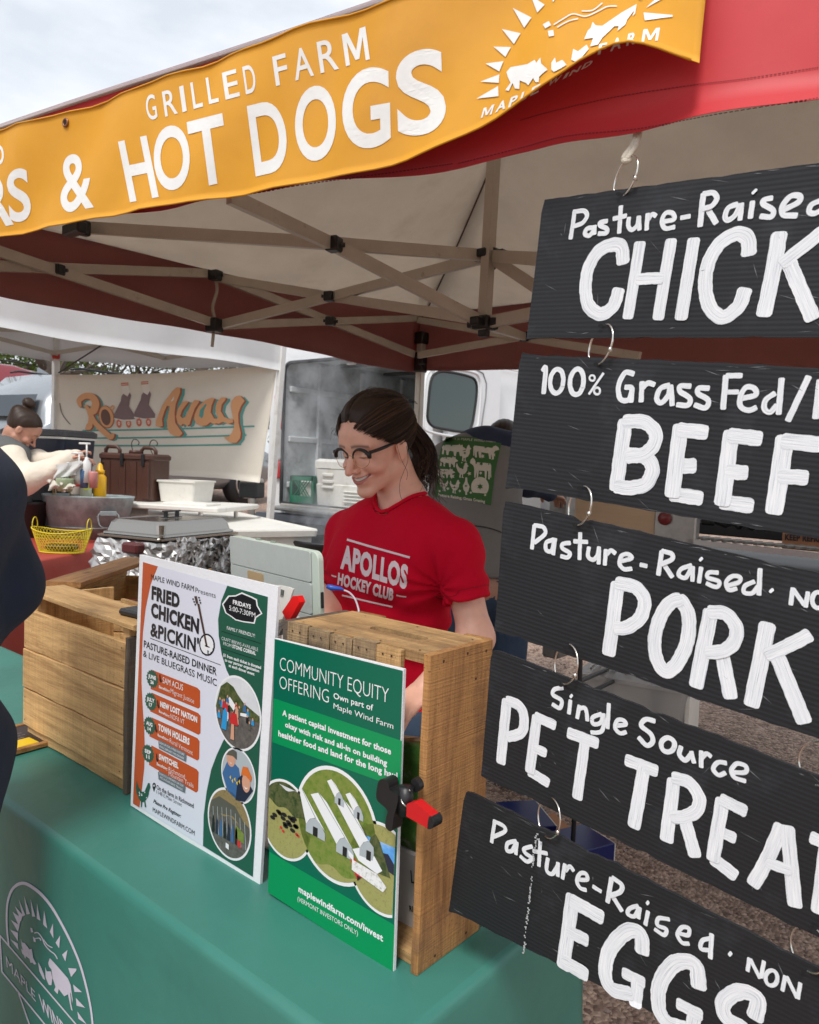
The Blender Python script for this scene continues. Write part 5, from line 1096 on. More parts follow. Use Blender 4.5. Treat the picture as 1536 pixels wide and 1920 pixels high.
for k in range(16): x_,z_=rng.uniform(-.55,.45),rng.uniform(-.2,.2); ph.add('print_black',[(x_+.11*cos(a),z_+.055*sin(a)) for a in np.linspace(0,5.5,8)],8)
for k in range(4): x_,z_=rng.uniform(-.2,.7),rng.uniform(-.35,-.1); ph.add('print_red',[(x_+.06*cos(a),z_+.04*sin(a)) for a in np.linspace(0,5.5,7)],8)
ph=Photo(A2,(688,1305),sc2((688,1305),240),clipx=xr_); ph.disc('print_dry_grass'); ph.cap('print_blue_sky',.38,6,-.25); ph.add('print_navy',[(-.2,.35),(.2,.42),(.6,.25),(1,.2),(1,0),(-.2,.1)],7); ph.add('print_dark_trees',[(-.5,.1),(-.35,.62),(-.2,.75),(-.05,.6),(.15,.2),(.3,-.1),(-.4,-.15)],8); ph.add('print_white',[(-.9,.15),(-.6,.3),(-.2,.22),(.05,-.02),(-.1,-.15),(-.7,-.05)],9); ph.add('print_white_hens',[(-.9,-.1),(-.1,-.15),(.2,-.35),(.1,-.5),(-.9,-.35)],10)
A2.e=.0042
rb=sc2((437,1068),300); ph=Photo(A2,(437,1068),rb); ph.disc('print_grass')
ph.cap('print_dry_grass',-.82,6,0,False)
def barn(x_,z_,L_,w_,s_=1.0):
 dx,dz=-L_*.72,L_*.62
 ph.add('print_white',[(x_-w_,z_),(x_-w_*.6,z_+.13*s_),(x_-w_*.1,z_+.19*s_),(x_-w_*.1+dx,z_+.17*s_+dz),(x_-w_+dx,z_+.08*s_+dz)],8); ph.add('print_light_grey',[(x_-w_*.1,z_+.19*s_),(x_+w_*.1,z_+.16*s_),(x_+w_*.1+dx,z_+.16*s_+dz),(x_-w_*.1+dx,z_+.19*s_+dz)],8.2)
 ph.add('print_white',[(x_+w_*.1,z_+.17*s_),(x_+w_,z_+.02*s_),(x_+w_+dx,z_+.06*s_+dz),(x_+dx,z_+.17*s_+dz)],8.1)
 ph.add('print_light_grey',[(x_-w_,z_-.14*s_),(x_-w_,z_),(x_-w_*.5,z_+.14*s_),(x_,z_+.19*s_),(x_+w_*.5,z_+.12*s_),(x_+w_,z_-.02),(x_+w_,z_-.16*s_)],9); ph.add('print_black',[(x_-w_*.25,z_-.15*s_),(x_-w_*.25,z_+.02),(x_+w_*.25,z_+.02),(x_+w_*.25,z_-.15*s_)],9.3)
barn(-.5,-.22,.95,.26); barn(.28,-.32,1.0,.22); barn(.86,-.18,.9,.22); barn(.1,.52,.3,.12,.7); barn(.58,.42,.3,.12,.7)
ph.add('print_red',[(.5,-.62),(.42,-.45),(.55,-.42),(.7,-.6),(.85,-.62),(.85,-.78),(.62,-.8)],9); ph.add('print_black',[(.62,-.8),(.6,-.7),(.7,-.7),(.72,-.8)],9.3); ph.add('print_white',[(.38,-.42),(.36,-.32),(.5,-.38),(.5,-.48)],9.3)
A2.done({'w': 'white_print','tl': 'green_ground','gn': 'green_band'})
# ==== CLAMPS, TABLET, STAND
RED=mat('red_vinyl_grip',(.55,.008,.012),.35,var=.06)
clp=thing('spring_clamp','black spring clamp with a red handle gripping the equity poster','clamp',P(770,1510,1.18))
PK=Plane((0,.845,0),(0,1,0))
zc=lambda x_,y_,e=0: PK(700+x_/5.645,1380+y_/5.645,e)
def solid(mb,pts,th,e0=0.0,z=zc):
 n=len(pts); fr=[z(x_,y_,e0+th) for x_,y_ in pts]; bk=[z(x_,y_,e0) for x_,y_ in pts]
 v1,f1=poly_vf(fr); f=[tuple(q) for q in f1]+[tuple(i+n for i in q[::-1]) for q in f1]+[(i,(i+1) % n,(i+1) % n+n,i+n) for i in range(n)]
 mb.add(np.concatenate([v1,np.array(bk)]),f)
m_=MB(); solid(m_,catmull([(185,420),(240,405),(285,445),(300,520),(375,560),(385,620),(370,700),(340,800),(325,930),(290,940),(252,890),(262,800),(275,730),(215,670),(165,620),(158,540)],3,True),.022,.004)
m_.out('jaw',BLACKP,clp)
m_=MB(); q0=PK(700+400/5.645,1380+640/5.645); m_.tube([q0+[.0,-.012,.018],q0+[0,-.012,-.022]],.011,14); m_.out('pivot',BLACKP,clp,True)
m_=MB(); solid(m_,catmull([(400,470),(440,450),(480,500),(490,560),(450,600),(410,560)],3,True),.010,-.010); m_.out('back_jaw',BLACKP,clp)
m_=MB(); m_.tube([q0+np.array([.003*cos(a*9)*2+.005,-.018+.006*sin(a*9),.018-.036*a]) for a in np.linspace(0,6.28/6.28,80)],.0013,5); m_.out('spring',STEEL,clp,True)
m_=MB(); solid(m_,[(480,660),(560,640),(735,780),(765,830),(750,905),(705,918),(475,790)],.016,.010); m_.out('handle',RED,clp)
m_=MB(); solid(m_,catmull([(722,790),(752,800),(772,850),(760,905),(722,918),(705,900)],3,True),.020,.008); m_.out('handle_end',BLACKP,clp)
cl2=thing('spring_clamp','steel clip with a bright red grip behind the chicken poster corner','clamp',P(545,1150,1.42))
PR=Plane(P(545,1150,1.40),(0,1,0)); zr=lambda x_,y_,e=0: PR(400+x_/5.12,960+y_/5.12,e)
m_=MB(); solid(m_,[(820,800),(860,800),(885,860),(790,1030),(755,1025),(718,950)],.014,0,zr); m_.out('grip',mat('bright_red_grip',(.75,.008,.008),.3),cl2)
m_=MB(); solid(m_,[(720,985),(745,1030),(700,1120),(660,1180),(615,1170),(615,1060),(690,1050)],.012,-.002,zr); m_.tube([zr(618,1080,.01),zr(700,1085,.012),zr(742,1060,.012),zr(770,1000,.012)],.0012,6); m_.out('clip_body',STEEL,cl2)
st2=thing('tablet_stand','white metal tablet stand bracket beside the chicken poster','stand',onz(540,1420,TZ+.003))
PB2=Plane(P(530,1130,1.46),(0,1,0)); zb=lambda x_,y_,e=0: PB2(400+x_/5.12,960+y_/5.12,e)
WM=mat('white_powder_coat',(.76,.75,.70),.35,var=.03)
m_=MB(); solid(m_,[(580,705),(640,700),(740,720),(785,740),(770,780),(720,970),(690,1020),(640,1035),(620,1020),(640,880),(632,830),(615,840),(610,780),(600,745)],.004,0,zb); m_.out('bracket',WM,st2)
q=zb(680,1000); m_=MB().box((q[0],q[1]+.02,(q[2]+TZ)/2),(.03,.02,q[2]-TZ-.004),b=.003).box((q[0]-.02,q[1]+.06,TZ+.01),(.16,.13,.012),b=.004); m_.out('post',WM,st2)
m_=MB(); m_.box(zb(660,760,.006),(.022,.003,.010),frame([1,0,-.1])); m_.out('slot',mat('shaded_slot',(.12,.13,.12),.6),st2)
TCASE=mat('sage_grey_tablet_case',(.45,.49,.47),.55,var=.05,vscale=40,dirt=(.32,.34,.26),dscale=12,dpos=(.6,.85))
TSHELL=mat('pale_mint_plastic',(.55,.63,.55),.4,dirt=(.42,.44,.26),dscale=18,dpos=(.55,.8))
tab=thing('tablet','tablet in a grey folding case propped up facing the woman in red','tablet',onz(560,1400,TZ+.003))
ta_,tb_=P(437,1003,1.72),P(597,1034,1.50); tcn_=P(636,1142,1.47);
u_=(tb_-ta_)/np.linalg.norm(tb_-ta_); d_=tcn_-tb_; d_=d_-u_*np.dot(d_,u_)*.0; d_ /= np.linalg.norm(d_); Lw,Lh=np.linalg.norm(tb_-ta_)+.012,.19
nrm=np.cross(d_,u_); nrm /= np.linalg.norm(nrm)
if np.dot(nrm,FW)>0: nrm=-nrm
dn=d_-u_*np.dot(d_,u_); dn /= np.linalg.norm(dn); R_=np.stack([u_,-dn,nrm],1)
if np.linalg.det(R_)<0: R_[:,2] *= -1
def rr_slab(mb,c,w_,h,th,r_,R,n=6):
 o=[]
 for (sx,sy,a0) in ((1,1,0),(-1,1,pi/2),(-1,-1,pi),(1,-1,3*pi/2)):
  for a in np.linspace(a0,a0+pi/2,n): o.append((sx*(w_/2-r_)+r_*cos(a),sy*(h/2-r_)+r_*sin(a)))
 k=len(o); lay=[(1,-th/2+.001),(1,th/2-.0015),(.99,th/2)]
 lay=[(.99,-th/2)]+lay; v=[]
 for (s_,z_) in lay: v+=[(x_*s_,y_*s_,z_) for x_,y_ in o]
 f=[(i*k+j,i*k+(j+1) % k,(i+1)*k+(j+1) % k,(i+1)*k+j) for i in range(len(lay)-1) for j in range(k)]
 f.append(tuple(range(k))[::-1]); f.append(tuple((len(lay)-1)*k+j for j in range(k)))
 mb.add(np.array(v) @ np.array(R).T+c,f)
tcc=ta_+u_*(Lw/2-.004)+dn*(Lh/2)
m_=MB(); rr_slab(m_,tcc,Lw,Lh,.013,.017,R_); m_.out('shell',TSHELL,tab,R=R_,c=tcc)
sg=1 if np.dot(R_[:,2],FW)<0 else -1
for k,(ya_,yb_) in enumerate([(.001,.062),(.064,.126),(.128,.188)]):
 m_=MB(); rr_slab(m_,tcc+dn*((ya_+yb_)/2-Lh/2)+R_[:,2]*sg*.0085-u_*.008,Lw-.026,yb_-ya_,.0035,.004,R_); m_.out('cover_flap',TCASE,tab,R=R_,c=tcc)
m_=MB(); rr_slab(m_,tcc+dn*.004-u_*.055+R_[:,2]*sg*.0108,.06,.062,.0016,.003,R_); m_.out('kraft_patch',mat('kraft_paper',(.42,.30,.16),.8,var=.1),tab,R=R_,c=tcc)
m_=MB(); rr_slab(m_,tcc+dn*.040+u_*.012+R_[:,2]*sg*.0108,.07,.10,.0016,.012,R_); m_.out('stand_recess',mat('dull_gold_recess',(.42,.34,.24),.45,metal=.3),tab,R=R_,c=tcc)
for t_ in (-.055,.0,):
 m_=MB(); rr_slab(m_,tcc+u_*t_-dn*(Lh/2+.0008) ,.015,.006,.006,.002,np.stack([u_,R_[:,2],dn],1)); m_.out('top_button',mat('grey_green_rubber',(.28,.33,.28),.6),tab)
for t_ in (.0,.05):
 q=tcc+u_*(Lw/2+.001)+dn*t_; m_=MB(); m_.box(q,(.004,.032,.006),np.stack([u_,dn,np.cross(u_,dn)],1),b=.001); m_.out('side_slot',BLACKP,tab)
m_=MB(); rr_slab(m_,tcc-R_[:,2]*sg*.0068,Lw-.03,Lh-.03,.001,.004,R_); m_.out('screen',mat('dark_glass',(.01,.01,.012),.08),tab,R=R_,c=tcc)
m_=MB(); b0=tcc+dn*Lh/2; m_.tube([b0,np.array([b0[0],b0[1],TZ+.02])],.012,10).box((b0[0],b0[1],TZ+.012),(.14,.12,.014),b=.004); m_.out('prop',WM,tab)
cb=thing('charging_cable','braided cable with a blue plug on the side of the tablet','cable',P(650,1150,1.45))
m_=MB(); m_.tube([P(613,1099,1.462),P(622,1102,1.462),P(640,1104,1.462),P(645,1107,1.462)],[.004,.0058,.0034,.002],10); m_.out('plug',mat('blue_plug',(.02,.08,.42),.35),cb,True)
m_=MB(); m_.tube(catmull([P(643,1106,1.462),P(655,1111,1.46),P(665,1122,1.455),P(671,1137,1.45),P(673,1152,1.44),P(670,1200,1.45),P(660,1300,1.46)],6),.0019,6); m_.out('cord',mat('grey_braid',(.5,.46,.52),.7,var=.35,vscale=500),cb,True)
bxx=thing('produce_box','white printed carton inside the tall crate behind its front gap','box',(-.72,1.2,TZ+.01))
PG=Plane((0,.934,0),(0,1,0))
MB().box((-.84,.965,.835),(.26,.06,.13),b=.003).out('carton',mat('white_card',(.6,.58,.56),.7,var=.05),bxx)
m_=MB(); text_on(m_,'LO',(772,1655),(797,1662),(772,1630),PG,0,.001); text_on(m_,'QTY',(777,1683),(797,1688),(777,1672),PG,.04,.001); text_on(m_,'RIAL G',(769,1708),(797,1714),(769,1697),PG,.03,.001); m_.out('lettering',INK['bk'],bxx)
bg_=thing('paper_bag','green and white printed bag standing on the carton behind the tall crate','bag',(-.9,1.19,1.05))
m_=MB(); m_.add(*sheet_vf(np.array([[(-.97+.25*s_,.94+.008*sin(7*s_+4*t)*(t),0.902+.16*t) for t in np.linspace(0,1,8)] for s_ in np.linspace(0,1,10)]),.05)); m_.out('bag_body',phmat('printed_bag_paper',[(.55,.55,.5),(.04,.16,.03),(.10,.22,.05),(.6,.58,.55)],9),bg_,True)
# ==== PEOPLE
def skin_mat(name,base,rough=.48):
 m=mat(name,base,rough); n_,l,b=nodes(m); n=n_.new
 at=n('ShaderNodeVertexColor'); at.layer_name='tone'
 ns=n('ShaderNodeTexNoise'); tcn=n('ShaderNodeTexCoord'); ns.inputs['Scale'].default_value=45; ns.inputs['Detail'].default_value=6; l.new(tcn.outputs['Object'],ns.inputs['Vector'])
 mr=n('ShaderNodeMapRange'); mr.inputs[3].default_value=.84; mr.inputs[4].default_value=1.14; l.new(ns.outputs[0],mr.inputs[0])
 vm=n('ShaderNodeVectorMath'); vm.operation='SCALE'; l.new(at.outputs[0],vm.inputs[0]); l.new(mr.outputs[0],vm.inputs['Scale']); l.new(vm.outputs[0],b.inputs['Base Color'])
 b.inputs['Subsurface Weight'].default_value=.12; b.inputs['Subsurface Radius'].default_value=(.012,.005,.003); b.inputs['Subsurface Scale'].default_value=.5
 nb=n('ShaderNodeTexNoise'); nb.inputs['Scale'].default_value=500; l.new(tcn.outputs['Object'],nb.inputs['Vector']); bp=n('ShaderNodeBump'); bp.inputs['Strength'].default_value=.12; bp.inputs['Distance'].default_value=.001; l.new(nb.outputs[0],bp.inputs['Height']); l.new(bp.outputs[0],b.inputs['Normal'])
 return m
SKIN=skin_mat('skin',(.55,.30,.21))
def set_tone(o,cols):
 ca=o.data.color_attributes.new('tone','FLOAT_COLOR','POINT'); ca.data.foreach_set('color',np.concatenate([cols,np.ones((len(cols),1))],1).astype(np.float32).ravel())
class Head:
 """local head frame: x to her left, y forward, z up, origin between the ears at eye height"""
 def __init__(s,O,fwd,roll=0.0,k=1.0):
  s.O=np.array(O,float); f=np.array(fwd,float); f /= np.linalg.norm(f); x=np.cross(f,UP); x /= np.linalg.norm(x); z=np.cross(x,f)
  x,z=x*cos(roll)+z*sin(roll),z*cos(roll)-x*sin(roll)
  s.R=np.stack([-x,f,z],1); s.k=k
  s.R=np.stack([np.cross(f,z),f,z],1)
 def W(s,p): return s.O+s.R @ (np.array(p,float)*s.k)
 def L(s,p): return ((p-s.O.astype(np.float32)) @ s.R.astype(np.float32))/s.k
def head_sdf(q,smile=1.0):
 d=sd_ell(q,(0,-.010,.036),(.0735,.094,.082))
 d=smin(d,sd_ell(q,(0,.028,-.015),(.061,.060,.072)),.03)
 d=smin(d,sd_ell(q,(0,.030,-.062),(.049,.052,.043)),.025)
 for s_ in (-1,1):
  d=smin(d,sd_cone(q,(s_*.050,.000,-.060),(s_*.013,.074,-.103),.016,.0135),.018)
  d=smin(d,sd_ell(q,(s_*.042,.062,-.037),(.024,.024,.021)),.014)
  d=smin(d,sd_cone(q,(s_*.044,.074,.018),(s_*.012,.086,.014),.009,.009),.014)
 d=smin(d,sd_ell(q,(0,.078,-.103),(.015,.014,.014)),.014)
 d=smin(d,sd_ell(q,(0,.080,-.066),(.026,.016,.022)),.014)
 d=smin(d,sd_ell(q,(0,.060,.045),(.050,.034,.036)),.03)
 for s_ in (-1,1):
  d=smax(d,-sd_ell(q,(s_*.0315,.100,-.002),(.0165,.017,.0125)),.010)
  d=smin(d,sd_ell(q,(s_*.0315,.0755,-.003),(.0138,.0132,.0125)),.003)
 d=smin(d,sd_cone(q,(0,.086,.006),(0,.1125,-.034),.0074,.0095),.008)
 d=smin(d,sd_ell(q,(0,.1155,-.0385),(.0092,.0105,.0088)),.006)
 for s_ in (-1,1):
  d=smin(d,sd_ell(q,(s_*.0125,.0985,-.0395),(.0070,.0100,.0070)),.005)
  d=smax(d,-sd_ell(q,(s_*.0065,.1050,-.0465),(.0034,.0048,.0040)),.002)
 w=.0265*(1+.26*smile)
 def arc(t): return np.array([w*t,.0945-.020*t*t,-.0650+.0125*smile*t*t])
 pts=[arc(t) for t in np.linspace(-1,1,7)]
 for i in range(6):
  m_=1-abs((i-2.5)/3.2)**2
  a,b=pts[i],pts[i+1]
  d=smin(d,sd_cone(q,a+[0,-.003,.0055*(.4+.6*m_)],b+[0,-.003,.0055*(.4+.6*m_)],.0040,.0040),.004)
  d=smin(d,sd_cone(q,a+[0,-.004,-.0085*(.3+.7*m_)],b+[0,-.004,-.0085*(.3+.7*m_)],.0050,.0050),.005)
 for i in range(6):
  a,b=pts[i],pts[i+1]; o=.0040*smile*(1-abs((i-2.5)/3)**2)+.0009
  d=smax(d,-sd_cone(q,a+[0,.005,-.0015],b+[0,.005,-.0015],o,o),.0015)
  d=smax(d,-sd_cone(q,a+[0,.000,-.0015],b+[0,.000,-.0015],o,o),.0015)
 for s_ in (-1,1):
  d=smax(d,-sd_cone(q,(s_*.021,.0985,-.038),(s_*.0435,.079,-.062),.0052,.0058),.0035*smile+.002)
  e=sd_ell(q,(s_*.0765,-.008,-.010),(.0085,.0185,.0300)); e=smax(e,-sd_ell(q,(s_*.0865,.002,-.006),(.0070,.0105,.0175)),.003)
  e=smin(e,sd_ell(q,(s_*.0745,.000,-.036),(.0055,.0080,.0090)),.005)
  d=smin(d,e,.005)
 return d
def head_tone(q,base,lips=(.42,.12,.11),brow=(.05,.03,.025),blush=.35,smile=1.0):
 c=np.tile(np.array(base,float),(len(q),1))
 x,y,z=q[:,0],q[:,1],q[:,2]
 def blend(m,col): nonlocal c; m=np.clip(m,0,1)[:,None]; c=c*(1-m)+np.array(col)*m
 for s_ in (-1,1):
  r_=((x-s_*.045)/.024)**2+((z+.034)/.020)**2; blend(np.exp(-r_)*(y>.03)*blush,(base[0]*1.02,base[1]*.62,base[2]*.58))
  bx=(x*s_-.032)/.022; by=z-(.0235-.004*bx*bx-.002*bx); blend(np.exp(-(by/.0038)**2)*(np.abs(bx)<1)*(y>.05)*.75,brow)
  blend(np.exp(-(((x-s_*.0315)/.014)**2+((z+.009)/.0028)**2)**2)*(y>.07)*.8,(.06,.03,.025))
 r_=(x/.016)**2+((z+.036)/.014)**2 ; blend(np.exp(-r_)*(y>.09)*.3,(base[0],base[1]*.7,base[2]*.68))
 w=.0265*(1+.26*smile)+.0025; t=np.clip(x/w,-1,1); zc_=-.0650+.0125*smile*t*t-.0012
 up=(z-zc_)/.0085; lo=(zc_-z)/.0125; on=(np.abs(x)<w) & (y>.068); sh=np.sqrt(np.clip(1-t*t,0,1))
 blend(on*(np.where(z>zc_,up,lo)<sh*.9)*.85,lips)
 blend(on*(np.abs(z-zc_)<.0017)*.8,(.12,.03,.03))
 return c
def finger(a,dirs,lens,r):
 pts=[np.array(a,float)]
 for d,l in zip(dirs,lens): d=np.array(d,float); pts.append(pts[-1]+d/np.linalg.norm(d)*l)
 return [(pts[i],pts[i+1],r*(1-.08*i),r*(.92-.08*i)) for i in range(len(pts)-1)]
def hand_prims(wrist,fwd,palm_n,side=1,curl=.4,k=1.0):
 """palm and five fingers; fwd = along the hand, palm_n = out of the back of the hand"""
 f=np.array(fwd,float); f /= np.linalg.norm(f); n=np.array(palm_n,float); n -= f*np.dot(n,f); n /= np.linalg.norm(n); s_=np.cross(f,n)*side; w=np.array(wrist,float)
 out=[]
 for t in (-.028,-.010,.010,.027): out.append((w+f*.012*k+s_*t*.7*k,w+f*.080*k+s_*t*k,.0135*k,.0115*k))
 for t,l_ in zip((-.029,-.010,.010,.028),(.062,.078,.083,.074)):
  ds=[]; cur=0.0
  for j in range(3): cur+=curl*(.6+.4*j); ds.append(f*cos(cur)-n*sin(cur))
  out+=finger(w+f*.085*k+s_*t*k,ds,[l_*.45*k,l_*.30*k,l_*.25*k],.0088*k)
 tb=w+f*.022*k+s_*.026*k; out+=finger(tb,[f*.55+s_*.75-n*.2,f*.8+s_*.45-n*.35,f*.95+s_*.15-n*.3],[.036*k,.031*k,.024*k],.0115*k)
 return out
def cones(p,prims,k=.012,d=None):
 for (a,b,ra,rb) in prims:
  e=sd_cone(p,a,b,ra,rb); d=e if d is None else smin(d,e,k)
 return d
def person_meshes(label,prims,head,hand,garments,skin_base,group=None,head_step=.0026,body_step=.0075,smile=1.0,lo=None,hi=None,lips=(.42,.12,.11),neck=None):
 t=thing('person',label,'person',(0,0,0),group)
 pts=np.array([q for pr in prims for q in pr[:2]]+[head.O])
 lo=pts.min(0)-.16; hi=pts.max(0)+.16
 t.location=((lo[0]+hi[0])/2,(lo[1]+hi[1])/2,lo[2]+.10)
 def body(p):
  d=cones(p,prims,.03)
  d=cones(p,hand,.006,d) if hand else d
  near=((p-head.O.astype(np.float32))**2).sum(1)<.19**2
  if near.any():
   q=head.L(p[near]); h=head_sdf(q,smile)*head.k; dn=smin(d[near],h,.022); d=d.copy(); d[near]=dn
  return d
 R_=.135*head.k
 ax=[axis_grid(lo[i],hi[i],body_step,(head.O[i]-R_,head.O[i]+R_),head_step) for i in range(3)]
 V,F=surface_nets(body,*ax); V=relax(V,F,1,.35)
 q=head.L(V.astype(np.float32)); tone=np.tile(np.array(skin_base,float),(len(V),1)); m=(q**2).sum(1)<.16**2
 tone[m]=head_tone(q[m],skin_base,smile=smile,lips=lips)
 o=link('body',V,F,SKIN,t,True); set_tone(o,tone)
 for (nm,fn,lo_,hi_,st,m_) in garments:
  V,F=surface_nets(fn,*[axis_grid(lo_[i],hi_[i],st) for i in range(3)]); V=relax(V,F,1,.4); link(nm,V,F,m_,t,True)
 return t
def folds(p,amp,f1=(14,9,22),f2=(31,26,12),ph=0.0):
 return amp*(np.sin(p[:,0]*f1[0]+p[:,2]*f1[2]+ph)*np.sin(p[:,1]*f1[1]-p[:,2]*7+1.3+ph)+.6*np.sin(p[:,0]*f2[0]-p[:,2]*f2[2]*1.3+p[:,1]*f2[1]+2*ph))
HAIRM=mat('dark_brown_hair',(.032,.017,.010),.5); _n,_l,_b=nodes(HAIRM); _b.inputs['Specular IOR Level'].default_value=.35
HAIRL=mat('lighter_brown_hair',(.095,.046,.024),.5)
DENIM=fabric('blue_denim',(.045,.075,.13),8,rough=.85,var=.2,wstr=.5)
# -- the woman in the red shirt
em=P(665,851,1.80); yw,pt=radians(43),radians(21)
fwd=(-fh*cos(yw)-rh*sin(yw))*cos(pt)-UP*sin(pt)
HW=Head(em-fwd/np.linalg.norm(fwd)*.077,fwd,roll=0.0,k=.935)
if np.dot(HW.R[:,0],RI)<0: HW.R[:,0] *= 1
shR,shL=P(655,1000,2.00),P(852,1022,1.78); nk0=HW.W((0,-.030,-.045)); nk1=P(757,942,1.90)
chest,belly,pelv=P(742,1075,1.905),P(735,1200,1.93),P(742,1330,1.95)
acr=(shL-shR); acr /= np.linalg.norm(acr); fwdb=np.cross(UP,acr); fwdb=-fwdb if np.dot(fwdb,FW)>0 else fwdb
elL,elR=P(893,1196,1.74),P(618,1150,1.93); wrL,wrR=P(795,1290,1.60),P(602,1190,1.74)
hipL,hipR=pelv+acr*.085,pelv-acr*.085
ftz=lambda q: gz(q[0],q[1])
def legp(h,s_):
 k=np.array([h[0],h[1],0])+fwdb*.03+acr*s_*.01; k[2]=(h[2]+ftz(h))/2+.02; a=np.array([h[0],h[1],ftz(h)+.08])+acr*s_*.02; toe=a+fwdb*.16; toe[2]=ftz(h)+.035
 return [(h,k,.078,.055),(k,a,.050,.036),(a-fwdb*.03-[0,0,.03],toe,.035,.03)]
tors=[(chest+[0,0,.06]-acr*.07,chest+[0,0,.06]+acr*.07,.092,.092),(chest-acr*.05,belly-acr*.035,.100,.088),(chest+acr*.05,belly+acr*.035,.100,.088),(belly,pelv,.105,.105),(pelv-acr*.06,pelv+acr*.06,.11,.11)]
arms=[(shL,elL,.043,.037),(elL,wrL,.037,.024),(shR,elR,.043,.037),(elR,wrR,.037,.024)]
base=tors+arms+[(shL,chest+[0,0,.09]+acr*.07,.046,.07),(shR,chest+[0,0,.09]-acr*.07,.046,.07),(nk1-[0,0,.02],shL+[0,0,.0],.045,.040),(nk1-[0,0,.02],shR,.045,.040),(nk0,nk1,.048,.052),(nk1,chest,.054,.09)]+legp(hipL,1)+legp(hipR,-1)
hands=hand_prims(wrL,(wrL-elL),UP,-1,.45,.92)+hand_prims(wrR,(wrR-elR),UP,1,.35,.92)
hemL=shL+(elL-shL)*.60; dL=(elL-shL)/np.linalg.norm(elL-shL); hemR=shR+(elR-shR)*.66; dR=(elR-shR)/np.linalg.norm(elR-shR)
def shirt(p):
 d=cones(p,[(a,b,ra+.012,rb+.014) for a,b,ra,rb in tors],.05)
 d=smin(d,cones(p,[(shL,chest+[0,0,.09]+acr*.07,.056,.08),(shR,chest+[0,0,.09]-acr*.07,.056,.08),(nk1-[0,0,.024],shL,.056,.052),(nk1-[0,0,.024],shR,.056,.052)],.04),.04)
 bu=fwdb*.075
 for s_ in (-1,1): d=smin(d,sd_ell(p,chest+bu*.9+acr*s_*.065+[0,0,.015],(.06,.06,.06)),.06)
 sl=sd_cone(p,shL,hemL+dL*.05,.053,.057); sl=smax(sl,(p-hemL.astype(np.float32)) @ dL.astype(np.float32),.004)
 sr=sd_cone(p,shR,hemR+dR*.05,.053,.056); sr=smax(sr,(p-hemR.astype(np.float32)) @ dR.astype(np.float32),.004)
 d=smin(smin(d,sl,.022),sr,.022)
 ap=shL-[0,0,.10]; v=p-ap.astype(np.float32); r_=np.sqrt((v**2).sum(1))+1e-6; an=np.arctan2(v[:,2],v @ acr.astype(np.float32))
 d=d+.0042*np.sin(an*11+1)*np.exp(-(r_/.17)**2)*np.clip(r_/.05,0,1)
 ap=shR-[0,0,.10]; v=p-ap.astype(np.float32); r_=np.sqrt((v**2).sum(1))+1e-6; an=np.arctan2(v[:,2],v @ acr.astype(np.float32))
 d=d+.0035*np.sin(an*10)*np.exp(-(r_/.15)**2)
 wz=np.exp(-((p[:,2]-(belly[2]+.03))/.09)**2); d=d+.0050*wz*np.sin(p[:,2]*95+(p @ acr.astype(np.float32))*26)+folds(p,.0026)
 nk=sd_cone(p,nk1+[0,0,.10],nk1-[0,0,.035]+fwdb*.022,.062,.060); d=smax(d,-nk,.003)
 d=smax(d,(pelv[2]-.06)-p[:,2],.003)
 return d
SHIRT=fabric('red_cotton_jersey',(.60,.002,.024),9,rough=.9,var=.05,wstr=.5); nodes(SHIRT)[2].inputs['Sheen Weight'].default_value=0; nodes(SHIRT)[2].inputs['Specular IOR Level'].default_value=.2
ppx=np.array([shL,shR,elL,elR,pelv,nk1,chest]); lo_=ppx.min(0)-.15; hi_=ppx.max(0)+.15; lo_[2]=pelv[2]-.08; hi_[2]=nk1[2]+.06
def jeans_fn(prims,add):
 top=max(pr[0][2] for pr in prims)+.05
 def fn(p):
  d=cones(p,[(a,b,ra+add,rb+add) for a,b,ra,rb in prims],.04)+folds(p,.0015); return smax(d,p[:,2]-top,.004)
 return fn
jp=[x for pr in (legp(hipL,1)[:2],legp(hipR,-1)[:2]) for x in pr]+[(pelv-acr*.06,pelv+acr*.06,.112,.112)]
jl=np.array([q for pr in jp for q in pr[:2]]);
wom=person_meshes('smiling woman in glasses and red hockey club T-shirt looking down behind the tall crate',base,HW,hands,
 [('shirt',shirt,lo_,hi_,.0046,SHIRT),('jeans',jeans_fn(jp,.014),jl.min(0)-.15,jl.max(0)+.15,.010,DENIM)],(.80,.45,.335),head_step=.0022,lips=(.50,.155,.14))
shoe=mat('white_trainer',(.6,.6,.6),.6)
for h,s_ in ((hipL,1),(hipR,-1)):
 a=np.array([h[0],h[1],ftz(h)+.045])+acr*s_*.02; m_=MB(); q=a+fwdb*.05; Rf=frame(fwdb); m_.box(q,(.26,.09,.085),Rf,b=.03); m_.out('shoe',shoe,wom,True)
shirt_o=[c for c in wom.children if c.name.startswith('shirt')][0]; body_o=[c for c in wom.children if c.name.startswith('body')][0]
WS=MeshSurf(shirt_o,Plane(chest+fwdb*.1,FW))
cen=nk1-[0,0,.012]+fwdb*.010; fx=fwdb; pts=[]
bvh=WS.t
for a in np.linspace(0,2*pi,60,endpoint=False):
 best=None
 dv=acr*cos(a)+fwdb*sin(a);
 for t in np.linspace(.06,-.10,60):
  q=nk1+(fwdb*.022-UP*.035-UP*.10)*np.clip((.10-t)/.135*.5,0,1)*0+dv*.0615+UP*t+fwdb*.022*np.clip((.10-t)/.135,0,1)
  h=bvh.find_nearest(Vector(q))
  if h[0] is not None and h[3]<.006: best=q; break
 pts.append(best if best is not None else (pts[-1] if pts else q))
pts=np.array(pts); pts=sum(np.roll(pts,k,0) for k in (-2,-1,0,1,2))/5
MB().tube(pts,.0052,8,closed=True).out('collar',SHIRT,wom,True)
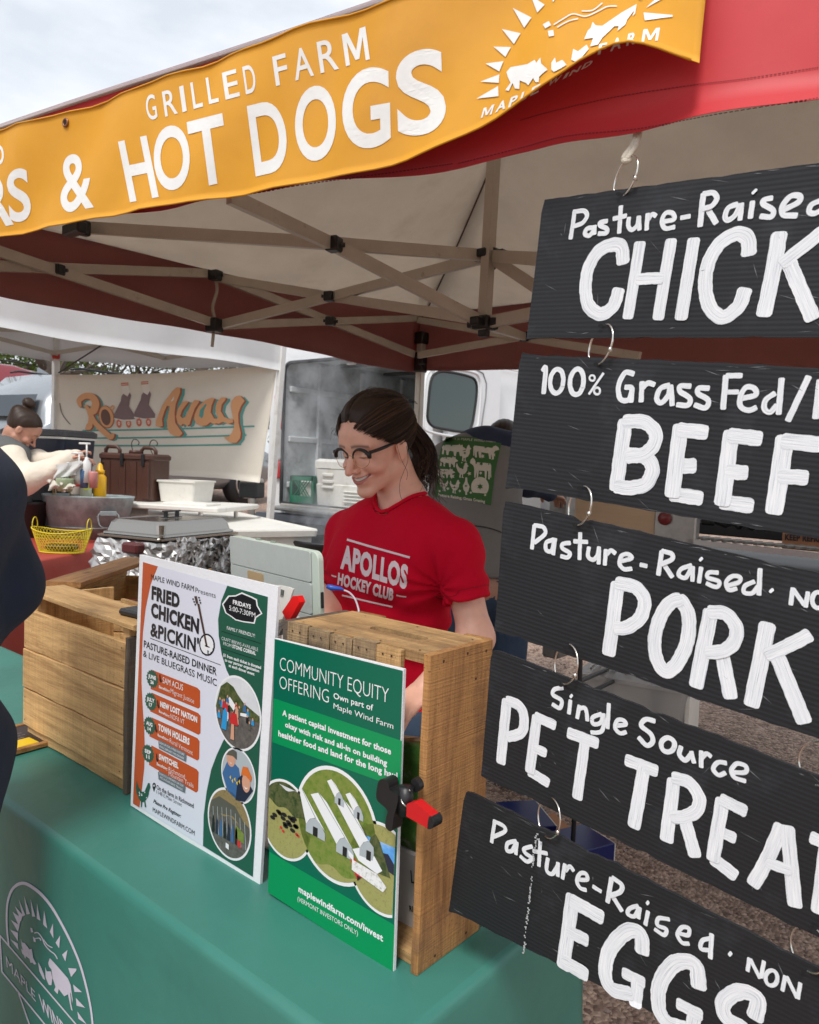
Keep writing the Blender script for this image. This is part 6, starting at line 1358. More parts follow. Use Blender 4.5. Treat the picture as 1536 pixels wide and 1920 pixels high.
zs=lambda p: (600+p[0]/3.556,700+p[1]/3.556)
SPR=mat('pale_pink_print',(.86,.72,.76),.8); m_=MB()
tdr('APOLLOS',(138,1290),(578,1432),(150,1140),zs,WS,.075,.2); tdr('HOCKEY CLUB',(118,1402),(487,1512),(126,1328),zs,WS,.05,.2)
for a,b,w_ in (((182,1110),(600,1228),4),((150,1478),(485,1555),3.2),((510,1477),(575,1488),2.6),((80,1345),(112,1355),2.6)): line_drape(m_,[zs(a),zs(((a[0]+b[0])/2,(a[1]+b[1])/2+2)),zs(b)],w_,WS,.0014)
m_.out('shirt_print',SPR,wom)
for h_,d_,r_ in ((hemL,dL,.056),(hemR,dR,.055)):
 e1=np.cross(d_,UP); e1 /= np.linalg.norm(e1); e2=np.cross(d_,e1); pp=[]
 for c_ in circle(h_-d_*.018,r_+.012,e1,e2,40):
  h=bvh.find_nearest(Vector(c_)); pp.append(np.array(h[0]+h[1]*.0004))
 MB().tube(pp,.0007,5,closed=True).out('hem_seam',mat('dark_red_seam',(.25,.004,.012),.9),wom,True)
def hair_shell(q,th=.009):
 d=sd_ell(q,(0,-.014,.041),(.0735+th,.096+th,.082+th)); d=smin(d,sd_ell(q,(0,.010,.090),(.052,.062,.040)),.02)
 d=smin(d,sd_ell(q,(0,-.095,.045),(.045,.035,.045)),.02)
 y,z,x=q[:,1],q[:,2],q[:,0]
 hl=np.where(y>0,-.002+.85*y,-.002+1.15*y)+.004*np.sin(y*160+np.abs(x)*90)
 hl=np.where(y>.055,.045+1.25*(y-.055)+.06*np.abs(x),hl)
 cut=(hl-z)*.7
 d=smax(d,cut,.006)
 part=np.exp(-(x/.0045)**2)*(y>-.02)*(z>.06)*.004
 st=.0004*np.sin(np.arctan2(x,z-.02)*60+y*40)+.0007*np.sin(np.arctan2(x,z-.02)*23+y*16+1)
 return d+part+st
def hairfn(H,f=hair_shell):
 return lambda p: f(H.L(p))*H.k
V,F=surface_nets(hairfn(HW),*[axis_grid(HW.O[i]-.15,HW.O[i]+.15,.0030) for i in range(3)])
hair=link('hair',V,F,HAIRM,wom,True)
def strand_paths(H,n,tie,rs,hl_y=None,th=.013):
 out=[]
 C0=np.array([0,-.012,.038]); R0=np.array([.0735,.096,.082])+th
 for i in range(n):
  a=rs.uniform(-1,1);
  if rs.random()<.45:   # from the parting
   y0=rs.uniform(-.02,.085); s=np.array([.003*np.sign(a),y0,.15])
  else:                    # from the hairline,front to ear to nape
   t=rs.uniform(0,1); y0=.080-.15*t; s=np.array([np.sign(a)*.09*min(1,.25+1.3*t),y0,(-.002+.85*y0 if y0>0 else -.002+1.15*y0)+rs.uniform(-.003,.006)])
  sd_=(s-C0)/R0; sd_ /= np.linalg.norm(sd_); td=(np.array(tie)-C0)/R0; td /= np.linalg.norm(td)
  side=np.array([np.sign(a),0,.1]); r_=1+rs.uniform(-.02,.05); bow=rs.uniform(.1,.45)*(1 if abs(s[0])<.02 else .35)
  pts=[]
  for t in np.linspace(0,1,11):
   d=sd_*(1-t)+td*t+side*bow*sin(pi*t) ; d /= np.linalg.norm(d); pts.append(H.W(C0+d*R0*(r_+.006*sin(7*t+a*9))))
  out.append(np.array(pts))
 return out
rs=np.random.default_rng(11)
tie=(0,-.112,.050)
dk,lt=MB(),MB()
for i,pth in enumerate(strand_paths(HW,1900,tie,rs)): (dk if i % 4 else lt).tube(pth,[.0005+.0006*sin(pi*t) for t in np.linspace(0,1,11)],3,cap=False)
T0=HW.W((0,-.108,.045)); tips=P(792,915,1.93)
def tail(n,T0,T1,mid,rad,rs,dkm,ltm,wmul=1):
 for i in range(n):
  o=rs.normal(0,1,3); o /= max(1,np.linalg.norm(o)); e=rs.normal(0,1,3)*rad*1.7; k=rs.uniform(.75,1.1)
  p=[T0+o*.016,T0*.6+mid*.4+o*rad,mid+o*rad*1.25,mid*.4+(T0+(T1-T0)*k)*.6+o*rad*1.1+e*.3,T0+(T1-T0)*k+e*.7]
  c=catmull(p,4); (dkm if rs.random()<.62 else ltm).tube(c,np.linspace(.0011*wmul,.0004,len(c)),3,cap=False)
tail(420,T0,tips,P(797,850,1.93),.024,rs,dk,lt)
def wisp(px,w_=.0005,m_=None): (m_ or dk).tube(catmull([P(*q) for q in px],6),w_,4,cap=False)
wisp([(762,836,1.80),(765,862,1.79),(757,885,1.785),(750,905,1.78),(751,930,1.78),(760,945,1.79)],.0005); wisp([(742,825,1.79),(752,860,1.78),(764,885,1.78),(762,900,1.78)],.0004)
wisp([(645,785,1.86),(636,800,1.86),(634,812,1.86),(639,830,1.86)],.0007); wisp([(648,775,1.86),(640,790,1.86),(640,815,1.86)],.0006)
for k in range(46):
 a=rs.uniform(0,1); x_,y_=(770+45*a+rs.normal(0,3),780+120*a+rs.normal(0,5)); dx=rs.uniform(2,16); wisp([(x_-10,y_-12,1.92),(x_+dx*.5,y_,1.92),(x_+dx,y_+rs.uniform(10,26),1.92)],.00035)
for k in range(40):
 a=rs.uniform(0,1); x_=690+85*a; y_=728+30*a*a; wisp([(x_-8,y_+6,1.87),(x_+2,y_-rs.uniform(0,4),1.87),(x_+14,y_+rs.uniform(0,6),1.88)],.0003)
for k in range(60):   # fine curls over the temple and the ear
 q=HW.W((.068,rs.uniform(-.02,.05),rs.uniform(.0,.05))); e=HW.W((.081,rs.uniform(-.05,.01),rs.uniform(-.03,.03))); m2=(q+e)/2+HW.R[:,0]*.009+UP*rs.uniform(-.012,.004); dk.tube(catmull([q,m2,e],5),.0007,3,cap=False)
for k in range(70):
 y0=rs.uniform(.0,.085); s0=HW.W((rs.choice([-1,1])*rs.uniform(.0,.02) if y0>.06 else .078,y0,(.10 if y0>.06 else -.002+.85*y0+.012))); dk.tube(catmull([s0,s0+HW.R @ np.array([rs.normal(.004,.006),rs.uniform(-.002,.012),rs.uniform(-.014,.006)]),s0+HW.R @ np.array([rs.normal(.004,.010),rs.uniform(-.02,.008),rs.uniform(-.032,.0)])],4),.0003,3,cap=False)
dk.out('hair_strands',HAIRM,hair,True); lt.out('light_strands',HAIRL,hair,True)
MB().tube(circle(HW.W((0,-.116,.046)),.020,HW.R[:,0],HW.R[:,2],20),.0045,8,closed=True).out('hair_tie',BLACKP,hair,True)
def arcW(t,dz=0,dy=0): return HW.W((.031*t,.0925+dy-.019*t*t,-.0685+.0125*t*t+dz))
m_=MB()
for k in range(10):
 t0,t1=-.86+1.72*k/10,-.86+1.72*(k+.93)/10; a,b=arcW(t0),arcW(t1); a2,b2=arcW(t0,.0066),arcW(t1,.0066); n_=HW.R[:,1]*.0012
 m_.add([a+n_,b+n_,b2+n_,a2+n_,a-n_*2,b-n_*2,b2-n_*2,a2-n_*2],[(0,1,2,3),(4,7,6,5),(0,4,5,1),(3,2,6,7),(0,3,7,4),(1,5,6,2)])
m_.out('teeth',mat('enamel',(.78,.73,.66),.25),wom)
gl=thing('eyeglasses','black browline eyeglasses with thin gold lower rims worn by the woman in red','glasses',HW.W((0,.1,0)))
GOLD=mat('gold_wire',(.75,.55,.30),.25,metal=1.0)
for s_ in (-1,1):
 cG=np.array([s_*.0345,.0985+0,-.0075]); tl=-.10
 def rim(a,r1=.0262,r2=.0228): x_=r1*cos(a); z_=r2*sin(a); return HW.W(cG+np.array([x_,-.0022*((x_*s_+.01)/.02)**2*(1 if x_*s_>0 else .3)+z_*tl,z_]))
 MB().tube([rim(a) for a in np.linspace(-pi*1.02,pi*.02,26)],.0008,6).out('wire_rim',GOLD,gl,True)
 tp=[rim(a)+HW.R[:,2]*.001 for a in np.linspace(0,pi,16)];
 ext=HW.W(cG+np.array([s_*.030,-.008,.0150]))
 m_=MB(); m_.tube(tp,[.0019+.0030*(1+s_*cos(a))/2 for a in np.linspace(0,pi,16)],7); m_.tube([tp[0] if s_>0 else tp[-1],ext],[.0045,.0042],7); m_.out('brow_bar',BLACKP,gl,True)
 m_=MB(); m_.tube(catmull([ext,HW.W((s_*.070,.060,.006)),HW.W((s_*.0775,.010,.006)),HW.W((s_*.0785,-.010,.002)),HW.W((s_*.077,-.025,-.016))],5),[.0040]*8+[.0030]*13,7); m_.out('temple',BLACKP,gl,True)
 n=20; m_=MB(); m_.add([rim(a,.0228,.0198) for a in np.linspace(0,2*pi,n,endpoint=False)],[tuple(range(n))]); m_.out('lens',mat('clear_lens',(1,1,1),.02,trans=1.0,alpha=.10),gl,True)
 q=HW.W(cG+np.array([s_*.0225,.0025,.0125])); MB().box(q,(.0028,.0028,.0018)).out('rivet',CHROME,gl)
MB().tube([HW.W((-.0105,.0985,-.001)),HW.W((0,.1015,.002)),HW.W((.0105,.0985,-.001))],.0011,6).out('bridge',GOLD,gl,True)
# -- the man in the grey jacket, bending, seen from behind
DM=3.35
hM,s1,s2=P(935,805,DM-.05+.25),P(838,868,DM),P(962,872,DM+.02)
back=P(892,960,DM-.03); pel=P(915,1090,DM-.12); acm=(s2-s1)/np.linalg.norm(s2-s1); fwm=FW*[1,1,0]; fwm=fwm/np.linalg.norm(fwm)
HM=Head(P(945,838,DM+.24),fwm*.6-UP*.9,k=1.0)
e1,e2=P(835,1010,DM+.15),P(990,905,DM+.12); w1,w2=P(880,1020,DM+.38),P(1030,925,DM+.30)
def legs_for(pel,ac,fw,sep=.1,r=1.0,bend=0):
 out=[]
 for s_ in (-1,1):
  h=pel+ac*s_*sep; g_=gz(h[0],h[1]); k=np.array([h[0],h[1],(h[2]+g_)/2])+fw*.02; a=np.array([h[0],h[1],g_+.09])+ac*s_*.03; toe=a+fw*.17-[0,0,.05]
  out+=[(h,k,.085*r,.062*r),(k,a,.057*r,.042*r),(a-[0,0,.04],toe,.038,.032)]
 return out
lm=legs_for(pel,acm,fwm)
tM=[(s1*.7+s2*.3,s1*.3+s2*.7,.10,.10),(s1*.6+s2*.4-UP*.05,pel-acm*.05,.115,.12),(s1*.4+s2*.6-UP*.05,pel+acm*.05,.115,.12),(pel-acm*.07,pel+acm*.07,.12,.12)]
aM=[(s1,e1,.05,.042),(e1,w1,.040,.028),(s2,e2,.05,.042),(e2,w2,.040,.028)]
bM=tM+aM+lm+[(HM.W((0,-.03,-.05)),(s1+s2)/2,.055,.07)]
def jacket(p):
 d=cones(p,[(a,b,ra+.028,rb+.034) for a,b,ra,rb in tM],.06)
 d=smin(d,cones(p,[(s1,e1,.075,.066),(s1+acm*.06,s1,.10,.085),(s2-acm*.06,s2,.10,.085)],.04),.05)
 d=smin(d,sd_cone(p,s2,s2+(e2-s2)*.25,.080,.075),.04)+folds(p,.011,(8,6,12),(17,12,9))
 d=smax(d,P(900,1068,DM)[2]-p[:,2],.004); return smax(d,-sd_cone(p,HM.O,(s1+s2)/2,.05,.04),.01)
def blue_sleeve(p): return cones(p,[(s2+(e2-s2)*.2,e2,.064,.058),(e2,w2,.056,.040),(e1,w1,.05,.04)],.03)+folds(p,.004,(20,22,30))
def hood(p):
 c=P(918,838,DM+.02); d=sd_ell(p,c,(.150,.12,.095),np.stack([acm,fwm,UP],1)); d=smin(d,sd_cone(p,c-acm*.12-UP*.02,c+acm*.13-UP*.02,.03,.03),.03)
 d=smin(d,sd_cone(p,P(880,852,DM-.04),P(955,838,DM-.04),.035,.04),.03); return d+folds(p,.007,(18,12,26),(33,24,20),1)
JGREY=fabric('grey_work_jacket_cloth',(.17,.165,.155),6,rough=.9,var=.12,wstr=.6,dirt=(.12,.11,.10)); HNAVY=fabric('navy_fleece',(.022,.032,.065),6,rough=.95,var=.15)
bx=np.array([s1,s2,pel,e1,e2,w1,w2]); blo,bhi=bx.min(0)-.2,bx.max(0)+.2
man=person_meshes('man bending forward in a grey jacket with a green farm print on the back',bM,HM,hand_prims(w1,w1-e1,UP,1)+hand_prims(w2,w2-e2,UP,-1),
 [('jacket',jacket,blo,bhi,.012,JGREY),('sleeve',blue_sleeve,blo-.1,bhi+.2,.012,HNAVY),('hood',hood,np.array(P(922,852,DM))-.3,np.array(P(922,852,DM))+.3,.010,HNAVY),('jeans',jeans_fn([q for i,q in enumerate(lm) if i % 3 != 2]+[(pel-acm*.07,pel+acm*.07,.115,.115)],.012),np.array([pel[0]-.4,pel[1]-.4,.05]),np.array([pel[0]+.4,pel[1]+.4,pel[2]+.2]),.014,DENIM)],(.50,.27,.19),head_step=.005,body_step=.012,smile=.2)
for q in lm[2::3]: m_=MB(); m_.box((q[0]+q[1])/2+[0,0,.01],(.28,.10,.09),frame(fwm),b=.03); m_.out('shoe',mat('brown_boot',(.06,.04,.025),.7),man,True)
def cap_hair(q,th=.010):
 d=sd_ell(q,(0,-.012,.038),(.0735+th,.094+th,.082+th)); z,y=q[:,2],q[:,1]; return smax(d,(np.where(y>0,.012+.9*y,.01+.9*y)-z)*.8,.006)+.001*np.sin(q[:,0]*300+y*120)
V,F=surface_nets(hairfn(HM,cap_hair),*[axis_grid(HM.O[i]-.14,HM.O[i]+.14,.006) for i in range(3)]); link('hair',V,F,HAIRM,man,True)
jo=[c for c in man.children if c.name.startswith('jacket')][0]; JS=MeshSurf(jo,Plane(back-fwm*.12,FW))
zj=lambda p: (760+p[0]/6.4,660+p[1]/6.4)
GPR=mat('bottle_green_print',(.035,.12,.03),.8,var=.06,vscale=50); CPR=mat('cream_print',(.55,.52,.44),.85,var=.1,vscale=90)
m_=MB(); shape_drape(m_,[zj(p) for p in [(490,1020),(700,1022),(900,1035),(1155,1085),(1120,1250),(1075,1450),(1050,1650),(1028,1845),(850,1800),(700,1745),(560,1730),(362,1745),(372,1550),(395,1350),(435,1150)]],JS,.003,sub=6); m_.out('back_print',GPR,man)
m_=MB(); g_=MB()
def stamp(shape,x0,y0,w_,h,flip=False,k=.0045,sk=0.0,mm=None):
 pts=[((1-a) if flip else a,b) for a,b in shape]; shape_drape(mm or m_,[zj((x0+a*w_+sk*b,y0+b*h+a*w_*.12)) for a,b in pts],JS,k,sub=7)
stamp(PIG,445,1085,290,150); stamp(COW,815,1095,300,170,True); stamp(PIG,425,1235,215,135); stamp(HEN,640,1105,170,200); stamp(PIG,395,1375,210,120); stamp(HEN,610,1310,170,190); stamp(COW,785,1265,245,240); stamp(HEN,395,1500,130,160,True); stamp(HEN,540,1520,140,170); stamp([(.4,0),(.6,0),(.65,.25),(.9,.5),(.75,.8),(.6,.85),(.62,1),(.4,1),(.4,.85),(.2,.75),(.1,.5),(.35,.25)],685,1500,100,210)
shape_drape(m_,[zj((898+105*cos(a),1620+118*sin(a))) for a in np.linspace(pi*.8,pi*2.25,30)],JS,.0045,sub=7)
for (x_,y_,r_) in [(530,1190,14),(925,1255,30),(1060,1240,26),(575,1340,18),(680,1330,10),(1040,1290,10),(570,1490,34),(770,1460,28),(905,1455,24),(460,1495,26),(520,1640,22),(420,1665,20),(660,1670,20),(790,1690,20),(960,1720,18),(720,1345,12)]:
 st_=[(x_+r_*(1 if k % 2 else .45)*cos(k*pi/5),y_+r_*(1 if k % 2 else .45)*sin(k*pi/5)) for k in range(10)]; shape_drape(m_,[zj(p) for p in st_],JS,.0045)
for (x_,y_,r_) in [(560,1130,16),(960,1150,20),(910,1345,26),(1000,1350,12),(850,1335,14),(500,1275,10),(560,1270,10),(430,1420,9),(480,1425,11),(530,1410,9),(690,1395,16),(455,1585,12),(600,1625,16),(733,1610,18),(880,1125,10),(480,1130,10),(900,1620,40),(715,1220,18)]:
 st_=[(x_+r_*(1 if k % 2 else .5)*cos(k*pi/6),y_+r_*(1 if k % 2 else .5)*sin(k*pi/6)) for k in range(12)]; shape_drape(g_,[zj(p) for p in st_],JS,.0065)
text_drape(m_,'This is MAPLE WIND FARM',zj((535,1058)),np.array(zj((1075,1098)))-zj((535,1058)),np.array([1,-4.6]),JS,.04,.0045,.3); text_drape(m_,'Pasture Raising, Grass Grazing',zj((405,1728)),np.array(zj((958,1815)))-zj((405,1728)),np.array([0,-5.5]),JS,.04,.0045,.3)
m_.out('animal_print',CPR,man); g_.out('flower_print',GPR,man)
m_=MB(); line_drape(m_,[(846,978),(880,985),(915,990),(944,1000)],2.2,JS,.003); m_.out('waist_seam',BLACKP,man)
# -- the woman at the far stall
DC=4.85
HC=Head(P(42,805,DC),RI*.70-UP*.62+FW*.28,k=1.0)
sA,sB=P(18,858,DC-.14),P(5,852,DC+.20); eA,eB=P(62,880,DC-.22),P(70,868,DC+.1); wA,wB=P(128,868,DC-.15),P(138,862,DC+.02); pC=P(15,985,DC+.05); acc=(sB-sA)/np.linalg.norm(sB-sA); fwc=RI*[1,1,0]; fwc=fwc/np.linalg.norm(fwc)
eA=P(48,905,DC-.22); wA=P(125,862,DC-.12)
lc=legs_for(pC,acc,fwc,.09); tC=[(sA*.7+sB*.3,sA*.3+sB*.7,.095,.095),((sA+sB)/2-acc*.05,pC-acc*.04,.11,.12),((sA+sB)/2+acc*.05,pC+acc*.04,.11,.12),(pC-acc*.06,pC+acc*.06,.12,.12)]
aC=[(sA,eA,.05,.042),(eA,wA,.040,.026),(sB,eB,.05,.042),(eB,wB,.040,.026)]
KNIT=fabric('cream_knit',(.74,.66,.54),12,rough=.95,var=.1,wstr=.7); VEST=fabric('grey_wool',(.12,.125,.125),14,rough=.95,var=.3)
def knit(p): return cones(p,[(a,b,ra+.034,rb+.034) for a,b,ra,rb in aC]+[((sA+sB)/2+UP*.06,(sA+sB)/2-UP*.02,.066,.10)],.04)+folds(p,.009,(16,14,26))
def vest(p):
 d=smax(cones(p,[(a,b,ra+.020,rb+.022) for a,b,ra,rb in tC],.05)+folds(p,.003),(pC[2]-.1)-p[:,2],.01); d=smax(d,-sd_cone(p,sA-acc*.02,eA,.085,.065),.01); return smax(d,-sd_cone(p,(sA+sB)/2+UP*.05+fwc*.03,HC.O,.07,.06),.01)
bc=np.array([sA,sB,eA,eB,wA,wB,pC]);
cw=person_meshes('woman with a hair bun in a cream jumper leaning over the far table',tC+aC+lc+[(HC.W((0,-.03,-.05)),(sA+sB)/2+UP*.02,.052,.06)],HC,hand_prims(wA,wA-eA,UP,1,.5)+hand_prims(wB,wB-eB,UP,-1,.5),
 [('jumper',knit,bc.min(0)-.2,bc.max(0)+.2,.011,KNIT),('vest',vest,bc.min(0)-.25,bc.max(0)+.2,.012,VEST),('trousers',jeans_fn([q for i,q in enumerate(lc) if i % 3 != 2]+[(pC-acc*.06,pC+acc*.06,.115,.115)],.012),np.array([pC[0]-.4,pC[1]-.4,.1]),np.array([pC[0]+.4,pC[1]+.4,pC[2]+.2]),.014,mat('black_trousers',(.02,.02,.022),.9))],(.50,.26,.18),head_step=.0045,body_step=.011,smile=.1)
for q in lc[2::3]: m_=MB(); m_.box((q[0]+q[1])/2+[0,0,.01],(.26,.09,.08),frame(fwc),b=.03); m_.out('shoe',BLACKP,cw,True)
def bun_hair(q):
 d=cap_hair(q,.012); d=smin(d,sd_ell(q,(0,-.085,.070),(.045,.045,.045)),.02); b=sd_ell(q,(0,-.075,.150),(.040,.040,.034))+.002*np.sin(q[:,0]*180+q[:,2]*120); return smin(d,b,.012)
V,F=surface_nets(hairfn(HC,bun_hair),*[axis_grid(HC.O[i]-.22,HC.O[i]+.22,.006) for i in range(3)]); hc=link('hair',V,F,HAIRM,cw,True)
# -- customer in a navy coat at the left edge
DN=1.45
ckn=[P(-160,640,DN),P(-60,900,DN+.02)]
shn=P(-62,930,DN+.03); shn2=P(-350,920,DN-.28); eln=P(-2,1092,DN+.06); wrn=P(-90,1215,DN+.02); pn=P(-235,1440,DN-.08)
acn=(shn-shn2)/np.linalg.norm(shn-shn2); fwn=np.array([.1,1,0]); fwn=fwn-acn*np.dot(fwn,acn); fwn[2]=0; fwn /= np.linalg.norm(fwn)
HN=Head(P(-185,720,DN-.05),fwn*1+UP*-.1+acn*.1)
eln2=P(-420,1100,DN-.34); wrn2=P(-360,1230,DN-.2)
ln_=legs_for(pn,acn,fwn,.1,1.05); tN=[(shn*.75+shn2*.25,shn*.25+shn2*.75,.11,.11),((shn+shn2)/2-acn*.06,pn-acn*.05,.12,.12),((shn+shn2)/2+acn*.03,pn+acn*.04,.12,.12),(pn-acn*.08,pn+acn*.08,.14,.14)]
aN=[(shn,eln,.055,.045),(eln,wrn,.042,.03),(shn2,eln2,.055,.045),(eln2,wrn2,.042,.03)]
COAT=fabric('navy_wool_coat',(.018,.026,.050),7,weave=500,rough=1,var=.25,wstr=.6); nodes(COAT)[2].inputs['Sheen Weight'].default_value=.03
def coat(p):
 d=cones(p,[(a,b,ra+.03,rb+.03) for a,b,ra,rb in tN],.06); d=smin(d,cones(p,[(shn,eln,.080,.082),(eln,wrn,.080,.056),(shn2,eln2,.080,.078),(eln2,wrn2,.075,.055)],.02),.03)+folds(p,.008,(12,9,17))
 d=smin(d,sd_cone(p,(shn+shn2)/2+UP*.06,(shn+shn2)/2,.085,.11),.04)
 d=smin(d,sd_cone(p,P(-80,1480,DN-.02),P(-85,1530,DN-.02),.075,.075),.04)
 return smax(smax(d,-sd_cone(p,HN.O,(shn+shn2)/2+UP*.05,.08,.06),.008),.58-p[:,2],.01)
bn=np.array([shn,shn2,eln,eln2,wrn,wrn2,pn])
cust=person_meshes('customer in a dark navy coat standing at the left edge with one elbow out',tN+aN+ln_+[(HN.W((0,-.03,-.05)),(shn+shn2)/2+UP*.02,.055,.065)],HN,hand_prims(wrn,wrn-eln,UP,1,.5)+hand_prims(wrn2,wrn2-eln2,UP,-1,.5),
 [('coat',coat,bn.min(0)-[.25,.25,.35],bn.max(0)+.25,.010,COAT),('trousers',jeans_fn([q for i,q in enumerate(ln_) if i % 3 != 2]+[(pn-acn*.08,pn+acn*.08,.13,.13)],.015),np.array([pn[0]-.45,pn[1]-.45,0]),np.array([pn[0]+.45,pn[1]+.45,pn[2]+.2]),.016,mat('navy_trousers',(.015,.018,.028),.9,var=.1))],(.52,.29,.21),head_step=.006,body_step=.013,smile=.2)
V,F=surface_nets(hairfn(HN,cap_hair),*[axis_grid(HN.O[i]-.14,HN.O[i]+.14,.007) for i in range(3)]); link('hair',V,F,HAIRM,cust,True)
for q in ln_[2::3]: m_=MB(); m_.box((q[0]+q[1])/2+[0,0,.01],(.28,.10,.09),frame(fwn),b=.03); m_.out('shoe',BLACKP,cust,True)
# ==== WHITE CANOPY BEHIND
def vert(q,z): return np.array([q[0],q[1],z])
WZ,WT=2.24,2.52
cR,cL=P(530,681,6.3),P(105,677,6.3); nearL=P(0,612,4.65); wd_=(nearL-cR)*[1,1,0]; wd_ /= np.linalg.norm(wd_)
cRn,cLn=cR+wd_*2.9,cL+wd_*2.9
wt=thing('canopy_tent','white pop-up canopy of the neighbouring stall beyond the red one','canopy',vert((cR+cLn)/2,0))
pk=(cR+cL+cRn+cLn)/4; pk=vert(pk,3.15)
def wval(a,b,z0=WZ,z1=WT,nm='valance'):
 o=[]
 for s_ in np.linspace(0,1,30):
  p=a+(b-a)*s_; o.append([vert(p+np.cross(b-a,UP)/np.linalg.norm(b-a)*(.012*sin(s_*23)*(1-t)),z0+.012*sin(s_*9)+(z1-z0)*t) for t in np.linspace(0,1,5)])
 v,f=sheet_vf(np.array(o),.0015); link(nm,v,f,WHITE_T,wt,True)
for a,b in ((cR,cRn),(cR,cL),(cL,cLn),(cLn,cRn)): wval(a,b)
for a,b in ((cR,cRn),(cR,cL),(cL,cLn),(cLn,cRn)):
 A_,B_=vert(a,WT),vert(b,WT); o=[[A_+(B_-A_)*t+(pk-(A_+(B_-A_)*t))*s_+np.array([0,0,-.06*sin(pi*s_)]) for t in np.linspace(0,1,8)] for s_ in np.linspace(0,1,8)]
 v,f=sheet_vf(np.array(o),.0015); link('roof_panel',v,f,WHITE_T,wt,True)
WPOLE=mat('white_enamel_pole',(.72,.71,.68),.4,dirt=(.5,.46,.4),dscale=8)
for q,lean in ((cR,-22/FPX*6.2),(cL,0),(cRn,0),(cLn,0)):
 g_=gz(q[0],q[1]); top=vert(q,WT-.03); bot=vert(q+RI*[1,1,0]*lean,g_); MB().bar(bot,top,.045,.045,upv=(0,1,0)).out('leg',WPOLE,wt)
 MB().box(bot+[0,0,.01],(.09,.09,.012)).out('foot',BLACKP,wt)
MB().box(vert(cL,WZ+.05),(.06,.06,.06),b=.008).out('corner_bracket',mat('red_bracket',(.5,.03,.02),.5),wt)
dwn=(cL-cR)/np.linalg.norm(cL-cR);
def inn(q,z): return vert(q,z)
mid_=(cL+cR)/2
fb=[(inn(cL,2.30),inn(mid_,2.48)),(inn(cL,2.48),inn(mid_,2.30)),(inn(mid_,2.30),inn(cR,2.48)),(inn(mid_,2.48),inn(cR,2.30)),(inn(cL,2.30),inn(cL+wd_*1.45,2.48)),(inn(cL,2.48),inn(cL+wd_*1.45,2.30)),(inn(cL+wd_*1.45,2.3),inn(cLn,2.48)),(inn(cR,2.30),inn(cR+wd_*1.45,2.48)),(inn(cR,2.48),inn(cR+wd_*1.45,2.30)),(inn(mid_,2.48),inn(pk,2.5)),(inn(mid_,2.3),inn(pk,2.7))]
for a,b in fb:
 sh=(vert(pk,0)-vert((a+b)/2,0)); sh=sh/(np.linalg.norm(sh)+1e-6)*.05; MB().bar(a+sh,b+sh,.018,.03).out('frame_bar',BARM,wt)
MB().tube([P(110,699,6.28),P(191,647,6.0)],.006,6).out('guy_cord',mat('dark_cord',(.05,.04,.04),.8),wt)
RP=Plane(cL,np.cross(cR-cL,UP)*(-1 if np.dot(np.cross(cR-cL,UP),FW)<0 else 1))
rb_=thing('banner','cream banner with orange 70s lettering and roller skates on the far stall','banner',RP(310,890))
top=catmull([(108,703),(190,703),(292,701),(400,694),(521,686)],8); bot=catmull([(108,882),(210,887),(317,891),(417,897),(489,905)],8)
tp=resample(top,60); bt=resample(bot,60); G2=[]
for i in range(60):
 row=[]
 for t in np.linspace(0,1,16):
  q=tp[i]*(1-t)+bt[i]*t; s_=i/59; p=RP(q[0],q[1],.03); p=p+FW*[1,1,0]*(.012*sin(s_*14+t*3)+.010*sin((s_*1.0+t*.9)*22)*t*(1-s_)); row.append(p)
 G2.append(row)
v,f=sheet_vf(np.array(G2),.002); rc=link('cloth',v,f,CREAM_V,rb_,True); RS=MeshSurf(rc,RP)
za=lambda p: (p[0]/2.4,560+p[1]/2.4)
for nm_,c_ in (('apricot_print',(.72,.36,.17)),('teal_print',(.10,.33,.29)),('russet_print',(.35,.09,.04)),('mauve_boot_print',(.22,.15,.15)),('wheel_print',(.62,.16,.08)),('sock_print',(.78,.72,.64)),('cocoa_print',(.16,.08,.06))): mat(nm_,c_,.6)
lay={k: MB() for k in ('teal_print','russet_print','apricot_print','mauve_boot_print','wheel_print','sock_print','cocoa_print')}
for a,b in (((372,594),(1146,574)),((390,628),(1110,614)),((416,661),(1086,656))): line_drape(lay['teal_print'],[za(a),za(((a[0]+b[0])/2,(a[1]+b[1])/2+3)),za(b)],3,RS,.003)
strokes=[([(388,575),(405,575),(408,520),(385,480)],[11,10,7,6]),([(365,488),(358,458),(385,438),(415,442),(432,470),(422,505),(405,512),(430,560),(470,600),(500,622),(512,605)],[4,10,11,12,14,14,9,9,10,10,4])]
for pts,w_ in strokes:
 wv=np.array(w_) if not np.isscalar(w_) else np.array([w_,w_])
 for dx,dy,k,e_ in ((15,6,'teal_print',.004),(6,3,'russet_print',.005),(0,0,'apricot_print',.006)):
  line_drape(lay[k],[za((x_+dx,y_+dy)) for x_,y_ in pts],list(wv*(1.12 if k != 'apricot_print' else 1.0)),RS,e_,5)
zw=lambda x_,y_: (280+x_/6.98,700+y_/6.98)
